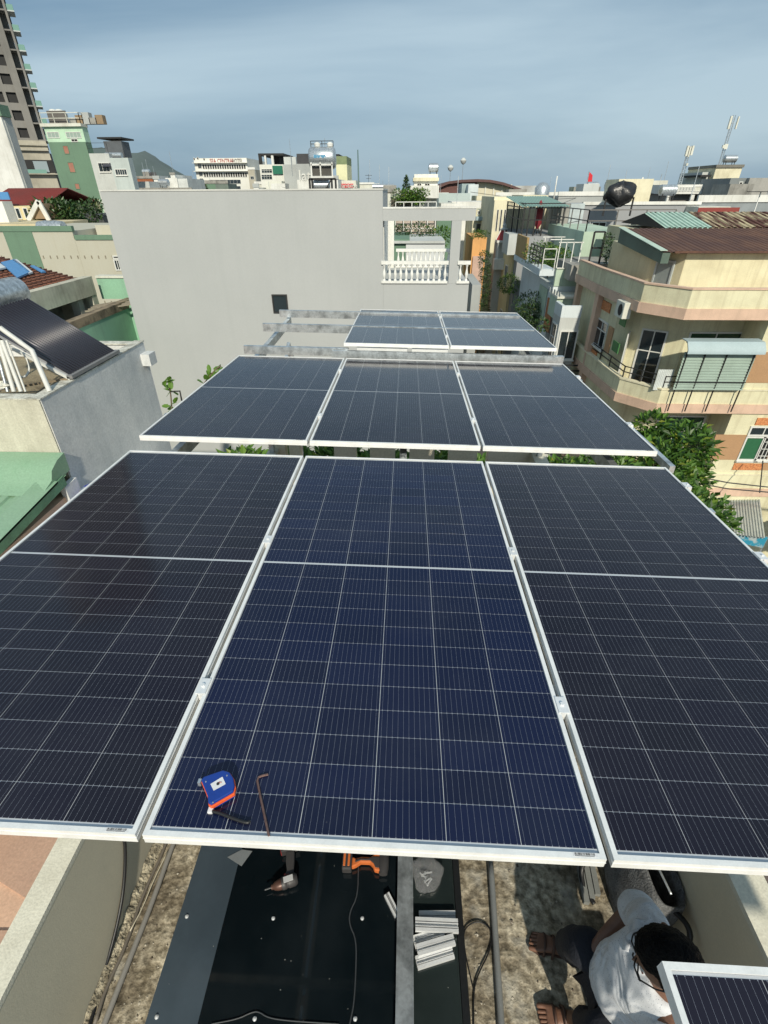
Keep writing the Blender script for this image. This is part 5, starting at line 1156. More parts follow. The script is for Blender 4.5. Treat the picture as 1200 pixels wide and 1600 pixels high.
# tiled roof house
th = thing('house', 'low house with a brown tiled roof and a broad concrete eave behind the water heater', 'house', (-15, 16, GZ))
e1 = P(145, 438, x=-14.0); e0 = P(20, 468, x=-14.0); xe2 = -14.0; zE2 = (e1.z + e0.z) / 2
zr2 = zE2 + 1.5; xr2 = xe2 - 6
tlb = MB(); nT = 26
for i in range(nT):
    a0, a1 = i / nT, (i + 1) / nT
    x0, x1 = xe2 - .5 + (xr2 - xe2 + .5) * a0, xe2 - .5 + (xr2 - xe2 + .5) * a1; z0, z1 = zE2 + .05 + (zr2 - zE2) * a0, zE2 + .05 + (zr2 - zE2) * a1
    tlb.add([(x0 + .08, 9, z0 + .07), (x0 + .08, e1.y - .35, z0 + .07), (x1, e1.y - .35, z1), (x1, 9, z1), (x0 + .08, 9, z0 - .05), (x0 + .08, e1.y - .35, z0 - .05), (x1, e1.y - .35, z1 - .05), (x1, 9, z1 - .05)], [(0, 1, 2, 3), (7, 6, 5, 4), (0, 4, 5, 1), (1, 5, 6, 2), (2, 6, 7, 3), (3, 7, 4, 0)])
    for k in range(44):
        y = 9.2 + (e1.y - 9.8) * k / 44; tlb.bar(((x0 + .08), y, z0 + .08), (x1, y, z1 + .015), .06, .04)
tlb.build('roof_tiles', tiler, th, kind='stuff')
MB().box(xe2 - .4, 9, zE2 - .62, xe2, e1.y, zE2 + .12).build('eave_band', cbeige, th)
MB().box(xr2 - 1, 9.1, GZ, xe2 - 1.6, e1.y - .3, zE2 - .1).build('wall', M_conc, th)
MB().box(xr2 - 1, e1.y - .4, GZ, xe2 - .02, e1.y - .0, zE2 - .0).build('end_wall', cbeige, th)
for y in (11.5, 13.8, 16.2, e1.y - 1.4): MB().box(xe2 - .45, y, GZ, xe2 - .1, y + .35, zE2 - .63).build('column', M_conc, th)
window(th, (xe2 - 1.6, 15.2, zE2 - 1.8), 1.0, 1.3, R(90), cols=2); window(th, (xe2 - 1.6, 12.9, zE2 - 1.8), .9, 1.3, R(90), cols=2)
for k in range(4):
    o = MB().box(xe2 - 1.4, 16.9 + .05 * k, zE2 - 2.2 + .3 * k, xe2 - .6, 18.2, zE2 - 2.15 + .3 * k).build('plank', mat('weathered_wood', (.30, .26, .2), .9, amt=.6, scale=6), th)
for k, (pts, m_, lb) in enumerate((([(2, 412), (24, 407), (48, 427), (28, 436)], bluet, 'wide blue tarp sheet spread on the brown tiled roof'), ([(20, 408), (27, 407), (52, 427), (46, 429)], wht, 'white strip between the blue sheets on the brown tiled roof'),
                               ([(48, 417), (54, 417), (72, 426), (66, 427)], bluet, 'short blue strip lying apart on the brown tiled roof'), ([(-14, 414), (0, 413), (10, 420), (-8, 424)], wht, 'pale sheet at the left edge of the brown tiled roof'))):
    v = []
    for (a, b) in pts:
        d = (P(a, b, y=1) - Vector((0, 0, CAMZ))); s = (zr2 - zE2) / (xr2 - xe2 + .5)   # meet the roof plane z = zE2+.05+s*(x-xe2+.5)
        t = (zE2 + .18 - s * (xe2 - .5) - CAMZ) / (d.z - s * d.x); v.append(Vector((0, 0, CAMZ)) + d * t)
    o = MB().add([p + Vector((0, 0, .06)) for p in v] + [p + Vector((0, 0, .0)) for p in v], [(0, 1, 2, 3), (7, 6, 5, 4), (0, 4, 5, 1), (1, 5, 6, 2), (2, 6, 7, 3), (3, 7, 4, 0)]).build('tarp', m_); tag(o, lb, 'tarp')
# mint roofed yard beside it
my = thing('building', 'mint green low building with a mossy wall top left of the grey rendered house', 'building', (-13, 16, GZ))
w1 = P(211, 476, x=-12.6); w0 = P(118, 520, x=-12.6)
mintw = mat('mint_wall', (.26, .48, .33), .8, dirt=(.18, .3, .22), amt=.4, scale=.8, streak=.3)
MB().box(-12.9, w0.y - 3, GZ, -12.6, w1.y, w1.z - .02).build('side_wall', mintw, my)
MB().box(-12.93, w0.y - 3, w1.z - .018, -12.57, w1.y + .05, w1.z + .30).build('wall_top', rustw, my)
MB().corr((-13.95, w0.y - 1, w1.z - .1), (1.02, 0, -.12), (0, w1.y - w0.y - 1, 0), 18, .03).build('roof_sheet', mat('mint_tin_roof', (.36, .60, .42), .5, amt=.3, scale=1), my)
MB().box(-12.9, w1.y - .6, GZ, -9.6, w1.y + 8, w1.z + .2).build('back_block', mintw, my)
MB().box(-14.2, w1.y + .2, w1.z + .21, -9.8, w1.y + .5, w1.z + 1.1).build('parapet', mintw, my)
MB().box(-14.2, w1.y + .15, w1.z + 1.102, -9.8, w1.y + .55, w1.z + 1.2).build('coping', M_offwh, my)
for k in range(4):
    o = MB().bar((-13.7, w1.y - 2.2 + .25 * k, w1.z + .12 + .03 * k), (-11.0 - .3 * k, w1.y - .5 + .25 * k, w1.z + .32), .12, .05).build('plank', MATS['weathered_wood'], my)
# red roofed house
rh = thing('house', 'house with a dark red metal roof and white edged gables at the left edge', 'house', (-28, 48, GZ))
Y = 46.0; A = P(-30, 322, y=Y); B = P(64, 322, y=Y); T = P(62, 295, y=Y + 4)
MB().box(A.x, Y + .4, GZ, B.x - .2, Y + 9, A.z).build('wall', ylw, rh)
MB().corr((A.x, Y, A.z), (0, 4, T.z - A.z), (B.x - A.x + .3, 0, 0), 44, .06).build('roof', redroof, rh)
MB().corr((A.x, Y + 4, T.z), (0, 5, A.z - T.z), (B.x - A.x + .3, 0, 0), 44, .06).build('roof', redroof, rh)
o = block('house', 'x', 'x', 14, 70, 345, 42, 3, ylw, root=rh)
g0, g1, gt = P(50, 342, y=42), P(74, 342, y=42), P(63, 318, y=42)
MB().prism([(g0.x, g0.z), (g1.x, g1.z), (gt.x, gt.z)], 42, 44, 'y').build('gable', mat('brown_gable', (.28, .20, .12), .8), rh)
MB().bar((g0.x - .2, 41.85, g0.z - .1), (gt.x, 41.85, gt.z + .15), .3, .14, up=(0, 1, 0)).bar((g1.x + .2, 41.85, g1.z - .1), (gt.x, 41.85, gt.z + .15), .3, .14, up=(0, 1, 0)).build('gable_trim', M_white, rh)
MB().box(X(22, 338, 43), 43, GZ, X(52, 338, 43), 45, Z(30, 322, 43)).build('wall', ylw, rh)
grid(rh, 43.0, [(27, 32), (39, 44)], [(326, 341)], cols=1)
o = MB().box(X(0, 310, 45), 45, Z(0, 312, 45), X(15, 310, 45), 45.1, Z(0, 300, 45)).build('tarp', bluet); tag(o, 'small blue sheet hanging at the left end of the dark red roof', 'tarp')
o = block('building', 'white house wall at the left edge, in front of the dark red roof', 'building', -70, 3, 315, 39, 1.0, M_white)
o = block('building', 'tall white building with a grey flank at the left edge, before the concrete tower', 'building', -90, 1, 182, 58, 1.3, M_white)
a0, b0, y0, y1, zt_ = INFO[o.name]
MB().box(b0 + .002, y0 + .3, GZ, b0 + .06, y1, zt_ - .1).build('grey_flank', M_grey, o); 
MB().box(a0, y0 - .1, zt_ + .01, b0 + .2, y1, zt_ + .9).build('green_top', M_green, o)
# tower
Y = 155.0; TWC = Vector((X(70.5, 212, Y), Y, GZ))
tw = thing('tower', 'unfinished concrete high-rise tower with open floors and green glass balconies', 'tower', TWC); tw.rotation_euler.z = R(31)
tcon = mat('tower_concrete', (.235, .225, .205), .9, dirt=(.13, .125, .115), amt=.6, scale=.12, streak=.4)
fl = 3.45; zb0 = Z(30, 221, Y); NF = 34
xw = [(X(21, 212, Y), X(33, 212, Y)), (X(37, 212, Y), X(49.5, 212, Y))]
wm = X(49.5, 212, Y); pr_ = X(60, 214, Y); oc = X(70.5, 214, Y)
xl_ = wm - 26; zt3 = zb0 + fl * NF
MB().box(xl_, Y + .5, zb0, pr_, Y + 16, zt3).build('core', M_dark, tw)
fb_ = MB()
cols_ = [(xw[0][0] - (xw[1][0] - xw[0][0]) * k, xw[0][1] - (xw[1][0] - xw[0][0]) * k) for k in range(0, 6)][::-1] + [xw[1]]
edges = [xl_] + [e for c in cols_ for e in c] + [wm + .02]
for i in range(0, len(edges) - 1, 2):
    if edges[i + 1] > edges[i]: fb_.box(edges[i], Y, zb0, edges[i + 1], Y + .5, zt3)
for k in range(NF + 1):
    for c in cols_: fb_.box(c[0], Y + .003, zb0 + k * fl - .9 if k else zb0, c[1], Y + .5, zb0 + k * fl + .55)
fb_.build('facade_frame', tcon, tw)
MB().box(wm + .022, Y - .3, zb0, pr_, Y + 16, zt3).build('pier', tcon, tw)
fs2 = MB()
for k in range(NF + 1): fs2.box(pr_ + .003, Y - .1, zb0 + k * fl, oc, Y + 12, zb0 + k * fl + .28)
fs2.build('floor_slabs', tcon, tw)
MB().box(oc - .45, Y - .12, zb0, oc, Y + .4, zt3).box(oc - .45, Y + 6, zb0, oc, Y + 6.5, zt3).box(pr_ + .003, Y + 3, zb0, oc - .5, Y + 3.3, zt3).build('column', tcon, tw)
bgm = plain('balcony_glass', (.20, .36, .30), .15)
bsl = shared(('balcony_slab',), lambda b: b.box(0, 0, 0, 1.5, 5, .22), plain('balcony_white', (.5, .53, .52), .6)); bgl = shared(('balcony_glass',), lambda b: b.box(1.42, .1, .22, 1.46, 4.9, 1.25).box(.1, .06, .22, 1.42, .1, 1.25), bgm)
for k in range(NF):
    s = place(bsl, 'balcony', tw, (oc + .003, Y + .2, zb0 + k * fl + .03)); place(bgl, 'glass_rail', s, (0, 0, 0))
    MB().box(oc + .01, Y + 5.21 + .2, zb0 + k * fl, oc + .3, Y + 9, zb0 + k * fl + fl - .4).build('wall_strip', tcon, tw)
pod = mat('podium_render', (.44, .41, .33), .85, dirt=(.25, .23, .18), amt=.6, scale=.25, streak=.4)
MB().box(xl_, Y - 1.2, GZ, X(72, 222, Y), Y + 16, zb0 - .01).build('podium', pod, tw)
MB().box(xl_, Y - 1.9, Z(30, 237, Y), X(76, 235, Y), Y + 16, Z(30, 233.5, Y)).box(xl_, Y - 1.7, Z(30, 229, Y), X(75, 229, Y), Y + 16, Z(30, 226, Y)).build('cornice', pod, tw)
MB().box(X(34, 250, Y - 1.25), Y - 1.25, Z(30, 271, Y), X(82, 252, Y), Y - .9, Z(30, 251, Y)).build('opening', M_dark, tw)
MB().box(X(36, 270, Y), Y - 2.3, Z(30, 273.5, Y), X(92, 270, Y), Y - .8, Z(30, 272, Y)).build('ledge', pod, tw)
MB().box(X(36, 270, Y), Y - 2.2, Z(30, 271.8, Y), X(76, 270, Y), Y - 2.1, Z(30, 266, Y)).build('glass_rail', bgm, tw)
for l, r in ((36, 47), (58, 76)): MB().box(X(l, 258, Y), Y - 1.5, Z(30, 270, Y), X(r, 258, Y), Y - 1.3, Z(30, 253, Y)).build('glazing', plain('hazy_glass', (.30, .36, .38), .3), tw)
for l, r in ((80, 83), (88, 91), (93, 96)): MB().box(X(l, 300, Y), Y - 1.3, Z(85, 306, Y), X(r, 300, Y), Y - 1.1, Z(85, 294, Y)).build('opening', M_dark, tw)
MB().box(X(72, 222, Y) + .01, Y, GZ, X(98, 300, Y), Y + 14, Z(80, 240, Y)).build('podium_wing', tcon, tw)

# green building
gb = block('building', 'tall sage green building with a light mint top floor next to the concrete tower', 'building', 75, 134, 222, 72, 1.2, M_green)
x0, x1, y0, y1, zt_ = INFO[gb.name]
zt4 = Z(100, 198, 72); MB().box(x0 + .01, y0, zt_ + .005, x1, y1, zt4).build('top_floor', M_mint, gb)
MB().box(x0 - .2, y0 - .3, zt4 + .003, x1 + .1, y1, zt4 + .3).build('roof_slab', M_offwh, gb)
MB().box(x0, y0 - .03, GZ, x1 + .03, y0 - .003, Z(120, 312, 72)).build('mint_base', M_mint, gb)
grid(gb, y0, [(75, 92)], [(207, 215)], cols=3, pm=plain('dusty_glass', (.32, .40, .35), .3)); grid(gb, y0, [(104, 126)], [(207, 215)], cols=4, pm=MATS['dusty_glass'])
grid(gb, y0, [(112, 121)], [(217.5, 221)], cols=2, pm=M_dark)
rdw = mat('red_brick_vent', (.36, .17, .12), .9)
for l, t, r, b in ((100, 228, 107, 240), (108, 254, 116, 269), (118, 287, 124, 295)): winpx(gb, l, t, r, b, y=y0, cols=1, pm=rdw, sill=False, fm=M_green, ring=.04)
winpx(gb, 127, 313, 132, 320, y=y0 - .03, cols=1, pm=rdw, sill=False)
rail(gb, [(x0, y0, zt4 + .3), (x1, y0, zt4 + .3), (x1, y1, zt4 + .3)], h=1.0, m=M_offwh, r=.06)
MB().box(x0 + .3, y0 + 1, zt4 + .3, x0 + 2.6, y0 + 1.1, zt4 + 1.6).build('roof_hut', mat('dark_hut', (.12, .11, .10), .8), gb)
for k, (a, b, r) in enumerate(((86, 184, .7), (96, 184, .8))):
    o = MB().lathe([(0, -1), (r, -.9), (r, .5), (.3, .9), (0, .95)], P(a, b + 2, y=74), 14).build('water_tank', M_white, gb, smooth=50)
for k in range(5): MB().box(x0 + 2.9 + k * .8, y0 + .8, zt4 + .3, x0 + 3.8 + k * .8, y0 + 1.6, zt4 + .9 + .25 * (k % 3)).build('roof_crate', [M_conc, mat('crate_brown', (.28, .2, .12), .8), M_grey][k % 3], gb)
# grey buildings beside it
g1_ = block('building', 'plain grey building with one barred window, right of the sage green building', 'building', 140, 171, 245, 64, 2.2, M_lgrey, cap=.3); winpx(g1_, 155, 255, 171, 268, y=64, cols=3, bars=5)
x0, x1, y0, y1, zt_ = INFO[g1_.name]; rail(g1_, [(x0, 64, zt_ + .3), (x1, 64, zt_ + .3)], h=.9)
MB().box(x0 + .3, 66, zt_ + 1.7, x0 + 3.0, 69, zt_ + 1.85).build('canopy', M_dark, g1_); MB().box(x0 + .8, 66.2, zt_ + .1, x0 + 2.8, 68, zt_ + 1.5).build('roof_room', mat('shed_dark', (.10, .11, .12), .7), g1_)
g2_ = block('building', 'light grey building with a wide louvred window, left of the hill', 'building', 172, 201, 252, 62, 1, mat('pale_green_grey', (.50, .56, .54), .85, amt=.4, scale=.4, streak=.3), cap=.3); winpx(g2_, 181, 265, 198, 273, y=62, cols=5)
heater('water heater on top of the light grey building left of the hill', 178, 243, 65, 1.8)
for l, r, t, y, m_, lb, pr in ((207, 238, 279, 96, mat('rust_red_roof', (.34, .12, .055), .8, amt=.5, scale=.4, streak=.3), 'small house with a rust red front, just right of the light grey building', 0),
                           (240, 249, 280, 90, M_white, 'narrow white house between the rust red front and the second white house', 0),
                           (227, 239, 274, 112, M_white, 'small white roof room peeping above the rust red front', 0),
                           (258, 276, 278, 84, M_white, 'white house in front of the hill, left half of the white pair', 1),
                           (277, 292, 279, 83, mat('white_dull', (.60, .62, .60), .8), 'white house in front of the hill, right half of the white pair', 1),
                           (266, 273, 273, 88, M_white, 'little white roof room on the white pair before the hill', 0)):
    o = block('house', lb, 'house', l, r, t, y, 7, m_)
    if not pr: dress(o, int(l))
    if pr: x0, x1, y0, y1, zt_ = INFO[o.name]; gridw(o, y0, x0 + .3, x1 - .3, 2, zt_ - 2.6, zt_ - .6, 1, .5, .8, cols=1)
# low town between: filler houses near the left
for l, r, t, y, m_, lb in ((84, 104, 312, 56, ylw, 'small pale yellow house below the sage green building'), (69, 84, 322, 58, M_conc, 'low concrete house right of the dark red roof'), (104, 160, 336, 50, mat('dark_shed', (.08, .085, .09), .7), 'long dark shed in front of the mint base of the green building'),
                           (-60, 60, 350, 37, mat('sand_paint', (.58, .50, .32), .85, amt=.5, scale=.4), 'sand coloured low house behind the long cream building')):
    o = block('house', lb, 'house', l, r, t, y, 6, m_)
    if m_ is ylw: winpx(o, 95, 317, 102, 323, y=56, cols=2)
tree('round dark green tree behind the long cream building, left of the dark shed', (P(88, 345, y=44).x, 44, GZ), [(P(82, 340, y=44).x, 44, Z(82, 340, 44), 1.6), (P(96, 342, y=44).x, 44, Z(96, 342, 44), 1.5), (P(106, 346, y=44).x, 44, Z(106, 346, 44), 1.2), (P(90, 330, y=44).x, 44.5, Z(90, 333, 44), 1.2)], 2600, .32, 21, LD)
tree('thin twiggy shrub beside the dark shed under the mint base', (P(120, 340, y=47).x, 47, GZ), [(P(119, 334, y=47).x, 47, Z(119, 330, 47), 1.0), (P(128, 340, y=47).x, 47, Z(128, 338, 47), 1.2), (P(146, 322, y=47).x, 47, Z(146, 322, 47), .8), (P(144, 336, y=47).x, 47, Z(144, 334, 47), .9)], 900, .28, 22, LD, r0=.08)

# ================================================================== skyline in the middle
hz_ = mat('hotel_white', (.74, .74, .68), .7, dirt=(.5, .49, .42), amt=.4, scale=.2, streak=.3)
hot = block('hotel', 'white hotel with two rows of dark windows and a red roof sign', 'hotel', 302, 385, 247, 150, 20, hz_)
x0, x1, y0, y1, zt_ = INFO[hot.name]
for t, b in ((257.5, 264), (270, 276.5)):
    for i in range(18): winpx(hot, 317 + i * 3.78 + (2 if t > 260 else 0), t, 319.4 + i * 3.78 + (2 if t > 260 else 0), b, y=y0, cols=1, pm=M_dark, sill=False, ring=.1)
for k in range(3): winpx(hot, 309.5 + k * 1.6, 255 + k * 12, 314.5 + k * 1.6, 263 + k * 12, y=y0, cols=2, rows=2, sill=False)
for t, b in ((281, 287), (291, 297)): winpx(hot, 327, t, 376, b, y=y0, cols=9, sill=False)
MB().box(x0 - .2, y0 - .9, Z(340, 268, y0), x1 + .3, y0, Z(340, 267, y0)).box(x0 - .2, y0 - .9, Z(340, 255, y0), x1 + .3, y0, Z(340, 254.2, y0)).build('ledge', hz_, hot)
rdl = plain('sign_red', (.35, .06, .05), .5)
text(hot, 'SEA CENTRAL', 347, 251.8, y0, 1.25, rdl, sx=.8); text(hot, 'HOTEL', 371, 251.8, y0, 1.25, plain('sign_brown', (.12, .09, .08), .5), sx=.7)
for k, (a, b) in enumerate(((302.5, 247), (308, 246), (318, 247.5))): winpx(hot, a, b, a + 2, b + 3, y=y0, cols=1, pm=M_dark, sill=False)
o = block('house', 'beige side building attached to the right of the white hotel', 'building', 387, 398, 265, 148, 12, pod); dress(o, 5)
for l, r, t, y, m_, lb in ((321, 336, 287, 118, M_green, 'small green hut in front of the white hotel, left of its grey twin'), (336, 356, 287, 117, mat('grey_green_hut', (.16, .20, .17), .8), 'small grey green hut in front of the white hotel'),
                        (296, 304, 290, 110, M_white, 'low white house left of the hotel base'), (398, 410, 288, 120, M_offwh, 'low pale house between the hotel and the shuttered block')):
    dress(block('house', lb, 'house', l, r, t, y, 6, m_), int(l))
tree('dark bushes at the left foot of the white hotel', (P(308, 296, y=112).x, 112, GZ), [(P(306, 295, y=112).x, 112, Z(306, 295, 112), 1.4), (P(314, 296, y=112).x, 112, Z(314, 296, 112), 1.3)], 500, .5, 23, LD)
b2_ = block('building', 'white block with an open dark roof terrace and green netting', 'building', 405, 444, 257, 105, 9, hz_)
x0, x1, y0, y1, zt_ = INFO[b2_.name]; zt5 = Z(425, 239.5, 105)
MB().box(x0, y0, zt5 - .3, x1, y1, zt5).box(x0, y0, zt_ + .003, x0 + .5, y0 + .5, zt5 - .303).box(x0 + 3, y0 + 3, zt_ + .003, x1 - 2.5, y1, zt5 - .303).build('terrace_frame', M_dark, b2_)
MB().box(x1 - 2.2, y0, zt_ + .003, x1 - 1.8, y0 + .4, zt5 - .303).box(x1 - 3.4, y0, zt_ + .003, x1 - 3.1, y0 + .4, zt5 - .303).build('white_columns', M_white, b2_)
for t, b in ((264.5, 270), (273, 280)): winpx(b2_, 409, t, 425, b, y=y0, cols=4, rows=2, sill=False)
MB().box(X(426.5, 265, y0), y0 - .3, Z(430, 272, y0), X(442, 265, y0), y0 - .05, Z(430, 259, y0)).build('green_netting', plain('net_green', (.02, .16, .10), .8), b2_)
MB().box(X(415, 285, 98), 98, GZ, X(440, 285, 98), 101, Z(430, 283, 98)).build('front_annex', M_offwh, b2_)
b3_ = block('building', 'grey flank building standing right of the white block with green netting', 'building', 442, 462, 257, 100, 9, M_grey)
MB().box(X(444, 257, 102), 102, Z(450, 257, 100), X(463, 257, 102), 108, Z(450, 244, 100)).build('roof_room', M_lgrey, b3_)
o = block('building', 'dark roofed grey building bearing white letters, left of the big steel tank', 'building', 462, 487, 256, 92, 8, M_grey)
x0, x1, y0, y1, zt_ = INFO[o.name]; MB().box(x0 + .2, y0 + .2, zt_ + .003, x1, y1, Z(470, 240, 92)).build('roof_room', mat('charcoal_room', (.05, .05, .055), .7), o)
text(o, 'late', 481, 275, y0, 2.0, M_white); MB().box(x0, y0 - .04, GZ, x1, y0 - .003, Z(475, 281, 92)).build('white_base', M_white, o)
# steel tank tower
Yt = 66.0
tk = thing('water_tower', 'big horizontal steel water tank on a white framed stand above the grey wall', 'water tower', (X(504, 290, Yt), Yt, GZ))
c = P(504, 247, y=Yt); c2 = P(503, 290, y=Yt); s = abs(X(523, 250, Yt) - X(486, 250, Yt))
MB().lathe([(0, -s / 2 - .15), (.85, -s / 2 - .1), (1.0, -s / 2 + .1), (1.0, s / 2 - .1), (.85, s / 2 + .1), (0, s / 2 + .15)], (c.x, Yt, c.z), 24, 'x').build('tank', M_steel, tk, smooth=50)
MB().box(X(492, 245, Yt), Yt - 1.03, Z(500, 247.5, Yt), X(511, 245, Yt), Yt - .99, Z(500, 242.5, Yt)).build('tank_label', mat('tank_label_blue', (.08, .28, .45), .5, dirt=(.5, .55, .58), amt=1, scale=4, lo=.5, hi=.55), tk)
fr_ = MB(); za, zb4 = Z(500, 280, Yt), Z(500, 258, Yt)
for px in (489, 503, 521): fr_.bar((X(px, 270, Yt), Yt - .9, za), (X(px, 270, Yt), Yt - .9, zb4 + .2), .14, .14, up=(0, 1, 0))
fr_.bar((X(488, 258, Yt), Yt - .9, zb4), (X(522, 258, Yt), Yt - .9, zb4), .14, .14).bar((X(488, 278, Yt), Yt - .9, za + .1), (X(523, 278, Yt), Yt - .9, za + .1), .16, .3)
fr_.build('white_frame', M_white, tk); MB().box(X(489, 270, Yt), Yt - .6, za + .3, X(521, 270, Yt), Yt - .5, zb4).build('dark_panel', mat('brown_glass', (.08, .075, .065), .4), tk)
lg = MB()
for px in (486, 490, 520, 526): lg.bar((X(px, 285, Yt), Yt - .9, -4), (X(px, 285, Yt), Yt - .9, za), .2, .2, up=(0, 1, 0))
lg.bar((X(485, 280, Yt), Yt - .9, za), (X(526, 280, Yt), Yt - .9, za), .2, .2).bar((X(510, 297, Yt), Yt - .9, Z(510, 297, Yt)), (X(520, 282, Yt), Yt - .9, za), .12, .12, up=(0, 1, 0)).build('stand', M_blksteel, tk)
rail(tk, [(X(486, 234, Yt), Yt, c.z + 1.0), (X(521, 234, Yt), Yt, c.z + 1.0)], h=.5, r=.06)
for a in (-.5, .9): MB().lathe([(0, 0), (.3, 0), (.35, .25), (.15, .4), (0, .4)], (c.x + a, Yt, c.z + 1.0), 10).build('lid', M_white, tk, smooth=50)
tank(tk, (c2.x, Yt, c2.z), .62, 1.7)
dress(block('building', 'white building behind the stand of the big steel tank', 'building', 487, 528, 280, 76, 8, M_white), 6)
o = block('building', 'pale yellow and olive tower right of the big steel tank', 'building', 525, 542, 257, 88, 7, mat('pale_lemon', (.68, .66, .42), .8, amt=.4, scale=.3)); x0, x1, y0, y1, zt_ = INFO[o.name]
MB().box(x0, y0, zt_ + .003, x1, y1, Z(535, 244, 88)).build('olive_top', mat('olive_paint', (.20, .25, .13), .8), o); MB().box(x0 - .5, y0 + 1, Z(535, 243.5, 88), x1 - 1.2, y1, Z(535, 240, 88)).build('dark_canopy', M_dark, o)
o = block('building', 'low building with a red and white sign right of the steel tank', 'building', 533, 556, 282, 80, 7, M_offwh)
MB().box(X(534, 292, 80), 79.85, Z(545, 293.5, 80), X(552, 292, 80), 79.98, Z(545, 287, 80)).build('sign_board', plain('signboard_red', (.55, .03, .04), .5), o); text(o, 'Maritime', 543, 290.2, 79.83, .75, M_white)
o = block('building', 'cluttered low roof left of the thin green pole', 'building', 556, 562, 285, 84, 6, M_conc)
for (px, py0, py1, y, r, m_, lb) in ((559, 300, 234, 70, .16, plain('pole_green', (.10, .16, .15), .5), 'tall tapering grey green pole rising above the grey wall'), (576, 297, 272, 90, .06, M_blksteel, 'thin aerial pole with a crossbar right of the grey green pole')):
    o = MB().cyl(P(px, py1, y=y) - Vector((0, 0, 12)), P(px, py1, y=y), r, r * .4, 8).build('pole', m_, smooth=True); tag(o, lb, 'pole')
    if r < .1: b = P(px, 274, y=y); MB().bar(b - Vector((.5, 0, 0)), b + Vector((.5, 0, 0)), .05, .05).bar(b - Vector((.35, 0, .4)), b + Vector((.35, 0, -.4)), .05, .05).build('crossbar', M_blksteel, o)
for px, t, y, lb in ((452, 217, 100, 'thin mast on the roof left of the dark lettered building'), (487, 224, 70, 'thin rod at the left end of the steel tank'), (507, 216, 70, 'thin rod rising behind the steel tank'), (598, 282, 90, 'short rod near the thin green pole')):
    a = P(px, t, y=y); o = MB().cyl(a - Vector((0, 0, 5)), a, .05, .03, 6).build('aerial', M_steel); tag(o, lb, 'aerial')
for l, r, t, y, m_, lb in ((562, 584, 288, 82, M_offwh, 'low cream house with a curved front right of the grey green pole'), (587, 600, 297, 70, M_white, 'white flat canopy roof behind the grey wall end'), (600, 618, 300, 60, mat('brownish', (.4, .36, .3), .8), 'small shuttered house left of the ivy hung terrace'),
                           (396, 404, 293, 95, M_white, 'tiny white house behind the grey wall, left of the shuttered block')):
    dress(block('house', lb, 'house', l, r, t, y, 6, m_), int(l))
heater('wide water heater on the roof left of the conifer', 599, 292, 66, 2.4)
# ivy terrace + conifer + white house with two windows
o = block('house', 'low house with ivy hanging over its terrace, just above the grey terrace beam', 'house', 600, 663, 303, 50, 7, M_offwh); x0, x1, y0, y1, zt_ = INFO[o.name]
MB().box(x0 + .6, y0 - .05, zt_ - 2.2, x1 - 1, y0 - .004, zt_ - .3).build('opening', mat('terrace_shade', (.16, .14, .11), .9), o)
tree('curtain of ivy hanging over the low terrace left of the white two-window house', (X(640, 310, 49.5), 49.3, zt_ - 1), [(X(622 + k * 6.5, 305, 49.5), 49.3, Z(622 + k * 6.5, 305 + (k % 2) * 3, 49.5), .62) for k in range(7)] + [(X(650, 308, 49.5), 49.3, Z(650, 308, 49.5), .8)], 2200, .16, 31, LG, cat='ivy', name='ivy', r0=.04)
cn = P(635, 276, y=60); t = thing('conifer', 'small dark pointed conifer behind the grey terrace beam', 'tree', (cn.x, 60, GZ))
MB().cyl((cn.x, 60, -3), (cn.x, 60, cn.z), .09, .02, 6).build('trunk', barkm, t)
vs, fs = [], []
for k in range(16):
    z = cn.z - .1 - k * .22; rr_ = .08 + .075 * k
    v_, f_ = foliage([(cn.x, 60, z, rr_)], 60, .22, 50 + k); n0 = len(vs); vs += v_; fs += [tuple(i + n0 for i in f) for f in f_]
MB().add(vs, fs).build('crown', LD, t, fixn=False)
wh = block('house', 'small white three storey house with two dark windows and a tank on its roof', 'house', 647, 684, 283, 62, 7, M_white); x0, x1, y0, y1, zt_ = INFO[wh.name]
zt6 = Z(665, 272, 62); MB().box(x0, y0, zt_ + .3, x1, y1, zt6).build('top_band', M_white, wh); MB().box(x0 - .1, y0 - .35, zt_ + .003, x1 + .1, y1, zt_ + .297).build('cornice', M_cream, wh)
grid(wh, y0, [(652, 658), (664, 671)], [(287, 297.5)], cols=2, pm=M_dark); grid(wh, y0, [(651, 656), (675, 681)], [(303, 308)], cols=1, pm=M_dark) ; tank(wh, (X(678, 262, 64), 65, Z(678, 262, 65)), .42, 1.0)
MB().box(x0 - .4, y0 - 1.4, Z(665, 306, y0) - .2, x1 + .1, y0 - .003, Z(665, 306, y0) + .9).build('balcony', M_white, wh)
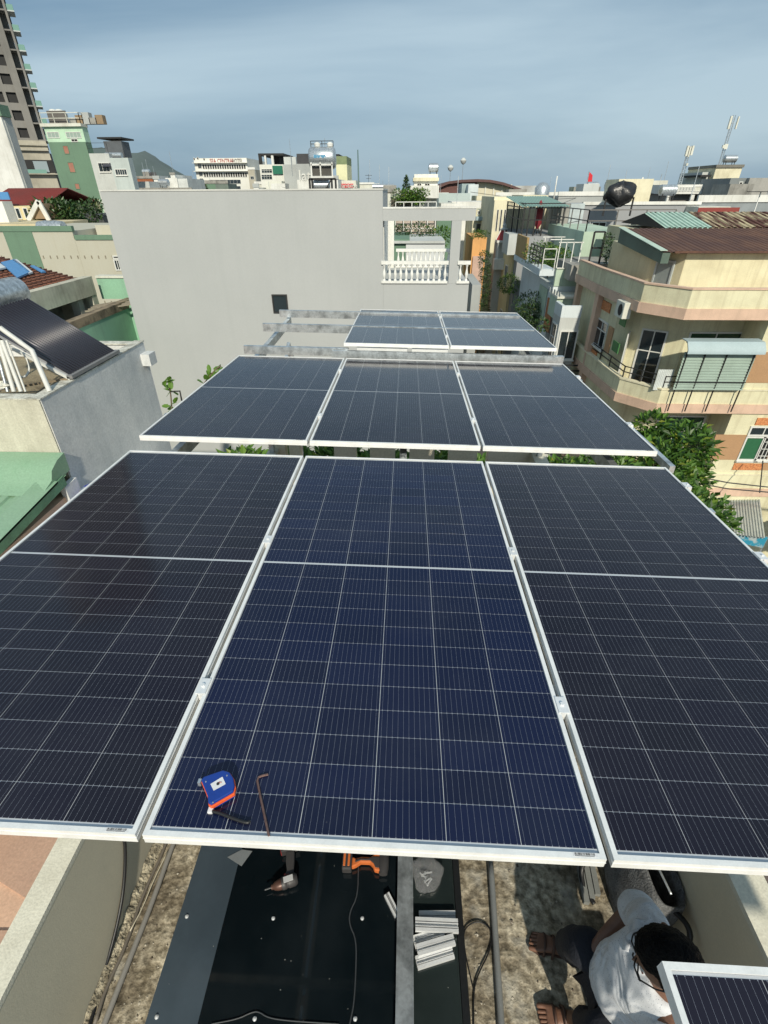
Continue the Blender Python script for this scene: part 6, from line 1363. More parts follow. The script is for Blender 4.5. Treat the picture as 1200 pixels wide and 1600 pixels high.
# arched hall
ah = thing('hall', 'big arched hall with a dark brown curved roof and cream end wall', 'hall', (X(750, 290, 120), 130, GZ))
pa = [P(a, b, y=120) for a, b in ((683, 291), (700, 283.5), (720, 281), (745, 280), (765, 281), (785, 285), (800, 290), (813, 295))]
poly = [(p.x, p.z) for p in pa]; MB().prism([(poly[0][0] + 1, GZ)] + [(a, b - .5) for a, b in poly] + [(poly[-1][0] - .5, GZ)], 120, 150, 'y').build('end_wall', mat('cream_panels', (.64, .60, .46), .8, dirt=(.5, .46, .34), amt=.4, scale=.15, streak=.3), ah)
MB().prism([(a, b) for a, b in poly] + [(a, b - .45) for a, b in poly[::-1]], 118.6, 151, 'y').build('roof', mat('brown_arch', (.11, .055, .05), .7), ah)
MB().prism([(poly[0][0], GZ)] + [(a, b - .5) for a, b in poly[:4]] + [(X(745, 300, 119.5), poly[3][1] - 1.2), (X(722, 290, 119.5), poly[3][1] - 2.0), (X(700, 295, 119.5), GZ)], 119.3, 119.95, 'y').build('brown_cladding', mat('brown_clad', (.14, .06, .05), .7), ah)
for px in (757, 770, 783, 797): MB().box(X(px, 300, 119.9), 119.8, GZ, X(px, 300, 119.9) + .25, 119.99, Z(px, 288, 119.9)).build('pilaster', M_offwh, ah)
for k, (px, t, b) in enumerate(((704, 263, 288), (724, 252, 284))):
    a = P(px, t, y=180); o = MB().cyl(a - Vector((0, 0, 9)), a, .12, .08, 6).build('mast', M_steel); MB().lathe([(0, -.9), (.7, -.4), (.9, .2), (.4, .8), (0, .9)], a, 10).build('lamp_cluster', M_lgrey, o, smooth=50); tag(o, ('shorter left' if k == 0 else 'taller right') + ' floodlight mast behind the arched hall', 'mast')
for l, r, t, y, m_, lb in ((686, 735, 302, 88, mat('pale_blue_wall', (.46, .54, .52), .8, amt=.3, scale=.3), 'pale blue grey house before the arched hall'), (722, 742, 287, 100, mat('mid_blue_grey', (.34, .42, .42), .8), 'narrow blue grey wall standing before the arched hall'), (732, 748, 288, 97, mat('ice_white', (.60, .66, .66), .8), 'narrow ice white wall before the arched hall'),
                           (706, 765, 315, 70, M_white, 'long low white house before the arched hall'), (690, 712, 318, 64, M_offwh, 'small gabled cream house at the foot of the arched hall'), (740, 775, 328, 58, M_cream, 'cream house with round vent holes left of the slotted building'),
                           (745, 775, 306, 86, M_cream, 'flat cream house in front of the arched hall, right part'), (690, 722, 331, 47, mat('teal_grey', (.30, .36, .34), .8), 'dull teal wall glimpsed behind the terrace pillar')):
    o = block('house', lb, 'house', l, r, t, y, 7, m_)
    if 'vent holes' not in lb and 'arched' not in lb: dress(o, int(l))
    if 'vent holes' in lb: grid(o, y, [(747, 749.5), (756, 758.5), (765, 767.5)], [(330, 334)], cols=1, pm=M_dark); MB().box(X(742, 345, y), y - 1.0, Z(755, 342, y) - .1, X(774, 345, y), y - .01, Z(755, 338, y)).build('awning', mat('faded_blue', (.35, .45, .48), .6), o); grid(o, y, [(744, 751), (753, 761), (764, 770)], [(350, 362)], cols=1)
# what stands behind the terrace opening
o = block('house', 'green and white low house seen through the terrace opening', 'house', 596, 640, 374, 34, 6, M_green); x0, x1, y0, y1, zt_ = INFO[o.name]
MB().box(X(634, 400, 34), 33.9, GZ, X(694, 400, 34), 34 + 5, Z(660, 376, 34) - .05).build('white_wall', mat('grey_white', (.62, .64, .64), .8, amt=.3, scale=.5), o)
MB().box(X(600, 378, 34), 33.8, Z(660, 380, 34), X(695, 378, 34), 39.5, Z(660, 376, 34)).build('ledge', M_lgrey, o)
MB().box(X(590, 350, 42), 42, GZ, X(617, 350, 42), 45, Z(600, 338, 42)).box(X(682, 350, 42), 42, GZ, X(712, 350, 42), 45, Z(700, 338, 42)).build('green_back_wall', M_green, o)
MB().box(X(617, 350, 42) + .01, 42.2, GZ, X(682, 350, 42) - .01, 45, Z(650, 338, 42)).build('back_wall', mat('pinkish_wall', (.5, .42, .36), .8, amt=.6, scale=1), o)
rail(o, [(X(618, 358, 41.8), 41.8, Z(640, 370, 42)), (X(680, 358, 41.8), 41.8, Z(640, 370, 42))], h=2.2, step=.5, m=M_white, r=.05, rows=4)
for k, (px, py, r_, m_, lb) in enumerate(((622, 370, .9, LD, 'leafy potted shrub on the left behind the terrace opening'), (655, 366, 1.0, LD, 'dark potted shrub in the middle behind the terrace opening'), (688, 370, .8, LG, 'bright green potted shrub on the right behind the terrace opening'))):
    tree(lb, (X(px, py, 38), 38, Z(px, 378, 38)), [(X(px, py, 38), 38, Z(px, py, 38), r_), (X(px + 6, py - 6, 38), 38.2, Z(px + 6, py - 6, 38), r_ * .6)], 520, .17, 60 + k, m_, cat='shrub', name='shrub', r0=.05)

# ================================================================== street on the right and its houses
def sidebox(root, x0, x1, y0, y1, z0, z1, m, nm='wall'): return MB().box(x0, y0, z0, x1, y1, z1).build(nm, m, root)
# slotted cream building
sc = block('building', 'tall cream building with four narrow vertical slots in its wall', 'building', 773, 818, 313, 50, 9, M_cream)
x0, x1, y0, y1, zt_ = INFO[sc.name]
for k in range(4): winpx(sc, 775.5 + k * 5.6, 328, 777.5 + k * 5.6, 361, y=50, cols=1, pm=M_dark, sill=False, ring=.03, prot=.03)
MB().box(x0 + .003, y0 + .4, zt_ + .003, x1, y1, zt_ + .25).build('coping', M_cream, sc)
MB().box(x0 - .1, y0 - .15, GZ, x1, y0 - .01, Z(770, 414, 50)).build('beige_base', mat('ochre_base', (.50, .43, .26), .85, amt=.5, scale=.8, streak=.3), sc)
MB().box(X(818, 305, 54), 54, zt_ + .01, X(857, 305, 54), 60, Z(838, 305, 54)).build('upper_block', M_cream, sc)
MB().lathe([(0, -.6), (.7, -.55), (.75, .3), (.4, .7), (0, .8)], P(847, 299, y=60), 16).build('round_tank', M_steel, sc, smooth=50)
# orange and pink walls at the left side of the street
lo_ = thing('house', 'narrow house with an orange upper wall at the far left side of the street', 'house', (X(755, 400, 40), 42, GZ))
MB().box(X(739, 372, 42), 42, GZ, X(761, 372, 42), 47, Z(750, 371, 42)).build('orange_wall', mat('orange_paint', (.72, .38, .14), .8, amt=.4, scale=1, streak=.3), lo_)
MB().box(X(739, 402, 41.9), 41.8, GZ, X(756, 402, 41.9), 41.98, Z(750, 400, 42)).build('pink_wall', mat('pink_paint', (.60, .42, .34), .85, amt=.5, scale=1), lo_)
tree('row of small potted plants on top of the orange wall', (X(750, 366, 42.3), 42.3, Z(750, 371, 42)), [(X(742 + 5 * k, 366, 42.3), 42.3, Z(742 + 5 * k, 367, 42.3), .42) for k in range(4)], 900, .1, 70, LG, cat='plants', name='potted_plants', r0=.03)
o = block('house', 'dim grey house on the left side of the street, beyond the parked motorbikes', 'house', 738, 752, 445, 34, 5, M_grey); 
mk = thing('hedge', 'narrow dark green hedge climbing beside the street beyond the grey house', 'hedge', (X(757, 440, 38), 38, GZ))
MB().add(*foliage([(X(757, 400 + 14 * k, 38), 38, Z(757, 400 + 14 * k, 38), .42) for k in range(8)], 2600, .11, 71)).build('foliage', LD, mk, fixn=False)
# motorbikes and people clutter down in the street: a few parked motorbikes
bm_r, bm_k = plain('bike_red', (.45, .02, .03), .35), plain('bike_dark', (.03, .03, .035), .4)
def bike(label, x, y, rz, m):
    t = thing('motorbike', label, 'motorbike', (x, y, GZ), (0, 0, rz), 'motorbikes parked at the edge of the street', local=True)
    for yy in (-.62, .62): MB().lathe([(.20, -.04), (.29, -.03), (.29, .03), (.20, .04)], (0, yy, .29), 16, 'x').build('wheel', M_black, t)
    MB().prism([(-.45, .35), (.3, .35), (.42, .75), (.5, .95), (.4, .98), (.28, .6), (-.1, .55), (-.2, .75), (-.85, .82), (-.8, .6)], -.14, .14, 'x').build('body', m, t)
    MB().box(-.13, -.72, .78, .13, -.08, .86).build('seat', bm_k, t, bevel=.03); MB().bar((-.34, .42, 1.05), (.34, .42, 1.05), .04, .04).build('handlebar', bm_k, t); MB().box(-.1, .45, .85, .1, .56, .99).build('headlight', M_offwh, t)
bx = X(739, 485, 33)
for k in range(4): bike(['red motorbike nearest to the grey house in the street', 'dark motorbike second from the grey house in the street', 'red motorbike third along the parked row in the street', 'dark motorbike at the far end of the parked row in the street'][k], 2.9 + .05 * k, 27 + k * 1.1, R(75), bm_r if k % 2 == 0 else bm_k)
# turret
tu = thing('turret', 'small balcony turret with a dark red striped pyramid roof and white spire', 'turret', (X(787, 395, 42), 42, GZ))
c = P(786, 375, y=42); TS = .42
MB().lathe([(1.25 * TS, 0), (.55 * TS, 1.5 * TS), (.5 * TS, 1.5 * TS), (0, 1.5 * TS)], (c.x, 42, c.z), 4).build('roof', plain('turret_red', (.30, .03, .03), .6), tu)
for a in range(4): t_ = math.pi / 2 * a; MB().bar((c.x + 1.27 * TS * math.cos(t_), 42 + 1.27 * TS * math.sin(t_), c.z + .02), (c.x + .55 * TS * math.cos(t_), 42 + .55 * TS * math.sin(t_), c.z + 1.52 * TS), .06, .06).build('rib', M_white, tu)
MB().lathe([(r_ * TS, h_ * TS) for r_, h_ in ((.6, 1.5), (.7, 1.7), (.3, 1.9), (.35, 2.3), (.12, 2.6), (.03, 3.6), (0, 3.6))], (c.x, 42, c.z), 8).build('spire', M_lgrey, tu, smooth=30)
MB().box(c.x - .5, 41.5, c.z - .15, c.x + .5, 42.5, c.z - .003).build('roof_edge', M_white, tu)
for dx in (-.42, .32): MB().box(c.x + dx, 41.55, c.z - 1.2, c.x + dx + .1, 41.65, c.z - .153).build('column', M_white, tu)
MB().box(c.x - .45, 41.9, GZ, c.x + 1.0, 43, c.z - .16).build('wall', M_lgrey, tu); MB().box(c.x - .6, 41.2, c.z - 1.9, c.x + 1.0, 41.89, c.z - 1.2).build('balcony', M_white, tu)
# grey house with the caged roof terrace
Y = 37.0
gc = thing('house', 'grey walled house topped by a roof terrace inside a black steel cage', 'house', (X(850, 400, Y), Y + 3, GZ))
xa, xb_ = X(813, 370, Y), X(905, 370, Y); zt_ = Z(850, 369, Y)
gwall = mat('purple_grey_render', (.30, .31, .32), .85, dirt=(.22, .23, .24), amt=.4, scale=.4, streak=.25)
MB().box(xa, Y, GZ, xb_, Y + 8, zt_).build('wall', gwall, gc); MB().box(xa - .7, Y + .2, Z(810, 399, Y), xa - .004, Y + 2.4, zt_ + .1).build('street_balcony', M_lgrey, gc)
MB().box(xa - .12, Y + 1, GZ, xa - .003, Y + 8, Z(810, 400, Y)).build('yellow_flank', ylw, gc); gridx(gc, xa - .12, Y + 1.2, Y + 7.5, 2, GZ + 1.5, Z(810, 402, Y), 3, .9, 1.3)
MB().box(xa + .3, Y + 7.6, zt_ + .003, X(872, 340, Y + 7.6), Y + 8, Z(840, 326, Y + 7.6)).build('back_wall', M_cream, gc)
MB().box(X(873, 340, Y + 4), Y + 3.5, zt_ + .003, X(885, 340, Y + 4), Y + 8, Z(880, 318, Y + 3.5)).build('mottled_wall', M_conc, gc)
zc = Z(810, 325, Y); cg = MB(); x2 = X(880, 345, Y)
for px in (815, 823, 833, 845, 876): cg.bar((X(px, 368, Y), Y + .1, zt_), (X(px, 368, Y), Y + .1, zc), .08, .08, up=(0, 1, 0))
for y in (Y + 2, Y + 4, Y + 6.8): cg.bar((xa + .1, y, zt_), (xa + .1, y, zc + .2), .08, .08, up=(0, 1, 0))
for z in (zt_ + .9, zt_ + 1.8, zc): cg.bar((xa + .1, Y + .1, z), (x2, Y + .1, z), .06, .06).bar((xa + .1, Y + .1, z), (xa + .1, Y + 7, z), .06, .06)
for k in range(14): cg.bar((xa + .1, Y + .3 + k * .5, zt_), (xa + .1, Y + .3 + k * .5, zt_ + 1.8), .03, .03, up=(0, 1, 0))
cg.build('cage', M_blksteel, gc)
MB().corr((xa - .1, Y - .1, zc + .05), (0, 7, .5), (x2 - xa + .4, 0, 0), 16, .04).build('green_roof_sheet', plain('pale_green_sheet', (.30, .45, .36), .4), gc)
rb_ = thing('parasol', 'folded dark red parasol standing on the caged roof terrace', 'parasol', P(838, 366, y=Y + 1.2)); rp = P(838, 366, y=Y + 1.2)
MB().lathe([(.04, .3), (.24, .6), (.28, 1.1), (.2, 1.6), (.05, 1.9), (0, 1.95)], (rp.x, rp.y, rp.z), 10).build('canopy', plain('parasol_red', (.22, .02, .03), .7), rb_, smooth=40); MB().bar(rp, rp + Vector((0, 0, .5)), .05, .05, up=(0, 1, 0)).bar(rp + Vector((-.2, 0, 0)), rp + Vector((-.05, 0, .45)), .05, .05).bar(rp + Vector((.2, 0, 0)), rp + Vector((.05, 0, .45)), .05, .05).build('stand', M_blksteel, rb_)
o = MB().tube([P(858, 365, y=Y + 2), P(858, 357, y=Y + 2), P(864, 353, y=Y + 2), P(872, 354, y=Y + 2), P(875, 365, y=Y + 2)], .05, 6, smooth=1).build('white_frame', M_white, smooth=True); tag(o, 'curved white metal frame on the caged terrace, right of the red parasol', 'frame')
# white balcony house with plants and pergola
Y = 27.5
wb = thing('house', 'white house with stepped balconies, a planted roof terrace and a white pergola frame', 'house', (X(860, 450, Y), Y + 3, GZ))
mw = mat('bluish_white', (.62, .68, .70), .75, dirt=(.40, .44, .45), amt=.4, scale=.7, streak=.3)
mg = mat('pale_mint_wall', (.46, .57, .45), .8, dirt=(.30, .38, .30), amt=.5, scale=.8, streak=.4)
xL = X(866, 440, Y); xR2 = X(905, 420, Y); zr_t = Z(885, 447, Y)
MB().box(xL, Y, GZ, xR2 + .6, Y + 8, zr_t).build('wall', mw, wb)
xs = xL - .75
MB().box(xs, Y + .2, Z(850, 432, Y), xL - .003, Y + 7.4, Z(850, 420, Y) - .05).build('balcony_band', mw, wb)
MB().box(xL + .003, Y - .05, zr_t, xR2 + .5, Y + .12, Z(885, 420, Y)).build('mint_parapet', mg, wb); MB().box(xL, Y - .1, Z(885, 420, Y) + .003, xR2 + .55, Y + .17, Z(885, 418.5, Y)).build('coping', M_offwh, wb)
MB().box(xL - .1, Y - 1.4, zr_t - 1.3, xR2 + .4, Y - .06, zr_t - .35).build('mint_cistern', mg, wb)
MB().box(xL - .12, Y - 1.5, zr_t - .347, xR2 + .4, Y - .06, zr_t - .25).build('coping', M_offwh, wb)
rail(wb, [(xs + .05, Y + .2, Z(850, 421, Y)), (xs + .05, Y + 3.2, Z(850, 421, Y))], h=.9, step=.7, m=M_blksteel, r=.04, rows=4); rail(wb, [(xL - .1, Y + .1, Z(850, 421, Y)), (xs + .05, Y + .1, Z(850, 421, Y))], h=.9, step=.5, m=M_white, r=.035, rows=2)
MB().box(xs, Y + 4.2, Z(850, 421, Y), xs + .12, Y + 7.2, Z(850, 421, Y) + 1.1).build('ochre_panel', mat('ochre_panel', (.42, .28, .12), .8), wb)
zp = Z(880, 379, Y)
for px, dy in ((870, .1), (880, .1), (891, .1), (903, .1), (872, 3.5), (900, 3.5)): MB().bar((X(px, 418, Y), Y + dy, zr_t), (X(px, 418, Y), Y + dy, zp), .04, .04, up=(0, 1, 0)).build('pergola_post', M_white, wb)
for dy in (.1, 1.8, 3.5): MB().bar((X(868, 418, Y), Y + dy, zp), (X(906, 418, Y), Y + dy, zp), .04, .04).build('pergola_beam', M_white, wb)
for nm, cs, n, lb, m_ in (('shrub', [(843, 398, .9), (850, 402, .8), (860, 401, .8), (868, 404, .8), (878, 407, .7)], 1500, 'bushy green shrubs on the roof terrace under the white pergola', LG),):
    tree(lb, (X(858, 415, Y + 3), Y + 3, zr_t), [(X(a, b, Y + 3), Y + 3, Z(a, b, Y + 3), r_) for a, b, r_ in cs], n * 2, .12, 80, m_, cat='shrubs', name='shrub', r0=.05)
tree('dark green tree squeezed between the street houses below the white balconies', (X(832, 480, 30), 30, GZ), [(X(830, 478, 30), 30, Z(830, 478, 30), 1.0), (X(836, 492, 30), 30, Z(836, 492, 30), 1.0), (X(826, 488, 30), 29.5, Z(826, 488, 30), .8)], 3600, .12, 81, LD, r0=.08)
tree('small bright bush on a balcony further down the street', (X(794, 445, 38), 37, GZ), [(X(795, 443, 37), 37, Z(795, 443, 37), .8)], 1200, .11, 82, LG, r0=.06)
xs2 = xL - .02
def face(l, t, r, b, x, m, nm, root, d=.06):
    ya, yb = sorted((P(l, (t + b) / 2, x=x).y, P(r, (t + b) / 2, x=x).y)); z1 = P((l + r) / 2, t, x=x).z; z0 = P((l + r) / 2, b, x=x).z
    return MB().box(x - d, ya, z0, x + .004, yb, z1).build(nm, m, root)
face(853, 465, 863, 520, xs2, mat('orange_brown_wall', (.42, .17, .07), .8), 'orange_panel', wb); face(861, 468, 867, 525, xs2, M_blksteel, 'grille_door', wb, .04); face(840, 445, 853, 500, xs2, mg, 'mint_panel', wb, .03)
for k in range(5): face(858 + k * 4, 448 + k * 2, 860 + k * 4, 456 + k * 2, xs - .0, M_grey, 'slot', wb, .02)
# lower grey-white box between that house and the yellow one
lb_ = thing('house', 'low white house with a sunken flat roof just left of the yellow corner house', 'house', (7.8, 25, GZ))
Y = 23.6; xc0, xc1 = X(879, 478, Y), X(900, 478, Y); zq = Z(885, 478, Y)
MB().box(xc0, Y, GZ, xc1 + .3, Y + 1.2, zq - .5).build('wall', M_lgrey, lb_); MB().box(xc0, Y, zq - .498, xc0 + .15, Y + 1.2, zq).box(xc0 + .152, Y, zq - .498, xc1 + .3, Y + .15, zq).build('parapet', mw, lb_)
MB().box(xc0 + .16, Y + .16, zq - .495, xc1 + .3, Y + 1.15, zq - .46).build('roof_floor', rooff, lb_)
window(lb_, (xc0, Y + .6, zq - 1.7), .7, 1.6, R(-90), cols=1, rows=2); window(lb_, (xc0 + .5, Y, zq - 1.7), .7, 1.2, 0, cols=2)
tree('potted plant in front of the low white house', (xc0 - .5, Y + 1.2, Z(872, 530, Y)), [(xc0 - .5, Y + 1.2, Z(872, 528, Y) + .3, .4)], 160, .15, 83, LD, cat='plant', name='potted_plant', r0=.03)
# pale mint big wall behind + grey links
mb_ = block('building', 'pale mint green building with a pipe railing on its flat roof', 'building', 913, 990, 362, 31, 8, mg); x0, x1, y0, y1, zt_ = INFO[mb_.name]
rail(mb_, [(x0 + .1, y0 + .1, zt_), (x0 + .1, y1, zt_)], h=1.0, step=1.5, m=plain('grey_rail', (.16, .15, .14), .6), r=.05); rail(mb_, [(x0 + .1, y0 + .1, zt_), (x1 + 2, y0 + .1, zt_)], h=1.0, step=1.5, m=MATS['grey_rail'], r=.05)
fr2 = MB(); 
for p, q in (((945, 370), (936, 420)), ((945, 370), (985, 372)), ((965, 372), (956, 410))): fr2.bar(P(*p, y=29), P(*q, y=29), .06, .06, up=(0, 1, 0))
fr2.build('wire_frame', M_blksteel, mb_)
dc = thing('house', 'stained concrete balcony house squeezed between the mint building and the yellow house', 'house', (X(930, 440, 25), 26.5, GZ))
Y = 26.2; MB().box(X(917, 425, Y), Y, GZ, X(975, 425, Y), Y + 3, Z(940, 412, Y)).build('wall', M_conc, dc); MB().box(X(917, 425, Y) - .7, Y + .2, Z(915, 440, Y), X(917, 425, Y) - .003, Y + 3, Z(915, 415, Y)).build('balcony', M_conc, dc)
rail(dc, [(X(919, 420, Y), Y + .1, Z(940, 412, Y)), (X(935, 420, Y), Y + .1, Z(940, 412, Y))], h=1.3, step=.3, r=.07)
ivy = MB().add(*foliage([(X(951 + (k % 2), 372 + 8 * k, 25.8), 25.8, Z(951, 372 + 8 * k, 25.8), .25) for k in range(5)], 260, .12, 90)); o = ivy.build('creeper', LD, fixn=False); tag(o, 'dark creeper on the wall edge left of the yellow roof room', 'creeper')
# black railings on the small balcony at the left foot of the yellow house
rl = thing('balcony', 'tiny balcony with black railings at the left foot of the yellow corner house', 'balcony', (7.7, 23.8, -4.6))
MB().box(7.35, 23.1, -5.1, 8.3, 25.5, -4.6).build('slab', M_conc, rl); rail(rl, [(7.4, 25.4, -4.6), (7.4, 23.2, -4.6), (8.2, 23.2, -4.6)], h=1.0, step=.4, r=.06, rows=4)

# ================================================================== right skyline
for l, r, t, y, dpt, m_, lb, cat in ((873, 955, 306, 66, 9, M_grey, 'long flat grey building behind the caged terrace', 'building'), (912, 1093, 320, 46, 9, mat('mid_grey_render', (.33, .34, .35), .85, dirt=(.26, .27, .28), amt=.4, scale=.3, streak=.25), 'wide grey rendered building behind the rusty roofs', 'building'),
                             (1018, 1041, 289, 80, 8, M_green, 'green sheeted block left of the white portico', 'building'), (955, 1020, 300, 74, 8, M_grey, 'grey building behind the black tarp bundle', 'building'),
                             (1090, 1215, 316, 52, 5, mat('blue_grey_low', (.28, .31, .32), .8), 'long blue grey building below the concrete gable on the right', 'building'), (1010, 1019, 294, 90, 5, M_offwh, 'small pale roof room left of the green sheeted block', 'building')):
    dress(block('building', lb, cat, l, r, t, y, dpt, m_), int(l))
pb = MB().box(X(890, 330, 45.8), 45.7, -3, X(914, 318, 45.8), 45.98, Z(900, 318, 45.8)).build('panel', mat('ice_blue_panel', (.50, .57, .58), .7)); tag(pb, 'pale ice blue wall panel left of the wide grey rendered building', 'panel')
tb_ = thing('tarp_bundle', 'bulky black tarp bundle on a steel stand on the grey roof', 'tarp', P(970, 318, y=44)); c = P(970, 303, y=44)
MB().add(*blob(c, 1.05, .7, .72, 8, 26, 16, .22)).build('cover', mat('black_tarp', (.02, .02, .022), .35, amt=.5, scale=3, bump=1, bscale=7, fine=.3), tb_, smooth=50)
bs = MB(); 
for dx in (-1, 1): bs.bar((c.x + dx, 44, c.z - 1.4), (c.x + dx, 44, c.z - .2), .1, .1, up=(0, 1, 0))
bs.bar((c.x - 1.05, 44, c.z - .25), (c.x + 1.05, 44, c.z - .25), .1, .1); bs.build('stand', M_blksteel, tb_); heater('water heater standing behind the black tarp bundle', 962, 290, 52, 1.8)
pt = block('building', 'white portico building with arched slots and an aerial mast on its roof', 'building', 1047, 1099, 303, 62, 6, mat('shadow_room', (.22, .21, .19), .9)); x0, x1, y0, y1, zt_ = INFO[pt.name]
MB().box(x0 - .2, y0 - .8, zt_ + .003, x1 + .2, y1, Z(1070, 288.5, 62)).build('portico_band', M_white, pt); 
for px in (1042, 1079, 1091): MB().box(X(px, 310, 61.3), 61.3, GZ, X(px, 310, 61.3) + .35, 61.6, zt_).build('column', M_white, pt)
for k in range(5): winpx(pt, 1062 + k * 4.6, 293, 1064 + k * 4.6, 298, y=61.2, cols=1, pm=M_grey, sill=False, ring=.05)
for l in (1051, 1086): winpx(pt, l, 292, l + 8, 298, y=61.2, cols=1, pm=M_offwh, sill=False, ring=.08)
wt = block('building', 'white stair tower building with a slim grey flank and an aerial mast', 'building', 1119, 1160, 262, 74, 7, M_cream); x0, x1, y0, y1, zt_ = INFO[wt.name]
MB().box(X(1099, 266, 75), 75, GZ, x0 - .003, 81, zt_ - .4).build('grey_flank', M_lgrey, wt); MB().box(x0 - .1, y0 - .15, zt_ + .003, x1 + .1, y1, zt_ + .3).build('roof_slab', mat('dark_slab', (.2, .19, .16), .8), wt)
for px in (1106, 1112): winpx(wt, px, 274, px + 2, 300, y=75, cols=1, pm=M_dark, sill=False, ring=.04)
MB().box(X(1093, 270, 74.5), 74, zt_ - .9, X(1110, 268, 74.5), 79, zt_ - .7).build('canopy', M_dark, wt); rail(wt, [(X(1094, 280, 74.5), 74.2, zt_ - 3.2), (X(1106, 280, 74.5), 74.2, zt_ - 3.2)], h=1, r=.07, step=.6)
tank(wt, (X(1145, 257, 76), 77, zt_ + 1.0), .4, 1.5)
def mast(label, px, pyb, pyt, y, boxes):
    a, b = P(px, pyb, y=y), P(px, pyt, y=y); b = Vector((a.x, a.y, b.z)); t = thing('aerial_mast', label, 'aerial mast', a)
    m_ = MB(); L_ = b.z - a.z
    for dx, dy in ((-.14, 0), (.14, 0), (0, .2)): m_.cyl(a + Vector((dx, dy, 0)), b + Vector((dx, dy, 0)), .045, n=6)
    for k in range(int(L_ / .4)): z = a.z + k * .4; m_.bar((a.x - .14, y, z), (a.x + .14, y, z + .2), .03, .03).bar((a.x + .14, y, z + .2), (a.x - .14, y, z + .4), .03, .03)
    m_.build('lattice', M_steel, t)
    for dx, z0_, z1_, w in boxes: MB().box(a.x + dx - w / 2, y - .25, a.z + L_ * z0_, a.x + dx + w / 2, y - .05, a.z + L_ * z1_).build('antenna_panel', M_offwh, t); MB().bar((a.x, y, a.z + L_ * (z0_ + z1_) / 2), (a.x + dx, y - .1, a.z + L_ * (z0_ + z1_) / 2), .05, .05).build('bracket', M_steel, t)
# both masts stand plumb; their tilt in the picture is the wide lens
mast('taller aerial mast with white panels on the stair tower building', 1123, 262, 180, 76, ((-.35, .74, .98, .22), (.5, .74, .97, .14), (.0, .36, .46, .4), (-.3, .38, .44, .2)))
mast('shorter aerial mast with dark panels above the white portico', 1062, 289, 228, 64, ((-.25, .74, 1.0, .2), (.25, .76, 1.0, .2), (.0, .72, .98, .14), (.1, .5, .56, .2)))
cgm = mat('stained_concrete_gable', (.36, .35, .32), .9, dirt=(.22, .22, .20), amt=.8, scale=.6, streak=.3, bump=.3)
cg_ = thing('building', 'stained concrete building with a slanted grey flank at the right edge', 'building', (X(1170, 300, 56), 58, GZ))
a = P(1147, 278, y=56); b = P(1172, 278, y=56); MB().box(a.x, 56.5, GZ, b.x, 62, a.z).build('dark_flank', mat('slate_flank', (.22, .24, .24), .85, amt=.4, scale=.6), cg_)
MB().box(b.x + .003, 56, GZ, b.x + 16, 62, b.z).build('wall', cgm, cg_); winpx(cg_, 1155, 285, 1159, 290, y=56.5, cols=1, pm=M_dark, sill=False)
o = MB().box(X(1178, 302, 45), 44, Z(1190, 300, 45), X(1215, 300, 45), 46, Z(1190, 299, 45)).build('roof_canopy', M_dark); tag(o, 'small dark canopy on thin legs at the right edge, before the concrete gable', 'canopy')
MB().bar((X(1182, 302, 45), 44.5, Z(1190, 300, 45)), (X(1182, 302, 45), 44.5, -2), .06, .06).build('leg', M_white, o)
o = block('house', 'low white wall piece with a red strip behind the rusty striped roof', 'house', 1092, 1142, 323, 44, 3, M_offwh); x0, x1, y0, y1, zt_ = INFO[o.name]; MB().box(x0, y0 - .03, zt_ - .35, x0 + 3, y0 - .003, zt_ - .05).build('red_strip', redroof, o)
for px, pb_, pt_, y, m_, lb in ((866, 306, 275, 66, M_white, 'leaning white pole left of the red flag'), (995, 318, 277, 48, M_white, 'thick pale post right of the black tarp bundle'), (1026, 305, 272, 80, M_steel, 'thin pale rod above the green sheeted block'), (1088, 300, 290, 70, M_steel, 'short rod behind the portico')):
    a = P(px, pb_, y=y); b = P(px, pt_, y=y); o = MB().cyl((a.x, y, a.z - 1), (a.x, y, b.z), .09, .06, 7).build('pole', m_, smooth=True); tag(o, lb, 'pole')
fa, fb2 = P(914, 304, y=70), P(918, 268, y=70); t = thing('flag', 'small red flag hanging on a thin pole above the grey roofs', 'flag', fa)
MB().cyl((fa.x, 70, fa.z), (fa.x, 70, fb2.z), .05, n=6).build('pole', M_steel, t)
MB().add([(fa.x, 70, fb2.z), (fa.x + .5, 70.1, fb2.z - .35), (fa.x + .55, 69.95, fb2.z - 1.2), (fa.x + .1, 70, fb2.z - 1.5), (fa.x, 70.04, fb2.z), (fa.x + .5, 70.14, fb2.z - .35), (fa.x + .55, 69.99, fb2.z - 1.2), (fa.x + .1, 70.04, fb2.z - 1.5)], [(0, 1, 2, 3), (7, 6, 5, 4), (0, 4, 5, 1), (1, 5, 6, 2), (2, 6, 7, 3), (3, 7, 4, 0)]).build('cloth', plain('flag_red', (.55, .02, .03), .7), t)
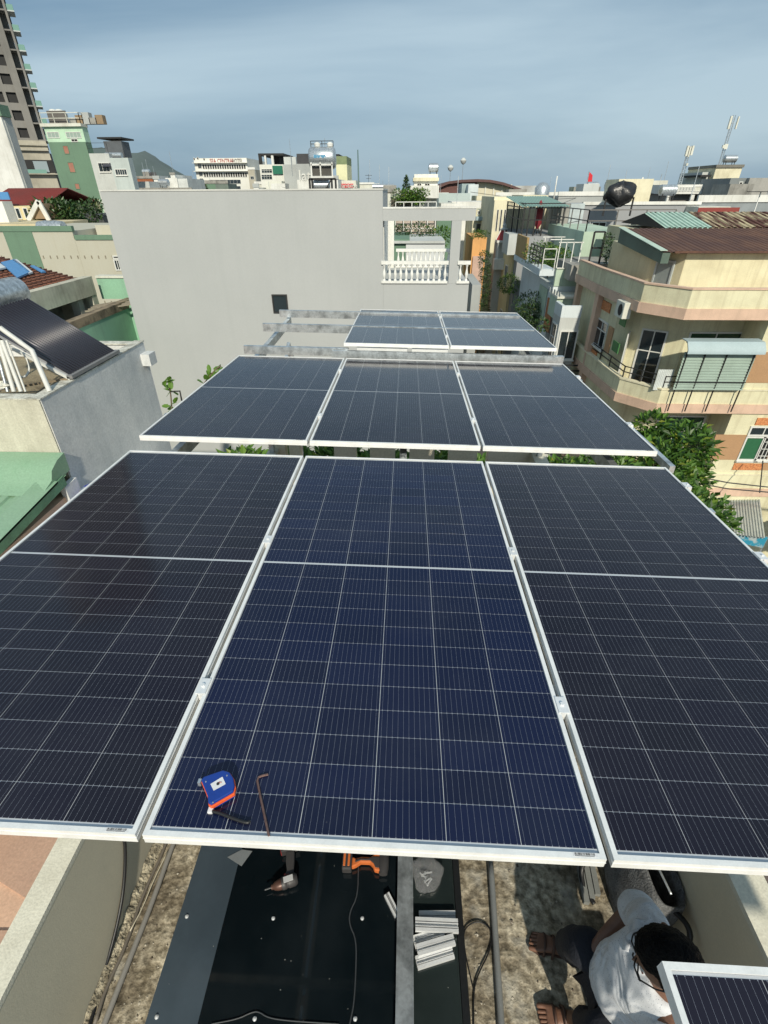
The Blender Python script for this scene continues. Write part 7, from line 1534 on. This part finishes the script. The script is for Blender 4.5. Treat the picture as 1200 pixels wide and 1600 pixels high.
# distant town: loose row of low far blocks out to the horizon, one mass too far to tell apart
rr = random.Random(99); tw_ = MB()
for i in range(900):
    y = rr.uniform(170, 1500); x = rr.uniform(-1.0, 1.1) * y; w = rr.uniform(5, 14); h = rr.uniform(5, 11.5) + (rr.random() < .04) * 6
    tw_.box(x, y, GZ, x + w, y + rr.uniform(8, 14), GZ + h)
tw_.build('distant_town', mat('distant_town_paint', (.50, .52, .50), .85, dirt=(.24, .22, .20), amt=1, scale=.05, lo=.4, hi=.6), kind='stuff')
# mid-distance blocks that close the view between the named houses
mi = [('pale grey', M_lgrey), ('white', M_white), ('cream', M_cream), ('greenish', M_mint), ('grey', M_grey)]
k = 0
for (l, r, t, y) in ((560, 640, 303, 95), (640, 700, 306, 96), (775, 870, 306, 98), (870, 1010, 304, 100), (1090, 1230, 305, 98), (395, 470, 303, 92), (180, 300, 300, 70), (-100, 90, 340, 66)):
    nm, m_ = mi[k % 5]; k += 1
    dress(block('building', nm + ' flat roofed block at the skyline, ' + ['behind the conifer', 'behind the arched hall foot', 'behind the slotted cream building', 'behind the flag pole', 'behind the concrete gable', 'behind the lettered building', 'behind the grey wall at the hill foot', 'behind the dark red roof'][k - 1], 'building', l, r, t, y, 9, m_), k)
# kerb and pavement of the street
MB().box(2.5, 6, GZ + .003, 4.0, 200, GZ + .13).build('pavement', M_conc, kind='structure')
bpy.data.objects['pavement'].data.name = 'pavement'

# overhead wires over the street and the roofs
for i, (p, q, lb) in enumerate((((735, 300, 60), (1000, 292, 70), 'long thin wire sagging across the roofs right of the arched hall'), ((905, 345, 40), (760, 330, 60), 'thin wire crossing from the slotted cream building to the mint building'), ((600, 296, 70), (440, 292, 90), 'thin wire over the low roofs left of the conifer'), ((1010, 300, 60), (1190, 292, 60), 'thin wire strung below the two aerial masts'))):
    a, b = P(p[0], p[1], y=p[2]), P(q[0], q[1], y=q[2]); pts = [a.lerp(b, t / 12) - Vector((0, 0, .9 * math.sin(math.pi * t / 12))) for t in range(13)]
    o = MB().tube(pts, .02, 5).build('overhead_wire', M_black); tag(o, lb, 'wire')
